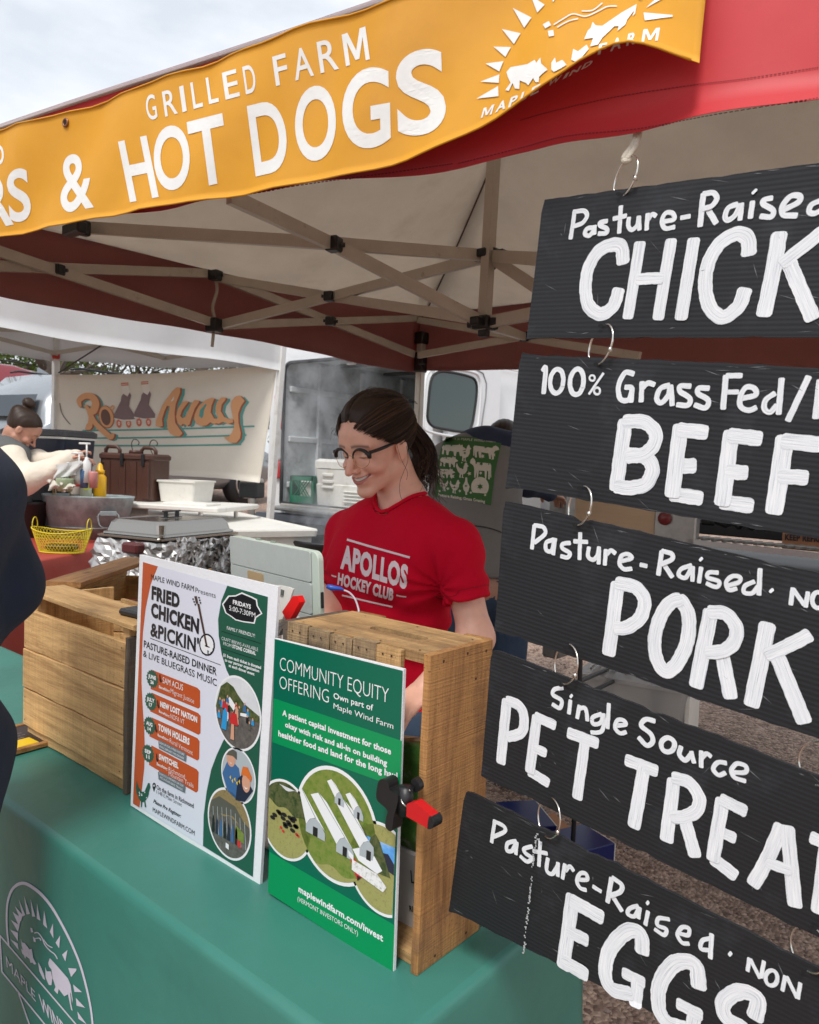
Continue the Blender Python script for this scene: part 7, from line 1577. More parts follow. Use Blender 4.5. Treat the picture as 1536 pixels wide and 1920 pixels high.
for pl in ([(90,690),(90,620),(180,410),(310,230),(360,185),(410,185),(405,260),(350,400),(335,520),(345,650),(400,730),(440,785),(400,825),(340,825),(280,790),(240,720),(235,640),(245,560),(265,480),(270,430),(235,425),(200,500),(170,600),(180,690),(140,705)],
 [(400,430),(440,375),(490,360),(515,375),(480,420),(430,490),(410,560),(440,590),(480,565),(510,500),(550,400),(600,350),(650,355),(655,380),(600,460),(560,570),(530,670),(495,690),(470,670),(440,665),(410,690),(375,650),(355,570),(375,480)],
 [(590,600),(600,530),(650,430),(740,350),(820,320),(855,330),(815,430),(805,510),(850,590),(920,605),(900,650),(850,665),(800,640),(750,680),(690,690),(620,660)],
 [(870,440),(890,370),(950,315),(1000,315),(1000,345),(950,410),(935,490),(980,570),(1050,600),(1090,590),(1100,640),(1040,660),(960,635),(900,665),(880,620),(900,560),(870,500)],
 [(1070,430),(1080,360),(1130,305),(1190,290),(1250,360),(1200,430),(1165,530),(1170,650),(1200,780),(1190,850),(1140,910),(1070,910),(1010,870),(980,830),(1040,830),(1090,770),(1110,700),(1115,640),(1100,590),(1080,500)]):
 for dx,dy,k,e_ in ((60,18,'teal_print',.004),(24,8,'russet_print',.0052),(0,0,'apricot_print',.0064)): shape_drape(lay[k],[zw(x_+dx,y_+dy) for x_,y_ in pl],RS,e_)
shape_drape(lay['teal_print'],[zw(*p) for p in [(655,560),(670,480),(740,400),(755,410),(720,480),(710,560),(690,590)]],RS,.0078); shape_drape(lay['sock_print'],[zw(*p) for p in [(285,365),(330,300),(325,345),(300,370)]],RS,.0078)
shape_drape(lay['russet_print'],[za(p) for p in E_((481,533),35,52,-.2,22)[:-1]],RS,.0065); shape_drape(lay['apricot_print'],[za(p) for p in E_((480,532),32,49,-.2,22)[:-1]],RS,.0075); shape_drape(lay['cocoa_print'],[za(p) for p in E_((478,534),21,37,-.2,22)[:-1]],RS,.0085)
line_drape(lay['apricot_print'],[za(p) for p in [(498,495),(508,482),(515,490),(506,505)]],2.5,RS,.007)
for dx,dy in ((0,0),(90,-6)):
 sh=lambda pts: [za((x_+dx,y_+dy)) for x_,y_ in pts]
 shape_drape(lay['sock_print'],sh([(545,380),(578,378),(582,400),(588,425),(575,445),(555,440),(550,410)]),RS,.004)
 for yy in (382,390): line_drape(lay['wheel_print'],sh([(546,yy),(579,yy-2)]),2.0,RS,.005)
 shape_drape(lay['mauve_boot_print'],sh([(556,428),(575,440),(585,422),(592,436),(584,462),(582,485),(597,508),(610,525),(608,545),(570,548),(540,542),(516,538),(516,518),(530,490),(545,460),(548,440)]),RS,.006)
 line_drape(lay['sock_print'],sh([(515,540),(560,548),(610,545)]),2.2,RS,.007)
 for x_ in (537,580): shape_drape(lay['wheel_print'],sh(E_((x_,562),12,19,-.1,14)[:-1]),RS,.007); shape_drape(lay['sock_print'],sh(E_((x_,562),5,8,-.1,10)[:-1]),RS,.008); shape_drape(lay['wheel_print'],sh(E_((x_,562),2.4,4,-.1,8)[:-1]),RS,.009)
for k,m_ in lay.items(): m_.out(k,MATS[k],rb_)
m_=MB(); line_drape(m_,[za(p) for p in [(270,470),(278,510),(295,540),(318,566)]],1.4,RS,.004); m_.out('mark',mat('dark_scuff',(.08,.06,.06),.8),rb_)
# ==== FAR TABLES AND FOOD SERVICE THINGS
REDC=fabric('rust_red_table_cloth',(.36,.045,.03),5,rough=.6,wstr=.4)
RZ=.97
a_,b_=onz(60,1054,RZ),onz(300,1008,RZ); ed=(b_-a_)/np.linalg.norm(b_-a_); pr_=np.cross(UP,ed); pr_=pr_ if np.dot(pr_,RI)<0 else -pr_
rt=thing('table','table under a rust red cloth carrying the metal tub and yellow basket','table',vert(a_+ed*.7+pr_*.35,0))
n0=a_-ed*.45; Lr,Wr=2.15,.72
def rtq(s_,t,z): return vert(n0+ed*s_+pr_*t,z)
cols=[]
for k in range(200):
 per=2*(Lr+Wr); s_=k/200*per
 if s_<Lr: x_,y_,nx,ny=s_,0,0,-1
 elif s_<Lr+Wr: x_,y_,nx,ny=Lr,s_-Lr,1,0
 elif s_<2*Lr+Wr: x_,y_,nx,ny=Lr-(s_-Lr-Wr),Wr,0,1
 else: x_,y_,nx,ny=0,Wr-(s_-2*Lr-Wr),-1,0
 cols.append([(x_+nx*o+nx*w_*sin(s_*19),y_+ny*o+ny*w_*sin(s_*19),z_) for o,w_,z_ in ((-.02,0,RZ+.001),(-.005,0,RZ),(0,0,RZ-.008),(.004,.002,RZ-.06),(.02,.012,RZ-.3),(.03,.02,RZ-.55),(.035,.024,.26))])
cols.append(cols[0]); C_=np.array([[rtq(*p) for p in c] for c in cols]); v,f=grid_vf(C_); tv=[rtq(x_,y_,RZ+.001) for x_,y_ in ((.02,.02),(Lr-.02,.02),(Lr-.02,Wr-.02),(.02,Wr-.02))]; f=list(f)+[tuple(len(v)+i for i in range(4))]; link('cloth',np.concatenate([v,tv]),f,REDC,rt,True)
GALV=mat('galvanised_steel',(.32,.38,.385),.5,metal=.15,var=.35,vscale=14,dirt=(.22,.22,.21),dscale=10)
def oval(c,rx,ry,z0,z1,taper,th,n=44,ax=RI,ay=FW):
 ax=ax*[1,1,0]; ax=ax/np.linalg.norm(ax); ay=np.cross(UP,ax)
 prof=[(0,z0+.004),(taper*.97,z0+.004),(taper,z0),(1,z1),(1.02,z1+.006),(1.0,z1+.012),(.975,z1),(taper*.95,z0+.012),(0,z0+.012)]
 v=[]; f=[]
 for r_,z_ in prof:
  for j in range(n): a=2*pi*j/n; v.append(vert(c,0)+ax*rx*max(r_,.001)*cos(a)+ay*ry*max(r_,.001)*sin(a)+UP*z_)
 for i in range(len(prof)-1):
  for j in range(n): f.append((i*n+j,i*n+(j+1) % n,(i+1)*n+(j+1) % n,(i+1)*n+j))
 return v,f
TC=onz(165,1008,RZ); dT=np.dot(TC-CAM,FW)
tub=thing('wash_tub','oval galvanised metal tub holding sauce bottles on the red table','tub',vert(TC,RZ)); axr=RI*[1,1,0]/np.linalg.norm(RI*[1,1,0]); axf=np.cross(UP,axr)
rxT=84/FPX*dT; zT=CAM_H-(932-848)/FPX*dT
v,f=oval(TC,rxT,rxT*.62,RZ+.002,zT,.80,.003); link('body',v,f,GALV,tub,True)
hc=TC+axr*rxT*.62-axf*rxT*.47; m_=MB(); hz_=RZ+(zT-RZ)*.52
hn=(axr*.5-axf*.86); hs=np.cross(UP,hn)
m_.tube(catmull([vert(hc,hz_+.035)+hs*.05+hn*.02,vert(hc,hz_-.02)+hs*.058+hn*.035,vert(hc,hz_-.05)+hs*.035+hn*.045,vert(hc,hz_-.05)-hs*.035+hn*.045,vert(hc,hz_-.02)-hs*.058+hn*.035,vert(hc,hz_+.035)-hs*.05+hn*.02],5,True),.0045,8,closed=True)
m_.out('handle',GALV,tub,True); MB().box(vert(hc,hz_+.035)+hn*.018,(.10,.012,.03),frame(hs),b=.003).out('handle_bracket',GALV,tub)
m_=MB(); m_.tube([vert(TC,RZ+(zT-RZ)*.28)+(axr*rxT*cos(a)+axf*rxT*.62*sin(a))*.862 for a in np.linspace(0,2*pi,40,endpoint=False)],.0025,6,closed=True); m_.out('bead',GALV,tub,True)
def bottle(px,py0,D,h,r_,m1,label,capm=None,cat='bottle'):
 q=P(px,py0,D); t=thing('sauce_bottle',label,cat,q-UP*h)
 v,f=lathe_vf([(r_*.9,0),(r_,.01),(r_,h*.62),(r_*.55,h*.72),(r_*.5,h*.74)],q-UP*h,20); link('body',v,f,m1,t,True)
 v,f=lathe_vf([(r_*.7,h*.72),(r_*.72,h*.80),(r_*.5,h*.83),(r_*.36,h*.95),(r_*.1,h)],q-UP*h,18); link('cap',v,f,capm or m1,t,True); return t
YEL=mat('mustard_yellow_plastic',(.78,.42,.005),.35)
bottle(188,868,dT-.04,.24,.040,YEL,'yellow mustard bottle standing in the metal tub')
kt=bottle(146,864,dT-.02,.22,.040,mat('clear_bottle',(.55,.48,.42),.2,var=.2),'clear sauce bottle with a red printed label in the metal tub',mat('white_cap',(.75,.75,.72),.4));
MB().box(P(146,905,dT-.08),(.035,.003,.05),frame(RI),b=.001).out('label',mat('red_label',(.55,.05,.05),.5),kt)
k2=bottle(162,884,dT-.10,.18,.036,mat('clear_bottle_green',(.50,.54,.40),.25,var=.2),'clear relish bottle with a green label in the metal tub',mat('white_cap',(.75,.75,.72),.4)); MB().box(P(162,912,dT-.16),(.036,.003,.045),frame(RI),b=.001).out('label',mat('lime_label',(.35,.45,.05),.5),k2)
WST=mat('light_wood_stick',(.60,.40,.20),.7,var=.15,vscale=30)
for i,(a,b,lb) in enumerate([((101,895),(103,938),'left wooden tongs leaning out of the metal tub'),((136,892),(133,938),'right wooden tongs leaning out of the metal tub')]):
 t=thing('tongs',lb,'tongs',P(*b,dT+.06),'wooden tongs in the tub')
 for dx in (-3,3): MB().bar(P(b[0]+dx*.6,b[1],dT+.06),P(a[0]+dx,a[1],dT+.04),.004,.014,upv=FW).out('arm',WST,t)
YW=mat('yellow_coated_wire',(.72,.58,.02),.35); BQ=onz(116,1036,RZ); dB_=np.dot(BQ-CAM,FW); rb2=55/FPX*dB_
bk=thing('wire_basket','oval yellow wire basket with two loop handles on the red table','basket',vert(BQ,RZ)); zb_=CAM_H-(996-846)/FPX*dB_
def bpt(a,t): r_=.74+.26*t; return vert(BQ,0)+axr*rb2*r_*cos(a)+axf*rb2*.62*r_*sin(a)+UP*(RZ+.006+(zb_-RZ+.012*cos(2*a)*t)*t)
m_=MB()
for k in range(46):
 for s_ in (1,-1): m_.tube([bpt(2*pi*k/46+s_*t*.55,t) for t in np.linspace(0,1,7)],.0013,4,cap=False)
for t in (.33,.66): m_.tube([bpt(a,t) for a in np.linspace(0,2*pi,48,endpoint=False)],.0012,4,closed=True)
for k in range(-5,6):
 w_=math.sqrt(max(0,1-(k/6)**2)); m_.tube([vert(BQ,RZ+.005)+axr*rb2*.74*k/6+axf*rb2*.46*s_*w_ for s_ in (-1,1)],.0012,4,cap=False); m_.tube([vert(BQ,RZ+.006)+axf*rb2*.46*k/6+axr*rb2*.74*s_*w_ for s_ in (-1,1)],.0012,4,cap=False)
m_.out('wire_mesh',YW,bk,True)
for t in (0,1): MB().tube([bpt(a,t) for a in np.linspace(0,2*pi,48,endpoint=False)],.003,7,closed=True).out('rim',YW,bk,True)
for s_ in (-1,1):
 c=bpt(0 if s_>0 else pi,1); MB().tube([c+axf*.030*cos(a)-axr*s_*.012+UP*(.045*sin(a)+.008) for a in np.linspace(-.25,pi+.25,20)],.0024,6).out('handle',YW,bk,True)
MB().box(vert(BQ,RZ+.03),(.16,.09,.03),frame(axr),b=.012).out('cloth_liner',mat('charcoal_cloth',(.05,.045,.045),.9),bk,True)
q=P(50,975,dT-.1); v,f=lathe_vf([(.095,0),(.10,.004),(.118,.2),(.124,.205),(.124,.225),(.113,.225),(.11,.2),(.09,.01)],vert(q,RZ+.002),32); bu=link('bucket',v,f,BLACKP,smooth=True); setp(bu,'black plastic bucket standing behind the navy coat at the tub','bucket')
FOIL=mat('aluminium_foil',(.50,.49,.48),.5,metal=1.0,bump=.2,bscale=22)
CZ=1.135; cA=[onz(235,990,CZ),onz(303,1009,CZ),onz(437,996,CZ),onz(345,968,CZ)]
cc_=sum(cA)/4; ex=(cA[2]-cA[1])*[1,1,0]; lx=np.linalg.norm(ex); ex /= lx; ey=np.cross(UP,ex); ly=.36; lx=.54
ccn=vert((cA[1]+cA[2])/2,CZ)+ey*ly/2*(1 if np.dot(ey,FW)>0 else -1)
if np.dot(ey,FW)<0: ey=-ey
Rc=np.stack([ex,ey,UP],1)
ch=thing('chafing_dish','stainless steel chafing dish with a domed lid and black handle','chafing dish',ccn)
def rrect(w_,h,r_,n=6):
 o=[]
 for (sx,sy,a0) in ((1,1,0),(-1,1,pi/2),(-1,-1,pi),(1,-1,3*pi/2)):
  for a in np.linspace(a0,a0+pi/2,n): o.append((sx*(w_/2-r_)+r_*cos(a),sy*(h/2-r_)+r_*sin(a)))
 return o
def stack(layers,c,R,cap=True):
 v=[]; f=[]; k=None
 for (w_,h,r_,z_) in layers: o=rrect(w_,h,r_); k=len(o); v+=[(x_,y_,z_) for x_,y_ in o]
 for i in range(len(layers)-1):
  for j in range(k): f.append((i*k+j,i*k+(j+1) % k,(i+1)*k+(j+1) % k,(i+1)*k+j))
 if cap: f.append(tuple(range(k))[::-1]); f.append(tuple((len(layers)-1)*k+j for j in range(k)))
 return np.array(v) @ np.array(R).T+c,f
MIR=mat('polished_steel',(.36,.34,.31),.22,metal=1.0,bump=.05,bscale=8)
v,f=stack([(lx+.05,ly+.05,.03,-.012),(lx+.05,ly+.05,.03,-.004),(lx,ly,.03,0)],ccn,Rc); link('pan',v,f,MIR,ch)
v,f=stack([(lx+.015,ly+.015,.03,.001),(lx+.012,ly+.012,.03,.008),(lx-.01,ly-.01,.035,.014),(lx-.03,ly-.03,.04,.055),(lx-.06,ly-.06,.04,.070),(lx-.075,ly-.075,.04,.072),(lx-.09,ly-.09,.03,.069)],ccn,Rc); link('lid',v,f,MIR,ch,False)
hh=ccn+UP*.085; m_=MB(); m_.box(ccn+UP*.074,(.12,.035,.004),Rc,b=.001).box(ccn+UP*.088-ex*.04,(.016,.018,.03),Rc,b=.002).box(ccn+UP*.088+ex*.04,(.016,.018,.03),Rc,b=.002).box(ccn+UP*.105,(.125,.018,.008),Rc,b=.003); m_.out('lid_handle',BLACKP,ch)
fo=thing('foil_wrapped_block','crumpled aluminium foil wrapped round the warmer under the chafing dish','foil',ccn-UP*.17)
rsf=np.random.default_rng(5); lay_=[]; NF=90; nz_=12
per_=rrect(lx+.07,ly+.07,.05,6); per_=np.array(per_+[per_[0]]); pr2=resample(per_,NF+1)[:-1]
noise=rsf.normal(0,1,(nz_,NF));
for _ in range(1): noise=(noise+np.roll(noise,1,1)+np.roll(noise,1,0))/3
cre=np.abs(np.sin(np.arange(NF)[None,:]*.55+np.cumsum(rsf.normal(0,.25,(nz_,1)),0)*2+noise*1.2))
for i in range(nz_):
 t=i/(nz_-1); z_=-.02-.19*t; k=1+.10*t
 row=[]
 for j in range(NF): d=.010*noise[i,j]+.022*(cre[i,j]-.5); x_,y_=pr2[j]; n_=math.hypot(x_,y_); row.append((x_*k+x_/n_*d,y_*k+y_/n_*d,z_+.006*noise[i,(j*3) % NF]))
 row.append(row[0]); lay_.append(row)
v,f=grid_vf(np.array(lay_)); link('foil',v @ Rc.T+ccn,f,FOIL,fo); MB().box(ccn-UP*.105,(lx+.03,ly+.03,.17),Rc).out('warmer_box',mat('dark_steel',(.1,.1,.1),.4,metal=.8),fo)
lf=[]
for i in range(34):
 row=[]
 for j in range(26):
  s_,t=i/33,j/25; q=P(330+120*s_,1010+100*t,3.25-.15*t+.22*s_*0); row.append(q+FW*(rsf.normal(0,.009)+.02*sin(s_*17+t*9))+UP*rsf.normal(0,.006))
 lf.append(row)
v,f=sheet_vf(np.array(lf),.0004); link('foil_flap',v,f,FOIL,fo)
MB().box(P(262,1026,3.6),(.14,.10,.05),frame(ex),b=.01).out('maroon_pouch',mat('maroon_leather',(.09,.012,.012),.5),fo)
WPL=mat('white_poly_plastic',(.74,.72,.66),.45,var=.06,dirt=(.5,.44,.36),dscale=6,dpos=(.6,.8))
LZ=1.10; k1,k2_,k3=onz(380,958,LZ),onz(425,955,LZ),onz(597,992,LZ); dx_=(k3-k2_); lxx=np.linalg.norm(dx_); dx_ /= lxx; dy_=np.cross(dx_,UP); dy_=dy_ if np.dot(dy_,FW)<0 else -dy_; wy=.62; cW=k2_+dx_*lxx/2+dy_*wy/2; Rw=np.stack([dx_,np.cross(UP,dx_),UP],1)
wb_=thing('storage_tub','large white plastic tub with a flat lid behind the tablet','tub',vert(cW,.3))
v,f=stack([(lxx-.06,wy-.06,.04,-.80),(lxx-.04,wy-.04,.04,-.045)],cW,Rw); link('tub_body',v,f,WPL,wb_)
v,f=stack([(lxx,wy,.03,-.045),(lxx+.01,wy+.01,.03,-.01),(lxx,wy,.03,0),(lxx-.04,wy-.04,.03,.002),(lxx-.06,wy-.06,.03,-.006)],cW,Rw); link('lid',v,f,WPL,wb_)
BRN=mat('brown_insulated_plastic',(.075,.030,.020),.42,var=.05,bump=.1)
DD=5.3; dz0=CAM_H-(940-852)/FPX*DD; dc=P(253,940,DD+.12); dc=vert(dc,dz0); wdd=116/FPX*DD
yaw_=radians(14); exd=axr*cos(yaw_)+axf*sin(yaw_)*-1; eyd=np.cross(UP,exd); Rd=np.stack([exd,eyd,UP],1); hd=(937-846)/FPX*DD
ds=thing('drink_dispenser','brown insulated drink dispenser with two carrying handles on the far table','dispenser',dc)
v,f=stack([(wdd*.93,.26,.05,0),(wdd*.97,.27,.05,.01),(wdd*.97,.27,.05,hd*.84),(wdd*1.0,.29,.05,hd*.86),(wdd*1.0,.29,.05,hd*.93),(wdd*.96,.26,.06,hd*.97)],dc,Rd); link('body',v,f,BRN,ds)
for x_ in (-.30,-.02,.18,.40):
 v,f=stack([(wdd*.11,.012,.005,.02),(wdd*.11,.012,.005,hd*.80)],dc+Rd @ np.array([x_*wdd,-.138,0]),Rd)
 link('rib',v,f,BRN,ds)
for x_ in (-.33,.33):
 c=dc+Rd @ np.array([x_*wdd,-.06,hd*.93]); m_=MB(); m_.tube([c+Rd @ np.array([q[0],0,q[1]]) for q in [(-.055,0),(-.055,.035),(-.035,.055),(.035,.055),(.055,.035),(.055,0)]],.013,10); m_.out('carry_handle',BRN,ds,True)
for x_ in (-.02,.36): MB().box(dc+Rd @ np.array([x_*wdd,-.148,hd*.84]),(.022,.016,.085),Rd,b=.003).out('latch',BLACKP,ds)
v,f=stack([(.06,.01,.025,0),(.06,.01,.025,.001)],dc,Rd); m_=MB(); c=dc+Rd @ np.array([-.37*wdd,-.137,hd*.06]); m_.box(c+UP*.10,(.065,.012,.20),Rd,b=.004); m_.tube([c+Rd @ np.array([x_,-.002,.2+.03*sin(a)]) if False else c+Rd @ np.array([.0325*cos(a),-.001,.2+.0325*sin(a)]) for a,x_ in [(a,0) for a in np.linspace(0,pi,12)]],.006,6); m_.out('tap_recess_shade',mat('recess_shade_brown',(.014,.008,.006),.6),ds)  # raised slab; the shade of the tap recess is put into its darker brown
v,f=lathe_vf([(.045,0),(.045,.02),(.038,.024)],dc+UP*hd*.965,20); link('vent_cap',v,f,BRN,ds,True)
for x_ in (-.10,.24): MB().tube(catmull([dc+Rd @ np.array([x_*wdd+q[0],.02,hd*.96+q[1]]) for q in [(.02,0),(.0,.04),(-.005,.075),(.012,.10),(.04,.098),(.055,.078),(.045,.065)]],5),.003,6).out('wire_hook',mat('dark_wire',(.04,.03,.03),.4,metal=.7),ds,True)
ft=thing('table','long serving table of the far stall with a pale top','table',vert(dc,.3)); tcn2=dc-UP*.02; m_=MB(); m_.box(tcn2+exd*-.45+eyd*.0,(2.5,.62,.035),Rd,b=.008); m_.out('tabletop',WPL,ft)
for sx in (-1.5,.65):
 for sy in (-.25,.25): q=tcn2+exd*sx+eyd*sy; MB().tube([vert(q,gz(q[0],q[1])),q-UP*.02],.015,8).out('leg',STEEL,ft)
def binbox(name,label,cat,c,w_,d,h,R,m,lid=None):
 t=thing(name,label,cat,c); v,f=stack([(w_*.9,d*.9,.02,0),(w_,d,.02,h),(w_*1.05,d*1.05,.02,h),(w_*1.05,d*1.05,.02,h+.012),(w_*.97,d*.97,.02,h+.012),(w_*.88,d*.88,.02,.01)],c,R); link('body',v,f,m,t); return t
bt1=binbox('bus_tub','white bus tub right of the brown dispenser','tub',vert(P(350,938,5.4),dz0+.004),76/FPX*5.35,.30,.135,Rd,WPL)
q=vert(P(360,943,5.15),dz0+.003); o=MB().box(q,(.32,.2,.02),Rd,b=.006).out('serving_tray',WPL); setp(o,'flat white tray in front of the white bus tub','tray')
NV=mat('navy_cooler_plastic',(.012,.018,.040),.45); cq=vert(P(92,905,5.5),CAM_H-(905-846)/FPX*5.5); hcl=(905-812)/FPX*5.5
co=thing('cooler','large navy cooler with a grey lid behind the woman with the bun','cooler',cq); v,f=stack([(.46,.36,.04,0),(.50,.38,.04,hcl*.86)],cq,Rd); link('body',v,f,NV,co); v,f=stack([(.50,.38,.04,hcl*.90),(.53,.41,.05,hcl*.92),(.53,.41,.05,hcl),(.50,.38,.06,hcl*1.04)],cq,Rd); link('lid',v,f,mat('grey_cooler_lid',(.07,.07,.075),.5),co); v,f=stack([(.515,.395,.04,hcl*.86),(.515,.395,.04,hcl*.90)],cq,Rd); link('white_band',v,f,WPL,co)
o=MB().box(cq-UP*.33,(.7,.5,.64),Rd,b=.01).out('equipment_case',mat('charcoal_case',(.03,.03,.032),.7)); setp(o,'charcoal equipment case the navy cooler stands on','case')
for i,(x_,y0,y1,m1,lb) in enumerate([(148,850,908,mat('pale_syrup_bottle',(.62,.62,.58),.25),'tall clear pump bottle with a white pump, left one'),(162,832,905,mat('white_pump_bottle',(.72,.72,.70),.3),'tallest white pump bottle beside the dispenser'),(158,880,915,mat('blue_bottle',(.06,.14,.28),.3),'small blue bottle between the pump bottles'),(175,884,915,mat('red_white_cup',(.55,.22,.2),.4),'pink and blue paper cup beside the dispenser')]):
 Db=4.55; q=P(x_,y1,Db); h=(y1-y0)/FPX*Db; t=thing('pump_bottle' if i<2 else ('small_bottle' if i==2 else 'paper_cup'),lb,'bottle' if i<3 else 'cup',vert(q,q[2])); r_=.026
 if i<2:
  v,f=lathe_vf([(r_,0),(r_,h*.5),(r_*.4,h*.6),(r_*.35,h*.65)],q,16); link('body',v,f,m1,t,True); m_=MB(); m_.tube([q+UP*h*.6,q+UP*h],.005,8); m_.tube([q+UP*h-axr*.045,q+UP*h+axr*.02],.006,8); m_.out('pump',mat('white_cap',(.75,.75,.72),.4),t,True)
 else: v,f=lathe_vf([(r_*.85,0),(r_,h*.9),(r_*.9,h)],q,16); link('body',v,f,m1,t,True)
q=P(120,878,4.5); bgm=mat('white_paper_bag',(.70,.70,.68),.8,var=.05,translucent=.2); pb=[]
for i in range(10):
 pb.append([P(104+42*i/9+4*sin(j),872+26*j/5-8*i/9,4.5+.008*sin(i*1.1+j)) for j in range(6)])
v,f=sheet_vf(np.array(pb),.03); o=link('paper_bag',v,f,bgm); setp(o,'white paper bag held by the woman with the bun','bag')
q=P(122,905,4.48); v,f=lathe_vf([(.04,0),(.05,.07),(.048,.075)],q-UP*.05,20); o=link('plastic_tub',v,f,mat('green_clear_tub',(.30,.36,.22),.3),smooth=True); setp(o,'small green tinted tub under the white paper bag','tub')
pts=[]
for i in range(14): pts.append([P(93+44*i/13,905+12*j/5-6*sin(i*.8)*(1-j/5),4.45+.02*sin(i*.7+j)) for j in range(6)])
v,f=sheet_vf(np.array(pts),.02); o=link('towel',v,f,mat('cream_towel',(.58,.54,.46),.95,var=.1),smooth=True); setp(o,'crumpled cream towel beside the black bucket','towel')
gq=P(622,1010,4.9); gq=vert(gq,1.02); gr=thing('grill','small black grill behind the white lidded tub','grill',vert(gq,gz(gq[0],gq[1])))
v,f=lathe_vf([(.05,-.17),(.2,-.12),(.27,-.02),(.28,0),(.27,.01),(.25,0),(.2,-.06),(.02,-.1)],gq,32); link('bowl',v,f,BLACKP,gr,True)
for a in (0,2.1,4.2): MB().tube([gq+[.15*cos(a),.15*sin(a),-.12],[gq[0]+.3*cos(a),gq[1]+.3*sin(a),gz(gq[0],gq[1])]],.012,8).out('leg',STEEL,gr)
# ==== WHITE CARGO VAN
VW=mat('white_van_paint',(.78,.79,.80),.22,coat=.5,var=.02); VG=mat('scuffed_white_interior',(.62,.65,.67),.6,var=.25,vscale=6,dirt=(.12,.12,.12),dscale=4,dpos=(.5,.8)); RUB=mat('black_rubber',(.015,.015,.016),.6)
VX0,VX1,VY0,VY1,VZ0,VZ1=-5.98,-3.93,4.9,10.3,.82,2.62
van=thing('van','white cargo van with its rear doors open and coolers inside','van',((VX0+VX1)/2,7.6,.5))
ox0,ox1,oz0,oz1=-5.76,-4.06,1.10,2.44
def shell():
 m_=MB(); w_=VX1-VX0; hs=(VZ1-VZ0)
 sec=[(0,0),(w_,0),(w_,hs*.55),(w_-.05,hs*.93),(w_-.14,hs),(.14,hs),(.05,hs*.93),(0,hs*.55)]
 ys=[VY0,VY0+.02,VY1-.9,VY1]; v=[]
 for y_ in ys:
  for (a,b) in sec:
   s_=1.0 if y_<VY1-.1 else .8; v.append((VX0+w_/2+(a-w_/2)*(1 if y_<VY1-.1 else .93),y_,VZ0+b*s_))
 f=[(i*8+j,(i+1)*8+j,(i+1)*8+(j+1) % 8,i*8+(j+1) % 8) for i in range(3) for j in range(8)]; f.append(tuple(24+j for j in range(8)))
 m_.add(v,f)
 import mathutils
 out=[(VX0+a,VZ0+b) for a,b in sec]; r_=.09; ho=[]
 for (cx,cz,a0) in ((ox1-r_,oz1-r_,0),(ox0+r_,oz1-r_,pi/2),(ox0+.02,oz0+.02,pi),(ox1-.02,oz0+.02,1.5*pi)):
  rr=r_ if cz>1.5 else .02
  for a in np.linspace(a0,a0+pi/2,6): ho.append((cx+rr*cos(a),cz+rr*sin(a)))
 tr=mathutils.geometry.tessellate_polygon([[Vector((*p,0)) for p in out],[Vector((*p,0)) for p in ho]]); al=out+ho
 m_.add([(p[0],VY0,p[1]) for p in al],[tuple(t) for t in tr])
 return m_,ho
m_,ho=shell(); m_.out('body',VW,van)
MB().tube([(p[0],VY0-.012,p[1]) for p in ho],.018,8,closed=True).out('door_seal',RUB,van,True)
for (c,d,nm) in [((ox0-.015,(VY0+8.4)/2,1.8),(.02,3.5,1.42),'inner_wall'),((ox1+.015,(VY0+8.4)/2,1.8),(.02,3.5,1.42),'inner_wall'),(((ox0+ox1)/2,8.4,1.8),(1.6,.02,1.42),'bulkhead'),(((ox0+ox1)/2,(VY0+8.4)/2,oz1+.06),(1.6,3.5,.02),'ceiling')]: MB().box(c,d).out(nm,VG,van)
MB().box(((ox0+ox1)/2,(VY0+8.4)/2-.03,oz0-.012),(1.62,3.56,.03),b=.008).out('load_floor',mat('worn_load_floor',(.40,.38,.34),.7,var=.2),van)
for y_ in (5.35,5.95,6.6,7.3,8.0):
 for x_ in (ox0+.012,ox1-.012): MB().box((x_,y_,1.8),(.035,.07,1.34),b=.01).out('wall_rib',VG,van)
for z_ in (1.28,1.72,2.2):
 for x_ in (ox0+.010,ox1-.010): MB().box((x_,6.6,z_),(.03,3.3,.06),b=.01).out('wall_rail',VG,van)
for y_ in (5.5,6.2,6.9,7.6): MB().box(((ox0+ox1)/2,y_,oz1+.035),(1.5,.08,.03),b=.008).out('roof_bow',mat('dark_roof_bow',(.08,.08,.08),.6),van)
MB().tube(catmull([(ox0+.05,5.6,1.75),(ox0+.06,5.62,1.60),(ox0+.07,5.65,1.45),(ox0+.09,5.68,1.36)],5),.006,6).out('bungee_cord',mat('blue_strap',(.06,.10,.30),.7),van)
for x_ in (-5.0,-4.8): MB().box((x_,VY0+.12,oz1-.03),(.10,.04,.02),b=.006).out('roof_lamp',mat('lamp_cover',(.8,.8,.8),.3),van)
MB().box(((VX0+VX1)/2,VY0-.10,.88),(2.02,.26,.26),b=.05).out('rear_bumper',mat('dark_grey_bumper',(.045,.05,.06),.55,var=.1),van)
MB().box(((ox0+ox1)/2,VY0-.06,1.06),(1.7,.18,.04),b=.012).out('step_plate',mat('worn_step',(.30,.30,.29),.5,var=.2),van)
MB().box((-5.85,VY0-.235,.86),(.09,.012,.05),b=.004).out('bumper_reflector',mat('red_lens',(.5,.01,.01),.25),van)
for x_ in (-5.82,VX1-.14+0):
 for (z_,h,mm,nm) in ((1.98,.34,mat('red_lens',(.5,.01,.01),.25),'brake_lamp'),(1.66,.30,mat('clear_lens_cover',(.62,.62,.62),.15,metal=.3,var=.3,vscale=60),'reversing_lamp'),(1.42,.17,mat('red_lens',(.5,.01,.01),.25),'tail_lamp')):
  if x_<-5: MB().box((x_,VY0-.012,z_),(.12,.05,h),b=.015).out(nm,mm,van)
MB().box((-5.2,VY0-.012,2.545),(.12,.03,.04),b=.01).out('high_lamp',mat('red_lens',(.5,.01,.01),.25),van)
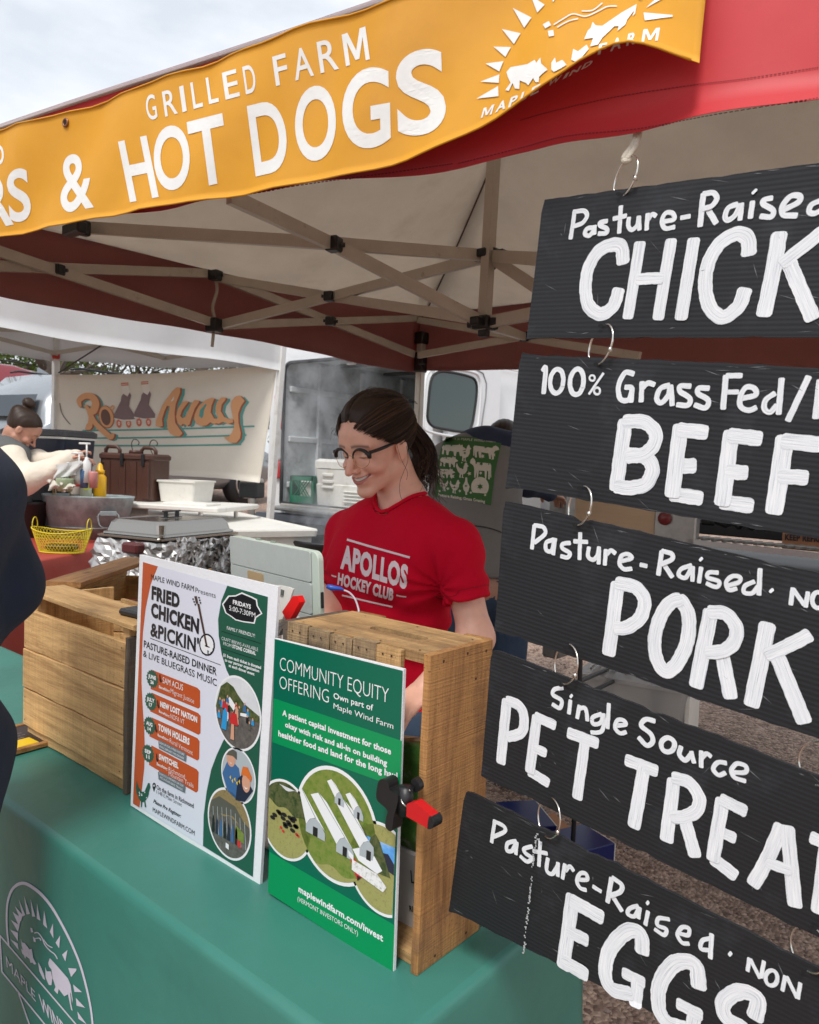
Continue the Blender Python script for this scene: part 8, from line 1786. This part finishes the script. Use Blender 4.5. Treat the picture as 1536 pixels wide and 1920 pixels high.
for y_ in (5.9,9.4):
 for x_ in (VX0+.12,VX1-.12):
  R90=rot('Y',pi/2); v,f=lathe_vf([(.05,-.11),(.33,-.11),(.36,-.06),(.36,.06),(.33,.11),(.05,.11)],(x_,y_,gz(x_,y_)+.36),30,R90); link('tyre',v,f,RUB,van,True); v,f=lathe_vf([(.02,-.115),(.21,-.116),(.22,-.10)],(x_,y_,gz(x_,y_)+.36),20,R90 if x_<-5 else R90 @ rot('X',pi)); link('wheel_rim',v,f,STEEL,van,True)
dx=VX1+.055
def doorpt(px,py): return onx(px,py,dx+.03)
MB().box((dx,5.36,1.78),(.055,.78,1.46),b=.03).out('rear_door',VW,van)
dpan=[c for c in van.children if c.name.startswith('rear_door')][-1]
wq=[(838,697),(818,700),(808,715),(803,760),(802,785),(810,798),(825,803),(872,810),(884,800),(890,770),(894,735),(892,715),(880,706)]
pts=[onx(x_,y_,dx+.031) for x_,y_ in wq]; v,f=poly_vf(pts); link('door_window',v,f,mat('dark_teal_glass',(.035,.06,.055),.06,spec=.7),van); MB().tube(catmull(np.array(pts),4,True),.011,8,closed=True).out('window_seal',RUB,van,True)
MB().tube(catmull([onx(x_,y_,dx+.03) for x_,y_ in [(800,680),(906,700),(903,800),(893,900)]],4),.006,6).out('door_gap_line',mat('grey_gap_line',(.25,.26,.27),.6),van,True)  # shade of the door gap, put in as a thin grey line
MB().tube(catmull([onx(x_+0,y_,dx+.03) for x_,y_ in [(830,689),(808,694),(798,715),(794,790),(804,809),(870,820),(893,808),(901,740),(899,708),(884,697)]],4,True),.012,8,closed=True).out('pressed_surround',VW,van,True)
for z_ in (1.25,2.28): MB().box((VX1+.02,VY0+.02,z_),(.05,.06,.12),b=.01).out('door_hinge',VW,van)
MB().box((VX1+.02,7.0,2.42),(.02,4.0,.02),b=.004).out('drip_rail',VW,van)
v,f=poly_vf([(VX1+.004,6.55,1.75),(VX1+.004,7.4,1.75),(VX1+.004,7.4,2.25),(VX1+.004,6.6,2.25)]); link('side_window',v,f,mat('dark_teal_glass',(.035,.06,.055),.06),van)
COOLW=mat('white_cooler_plastic',(.76,.75,.70),.4,var=.04,dirt=(.55,.52,.45),dscale=8)
def cooler(c,w_,d,h,R,label):
 t=thing('cooler',label,'cooler',c); v,f=stack([(w_*.93,d*.93,.03,0),(w_*.98,d*.98,.04,h*.45),(w_*.95,d*.95,.04,h*.47),(w_,d,.04,h*.78)],c,R); link('body',v,f,COOLW,t); v,f=stack([(w_*1.02,d*1.02,.04,h*.80),(w_*1.03,d*1.03,.04,h*.94),(w_*.95,d*.95,.05,h)],c,R); link('lid',v,f,COOLW,t)
 fr=R @ np.array([-.26*w_,-d/2-.004,0]); m_=MB(); m_.box(c+fr+UP*h*.66,(.13,.02,.03),R,b=.006).box(c+fr+UP*h*.52,(.13,.02,.03),R,b=.006).box(c+fr+UP*h*.40,(.14,.02,.025),R,b=.006); m_.out('handle_grip',COOLW,t)
 for k in range(4): MB().box(c+R @ np.array([.18*w_,-d/2-.002,h*(.12+.07*k)]),(.34*w_,.012,.012),R,b=.003).out('ridge',COOLW,t)
 return t
Rv=np.eye(3); cooler(np.array([-4.96,VY0+.24,1.112]),.74,.44,.43,rot('Z',.06),'white cooler with a moulded handle at the van door sill')
gc=thing('milk_crate','green plastic milk crate on the van sill left of the white cooler','crate',(-5.42,VY0+.2,1.11)); GC=mat('green_crate_plastic',(.015,.16,.09),.45); c=np.array([-5.54,VY0+.2,1.112]); m_=MB()
m_.box(c+[0,0,.012],(.32,.3,.02)).box(c+[0,-.145,.04],(.32,.012,.06)).box(c+[0,-.145,.235],(.32,.014,.04)).box(c+[-.15,-.145,.13],(.03,.014,.25)).box(c+[.15,-.145,.13],(.03,.014,.25)).box(c+[0,.145,.13],(.32,.012,.26)).box(c+[-.155,0,.13],(.012,.3,.26)).box(c+[.155,0,.13],(.012,.3,.26)); m_.out('frame',GC,gc)
m_=MB()
for k in range(-6,7):
 for s_ in (-1,1):
  a=np.array([k*.04-.07*s_,-.146,.07]); b=np.array([k*.04+.07*s_,-.146,.215])
  if abs(a[0])<.14 and abs(b[0])<.14: m_.bar(c+a,c+b,.006,.008)
m_.out('lattice',GC,gc); MB().box(c+[.02,-.05,.13],(.22,.12,.2),b=.03).out('carton_inside',WPL,gc)
q=vert((-5.35,VY0+.55),1.112); v,f=stack([(.45,.3,.05,0),(.42,.28,.08,.36),(.30,.2,.08,.44)],q,rot('Z',.2)); o=link('sack',v,f,mat('beige_sack',(.42,.39,.30),.9,var=.1),smooth=True); setp(o,'beige sack behind the green milk crate in the van','sack')
q=P(472,932,6.6); t=thing('waste_bin','dark grey bin with a white liner below the cream banner','bin',q); m_=MB(); m_.box(q+UP*.06,(.17,.16,.13),Rd,b=.01); m_.out('bin_body',mat('dark_grey_plastic',(.05,.055,.06),.5),t); MB().box(q+UP*.14,(.16,.15,.04),Rd,b=.012).out('liner',WPL,t)
MB().tube([vert(q,q[2]),vert(q,gz(q[0],q[1]))],.03,10).out('post',STEEL,t)
# ==== CARS
def car(name,label,rear,front,paint,glass,roofz,kind='suv',group=None):
 """rear and front: ground points of the centre line"""
 rear=np.array(rear,float); front=np.array(front,float); L_=np.linalg.norm(front-rear); ex=(front-rear)/L_; ex[2]=0; ex /= np.linalg.norm(ex); ey=np.cross(UP,ex)
 g0=(rear[2]+front[2])/2; t=thing(name,label,'car',(rear+front)/2)
 H=roofz; W=.92
 st_=[(0,.35,.80,.82,.80,.78),(.02,.30,W,1.0,1.05,.74),(.05,.27,W,1.05,H-.30,.70),(.12,.25,W,1.06,H-.04,.68),(.3,.25,W,1.05,H,.70),(.5,.25,W,1.03,H,.70),(.64,.25,W,1.0,H-.10,.68),(.74,.25,W,.98,1.02,.78),(.86,.27,W,.92,.93,.82),(.96,.30,.88,.80,.82,.80),(1.0,.36,.78,.62,.64,.7)]
 v=[]; n=14
 for (s_,zb,w_,belt,roof,wr) in st_:
  half=[(w_*.85,zb),(w_,zb+.12),(w_*1.0,belt*.75),(w_*.97,belt),(wr+(w_*.97-wr)*.15,max(belt,roof-.06)),(wr*.86,max(roof,belt)+.0),(0.01,max(roof,belt)+.02)]
  for (y_,z_) in half+[(-a,b) for a,b in half[::-1]]: v.append(vert(rear+ex*s_*L_+ey*y_,g0+z_))
 f=[(i*n+j,(i+1)*n+j,(i+1)*n+(j+1) % n,i*n+(j+1) % n) for i in range(len(st_)-1) for j in range(n)]; f.append(tuple(range(n))); f.append(tuple((len(st_)-1)*n+j for j in range(n))[::-1])
 link('body',v,f,paint,t,True)
 def sp(s_,y_,z_): return vert(rear+ex*s_*L_+ey*y_,g0+z_)
 for sd_ in (-1,1):
  for (a,b,nm) in ((.075,.20,'quarter_window'),(.215,.40,'rear_side_window'),(.42,.62,'front_side_window')):
   def wp(s_,up):
    bz=1.07; rz=H-.10 if s_>.13 and s_<.58 else (1.12+(H-1.25)*max(0,(s_-.055))/.08 if s_<.13 else H-.1-(s_-.58)*3.2); rz=max(bz+.02,min(H-.1,rz)); return sp(s_,sd_*((.925 if not up else .925-(rz-bz)*.40) ),rz if up else bz)
   ss=np.linspace(a,b,5); bot=[wp(s_,False) for s_ in ss]; topp=[wp(s_,True) for s_ in ss]; v_,f_=poly_vf(bot+topp[::-1]); w_=link(nm,v_,f_,glass,t)
   MB().tube(bot+topp[::-1],.010,6,closed=True).out('window_trim',CHROME,w_,True)
 v_,f_=poly_vf([sp(.645,-.60,H-.14),sp(.745,-.74,1.06),sp(.745,.74,1.06),sp(.645,.60,H-.14)]); link('windscreen',np.array(v_)+UP*.03,f_,glass,t)
 v_,f_=poly_vf([sp(.010,-.68,1.1),sp(.042,-.62,H-.30),sp(.042,.62,H-.30),sp(.010,.68,1.1)]); link('rear_window',np.array(v_)-ex*.03,f_,glass,t)
 m_=MB(); q=sp(.13,0,H+.01); m_.add([q,q+ex*.16+ey*.02,q+ex*.16-ey*.02,q+ex*.02+UP*.07],[(0,1,3),(0,3,2),(1,2,3),(0,2,1)]); m_.out('antenna_fin',paint,t)
 for sd_ in (-1,1):
  MB().tube([sp(.14,sd_*.62,H+.035),sp(.17,sd_*.62,H+.06),sp(.55,sd_*.62,H+.06),sp(.58,sd_*.62,H+.03)],.014,8).out('roof_rail',BLACKP,t,True)
  for s_ in (.19,.82):
   c=sp(s_,sd_*.84,.34); Rw_=np.stack([ex,UP,np.cross(ex,UP)],1); v_,f_=lathe_vf([(.05,-.10),(.31,-.10),(.34,-.05),(.34,.05),(.31,.10),(.05,.10)],c,30,Rw_); wl=link('wheel',v_,f_,RUB,t,True)
   m_=MB()
   for k in range(5): a=2*pi*k/5; m_.bar(c+Rw_ @ np.array([0,0,-.11*sd_*(1 if np.dot(Rw_[:,2],ey)<0 else -1)]),c+Rw_ @ np.array([.2*cos(a),.2*sin(a),-.105*sd_*(1 if np.dot(Rw_[:,2],ey)<0 else -1)]),.02,.05)
   m_.tube([c+Rw_ @ np.array([.21*cos(a),.21*sin(a),-.10*sd_*(1 if np.dot(Rw_[:,2],ey)<0 else -1)]) for a in np.linspace(0,2*pi,24,endpoint=False)],.014,6,closed=True); m_.out('rim',STEEL,wl,True)
  MB().box(sp(.012,sd_*.74,.92),(.08,.16,.14),np.stack([ex,ey,UP],1),b=.02).out('tail_lamp',mat('red_lens',(.5,.01,.01),.25),t)
  MB().box(sp(.975,sd_*.66,.70),(.08,.24,.10),np.stack([ex,ey,UP],1),b=.02).out('headlight',mat('clear_lens_cover',(.62,.62,.62),.15),t)
  MB().box(sp(.62,sd_*1.0,1.02),(.09,.14,.10),np.stack([ex,ey,UP],1),b=.02).out('door_mirror',paint,t)
 return t
CG=mat('car_glass',(.02,.028,.035),.05,spec=.8);
def gpt(px,D): q=P(px,900,D); return np.array([q[0],q[1],gz(q[0],q[1])])
car('parked_car','silver grey SUV parked behind the cream roller skate banner',gpt(-10,9.2),gpt(440,12.6),mat('silver_grey_paint',(.30,.32,.34),.25,metal=.5,coat=.6),CG,1.66)
car('parked_car','dark red car parked behind the silver SUV',gpt(-260,12.6),gpt(190,16.0),mat('dark_red_paint',(.22,.012,.022),.25,coat=.6),CG,1.86)
# ==== TREES
BARK=mat('grey_bark',(.10,.08,.065),.95,bump=.8,bscale=30,var=.3,vscale=8,stretch=(1,1,.25))
LEAFS=[mat('spring_leaf',(.10,.15,.02),.6,var=.4,vscale=1.5,translucent=.3),mat('dull_leaf',(.075,.085,.03),.7,var=.4,vscale=1.5,translucent=.25),mat('yellow_green_leaf',(.20,.21,.02),.6,var=.3,vscale=1.5,translucent=.3)]
def tree(px,D,h,r_,lm_,label,seed,crown_z=.3,n=1500,tr=.16,leaf=.07,name='tree',lean=0.0):
 rs=np.random.default_rng(seed); q=P(px,880,D); g_=gz(q[0],q[1]); b0=np.array([q[0],q[1],g_-.1]); t=thing(name,label,'tree',vert(q,g_),'trees along the edge of the field')
 tm=MB(); tp_=[b0+UP*h*s_+axr*lean*s_*h+np.array([rs.normal(0,.06),rs.normal(0,.06),0])*(s_*2) for s_ in np.linspace(0,.8,7)]; tm.tube(catmull(tp_,3),np.linspace(tr,tr*.25,19),9); ends=[]
 for k in range(13):
  s_=rs.uniform(.25,.8); st0=b0+UP*h*s_+axr*lean*s_*h; a=rs.uniform(0,6.28); el_=rs.uniform(.2,1.1); L_=r_*rs.uniform(.6,1.1); d=np.array([cos(a)*cos(el_),sin(a)*cos(el_),sin(el_)]); e_=st0+d*L_; m2=st0+d*L_*.5+[0,0,-.04*L_]; tm.tube([st0,m2,e_],[tr*.35,tr*.2,tr*.06],6); ends+=[e_,m2]
  for _ in range(4): d2=d+rs.normal(0,.5,3); d2 /= np.linalg.norm(d2); s2_=st0+d*L_*rs.uniform(.3,1); e2_=s2_+d2*L_*.5; tm.tube([s2_,e2_],[tr*.10,tr*.025],4,cap=False); ends.append(e2_)
 tm.out('trunk',BARK,t,True)
 ends=np.array(ends); c=ends[rs.integers(0,len(ends),n)]+rs.normal(0,1,(n,3))*r_*[.20,.20,.17]
 c=c[c[:,2]>g_+h*crown_z*.5]; n=len(c); u=rs.normal(0,1,(n,3)); u /= np.linalg.norm(u,axis=1,keepdims=True); w_=np.cross(u,rs.normal(0,1,(n,3))); w_ /= np.linalg.norm(w_,axis=1,keepdims=True); sz=leaf*rs.uniform(.5,1.3,(n,1))
 v=np.stack([c-u*sz,c+w_*sz*.45,c+u*sz,c-w_*sz*.45],1).reshape(-1,3); f=[(4*i,4*i+1,4*i+2,4*i+3) for i in range(n)]; link('crown',v,f,LEAFS[lm_],t)
spec=[(-120,21,4.6,2.0,0,1900),(-20,23,4.4,2.0,0,1900),(68,20,5.4,1.6,1,500),(30,26,3.6,1.9,0,2100),(112,24,3.8,1.8,0,1700),(165,25,3.6,1.7,1,1200),(215,24,4.0,1.7,1,900),(262,27,3.7,1.8,1,1100),(318,25,4.2,1.6,1,800),(376,22,5.6,1.6,1,420),(430,26,3.9,1.7,1,900),(480,27,3.6,1.7,0,900),(560,30,3.8,2.0,1,800),(690,30,4.2,2.0,0,900),(880,28,4.6,2.0,2,1200),(962,26,4.9,2.1,2,2200),(1060,28,4.6,2.2,2,1200),(1250,27,4.8,2.3,0,1500),(1450,26,4.7,2.3,0,1500),(1720,27,4.8,2.4,2,1500),(2050,26,4.6,2.4,0,1500),(2500,27,4.9,2.5,1,1400)]
lbs=['bushy spring green tree, leftmost behind the red car','leafy green tree above the red car roof','leaning bare trunk tree just left of the white canopy leg','low green tree behind the leaning trunk','green shrubby tree right behind the white canopy leg','thin hazy tree left above the cream banner','thin twiggy tree above the roller skates','sparse grey green tree above the middle of the banner','sparse tree above the letter A of the banner','tree with a stout bare trunk above the banner','twiggy tree right of the stout bare trunk','small green tree above the right end of the banner','distant tree hidden behind the left side of the van','distant tree hidden behind the white van','yellow green tree behind the van side','yellow green tree showing over the van roof at the right','yellow green tree behind the hanging signs','spring green tree far behind the pork sign','spring green tree behind the right ends of the hanging signs','yellow green tree beyond the utility trailer','spring green tree right of the utility trailer','dull green tree farthest right at the field edge']
for i,(px,D,h,r_,lm_,n) in enumerate(spec): tree(px,D,h,r_,lm_,lbs[i],100+i,n=n,tr=.28 if i in (2,9) else .13,leaf=.09 if n>1500 else .07,lean=.10 if i==2 else 0)
# ==== BEHIND THE SIGNS: TRAILER, BINS, BOXES
trl=thing('utility_trailer','low utility trailer with a pale plywood side and steel corner post','trailer',P(1300,1300,3.9)*[1,1,0])
YT=3.15
def ty(x_,y_,dy=0): return ony(x_,y_,YT+dy)
def tbox(x0_,y0_,x1_,y1_,d,m,nm,dy=0,par=None):
 a,b=ty(x0_,y0_,dy),ty(x1_,y1_,dy); a2=ty(x0_,y1_,dy); X0,X1=sorted((a[0],b[0])); zt=max(a[2],ty(x1_,y0_,dy)[2]); zb2=min(b[2],a2[2]); MB().box(((X0+X1)/2,YT+dy+d/2,(zt+zb2)/2),(X1-X0,d,zt-zb2),b=.006).out(nm,m,par or trl)
tbox(1080,900,1232,1030,.03,mat('pale_plywood',(.60,.44,.29),.7,var=.1,vscale=4,stretch=(.4,1,6)),'plywood_side')
tbox(1232,880,1300,1060,.05,mat('galvanised_post',(.40,.39,.37),.4,metal=.7,var=.2),'corner_post',-.01)
c=ty(1247,972,-.012); v,f=lathe_vf([(.028,0),(.028,.008),(.02,.014)],c,20,rot('X',pi/2)); link('marker_lamp',v,f,mat('dark_red_lens',(.18,.02,.02),.3),trl,True)
tbox(1300,940,1700,1000,.02,mat('dark_interior_panel',(.012,.012,.013),.7),'back_panel',.5)
for k in range(16): x_=1306+20*k; y_=1005+1.9*k; q=ty(x_,y_+4); MB().box(q+[0,.04,0],(.016,.10,.012),frame([1,-.45,0]),b=.002).out('deck_slat',mat('grey_deck_slat',(.20,.19,.17),.6,var=.2),trl)
q0_,q1_=ty(1290,1015),ty(1720,1063); MB().bar(q0_,q1_,.02,.022,upv=(0,0,1)).out('edge_rail',mat('pale_aluminium',(.55,.55,.54),.35,metal=.8),trl)
for i in range(7): q=ty(1330+28*i,970+2*i,.3); MB().box(q,(.07,.05,.07),rot('Y',.3*i),b=.01).out('black_fitting',BLACKP,trl)
for x_ in (1260,1640): q=ty(x_,1040); MB().bar(vert(q,gz(q[0],q[1])),q,.05,.05,upv=(0,1,0)).out('stand_leg',STEEL,trl)
MB().box((ty(1400,1050)[0],YT+.5,ty(1400,1060)[2]-.06),(1.9,1.0,.08),b=.01).out('chassis',mat('black_chassis',(.02,.02,.02),.6),trl)
kb=thing('carton','brown carton marked KEEP REFRIGERATED on the trailer','box',ty(1500,1020,.15)); a,b=ty(1465,1022,.1),ty(1640,1035,.1); KP=Plane((0,YT+.1,0),(0,1,0))
MB().box(((a[0]+b[0])/2,YT+.22,(ty(1500,995,.1)[2]+a[2])/2),(b[0]-a[0],.23,.09),b=.003).out('carton_body',mat('brown_card',(.42,.20,.10),.8,var=.08),kb)
m_=MB(); text_on(m_,'KEEP REFRIGERATED',(1472,1012),(1600,1020),(1472,1001),KP,.05,.003); m_.out('lettering',INK['bk'],kb)
q=ty(1020,935,.5); o=MB().box(q+[0,0,-.2],(.22,.3,.7),b=.04).out('white_freezer',mat('white_enamel',(.7,.72,.72),.3,var=.03)); setp(o,'white freezer cabinet behind the ring under the beef sign','freezer')
q=ty(1063,950,.3); o=MB().box(q+[0,0,-.3],(.09,.2,.9),b=.01).out('steel_cabinet',mat('ribbed_grey_steel',(.20,.20,.19),.4,metal=.6,var=.3)); setp(o,'grey ribbed steel cabinet beside the plywood trailer side','cabinet')
DS=2.6
bs=thing('folding_stand','thin black metal stand seen between the pork and pet treats signs','stand',onz(1084,1500,gz(-1,2.5)))
Q1,Q2,Q3_=P(1085,1215,DS),P(1083,1420,DS),P(1085,1278,DS)
for a,b in ((P(1092,1120,DS),Q2),(Q3_,P(1150,1250,DS+.5)),(P(1100,1302,DS),P(1180,1262,DS+.45)),(P(1150,1210,DS+.5),P(1150,1400,DS+.5))): MB().tube([a,b],.008,8).out('rod',BLACKP,bs)
for q in (Q2,P(1150,1400,DS+.5)): MB().tube([q,vert(q,gz(q[0],q[1]))],.008,8).out('leg',BLACKP,bs)
cbn=thing('clear_bin','clear plastic bin with wire shelving seen through it below the pork sign','bin',P(1210,1350,2.9))
CLR=mat('cloudy_clear_plastic',(.52,.54,.54),.25,trans=.35,alpha=.85); c=P(1205,1312,3.0); Rb_=np.stack([axr,axf,UP],1) @ rot('Z',-.5)
v,f=stack([(.34,.30,.03,-.16),(.40,.36,.03,.10),(.43,.39,.03,.10),(.43,.39,.03,.115),(.40,.36,.03,.115)],c,Rb_); link('bin_body',v,f,CLR,cbn)
for k in range(6): MB().tube([c+Rb_ @ np.array([-.17+.065*k,-.14,.125]),c+Rb_ @ np.array([-.17+.065*k,.14,.125])],.005,6).out('wire',STEEL,cbn)
MB().box(c+Rb_ @ np.array([.19,-.05,-.02]),(.02,.24,.22),Rb_,b=.004).out('white_end',WPL,cbn); MB().box(c-UP*.2 ,(.3,.26,.24 ),Rb_,b=.01).out('supporting_box',mat('tan_card',(.40,.28,.17),.8),cbn)
for (px,py,D,w_,d,h,lb,m1,an) in [(1335,1395,2.9,.42,.26,.045,'flat grey brown plastic tray on the gravel behind the pet treats sign',mat('taupe_tray',(.17,.15,.13),.5,var=.1),-.4),(1500,1440,2.5,.50,.30,.06,'ridged taupe plastic lid on the gravel at the right edge',mat('taupe_lid',(.24,.21,.18),.5,var=.1),-.35)]:
 c=P(px,py,D); g_=gz(c[0],c[1]); c=ray(px,py); tt=(g_+.05-CAM_H)/c[2]; c=CAM+c*tt; Rm_=np.stack([axr,axf,UP],1) @ rot('Z',an); t=thing('plastic_tray',lb,'tray',c); v,f=stack([(w_,d,.05,-.04),(w_,d,.05,h-.04),(w_*.93,d*.9,.05,h-.035),(w_*.9,d*.85,.05,h-.045)],c,Rm_); link('tray_body',v,f,m1,t)
 for s_ in (-.3,0,.3): MB().box(c+Rm_ @ np.array([s_*w_,0,h-.038]),(w_*.05,d*.7,.012),Rm_,b=.003).out('ridge',m1,t)
BLU=mat('blue_carton',(.008,.014,.10),.35)
for (px,py,w_,d,h,lb,m1,an) in [(985,1525,.16,.22,.12,'blue carton left of the ring under the pet treats sign',BLU,.2),(1082,1572,.20,.16,.14,'glossy blue carton with a white end right of the ring',BLU,.5)]:
 g_=.12; c=ray(px,py); c=CAM+c*((g_+h-CAM_H)/c[2]); Rm_=np.stack([axr,axf,UP],1) @ rot('Z',an); t=thing('carton',lb,'box',c-UP*h); MB().box(c-UP*h/2,(w_,d,h),Rm_,b=.003).out('carton_body',m1,t); MB().box(c-UP*h/2+Rm_ @ np.array([w_/2+.002,0,0]),(.003,d*.98,h*.96),Rm_).out('white_end',WPL,t)
g_=.12; c=ray(1030,1545); c=CAM+c*((g_+.10-CAM_H)/c[2]); o=MB().box(c-UP*.06,(.13,.16,.12),np.stack([axr,axf,UP],1) @ rot('Z',.3),b=.003).out('carton',mat('brown_card',(.30,.16,.06),.8)); setp(o,'small open brown carton between the two blue cartons','box')
c=ray(1118,1606); c=CAM+c*((.14-CAM_H)/c[2]); o=MB().box(c,(.12,.07,.02),np.stack([axr,axf,UP],1) @ rot('Z',.5),b=.006).out('black_strap',BLACKP); setp(o,'short black strap on the gravel beside the glossy blue carton','strap')
# ==== STEAM FROM THE GRILL
def steam(name,c,r,dens,seed,label,sc=3.2):
 m=bpy.data.materials.new(name); m.use_nodes=True; t=m.node_tree; t.nodes.clear(); n=t.nodes.new; l=t.links.new
 out=n('ShaderNodeOutputMaterial'); pv=n('ShaderNodeVolumePrincipled'); pv.inputs['Color'].default_value=(.95,.96,.98,1); pv.inputs['Anisotropy'].default_value=.2
 tcn=n('ShaderNodeTexCoord'); mp_=n('ShaderNodeMapping'); mp_.inputs['Location'].default_value=(seed,seed*2,0); mp_.inputs['Scale'].default_value=(1,1,.7); l(tcn.outputs['Object'],mp_.inputs[0]); ns=n('ShaderNodeTexNoise'); ns.inputs['Scale'].default_value=sc; ns.inputs['Detail'].default_value=5; ns.inputs['Roughness'].default_value=.55; ns.inputs['Distortion'].default_value=1.4; l(mp_.outputs[0],ns.inputs['Vector'])
 r1=n('ShaderNodeMapRange'); r1.inputs[1].default_value=.47; r1.inputs[2].default_value=.72; r1.inputs[4].default_value=dens; l(ns.outputs[0],r1.inputs[0])
 gl_=n('ShaderNodeVectorMath'); gl_.operation='DIVIDE'; l(tcn.outputs['Object'],gl_.inputs[0]); gl_.inputs[1].default_value=tuple(r)
 ln_2=n('ShaderNodeVectorMath'); ln_2.operation='LENGTH'; l(gl_.outputs[0],ln_2.inputs[0]); r2=n('ShaderNodeMapRange'); r2.inputs[1].default_value=1.0; r2.inputs[2].default_value=.35; l(ln_2.outputs['Value'],r2.inputs[0])
 mu=n('ShaderNodeMath'); mu.operation='MULTIPLY'; l(r1.outputs[0],mu.inputs[0]); l(r2.outputs[0],mu.inputs[1]); l(mu.outputs[0],pv.inputs['Density']); l(pv.outputs[0],out.inputs['Volume'])
 v=[]; f=[]; nu_,nv_=24,12
 for i in range(nv_+1):
  for j in range(nu_): a,b=pi*i/nv_,2*pi*j/nu_; v.append((r[0]*sin(a)*cos(b),r[1]*sin(a)*sin(b),r[2]*cos(a)))
 f=[(i*nu_+j,(i+1)*nu_+j,(i+1)*nu_+(j+1) % nu_,i*nu_+(j+1) % nu_) for i in range(nv_) for j in range(nu_)]
 o=link(name,np.array(v)+c,f,m,R=np.eye(3),c=c); setp(o,label,'steam',kind='stuff')
steam('steam',P(605,800,5.7),(.60,.5,.85),2.6,3.0,'thin white steam drifting up in front of the open van')
steam('steam',P(612,985,5.1),(.28,.25,.26),7.0,9.0,'denser white steam rising off the small black grill',7.0)
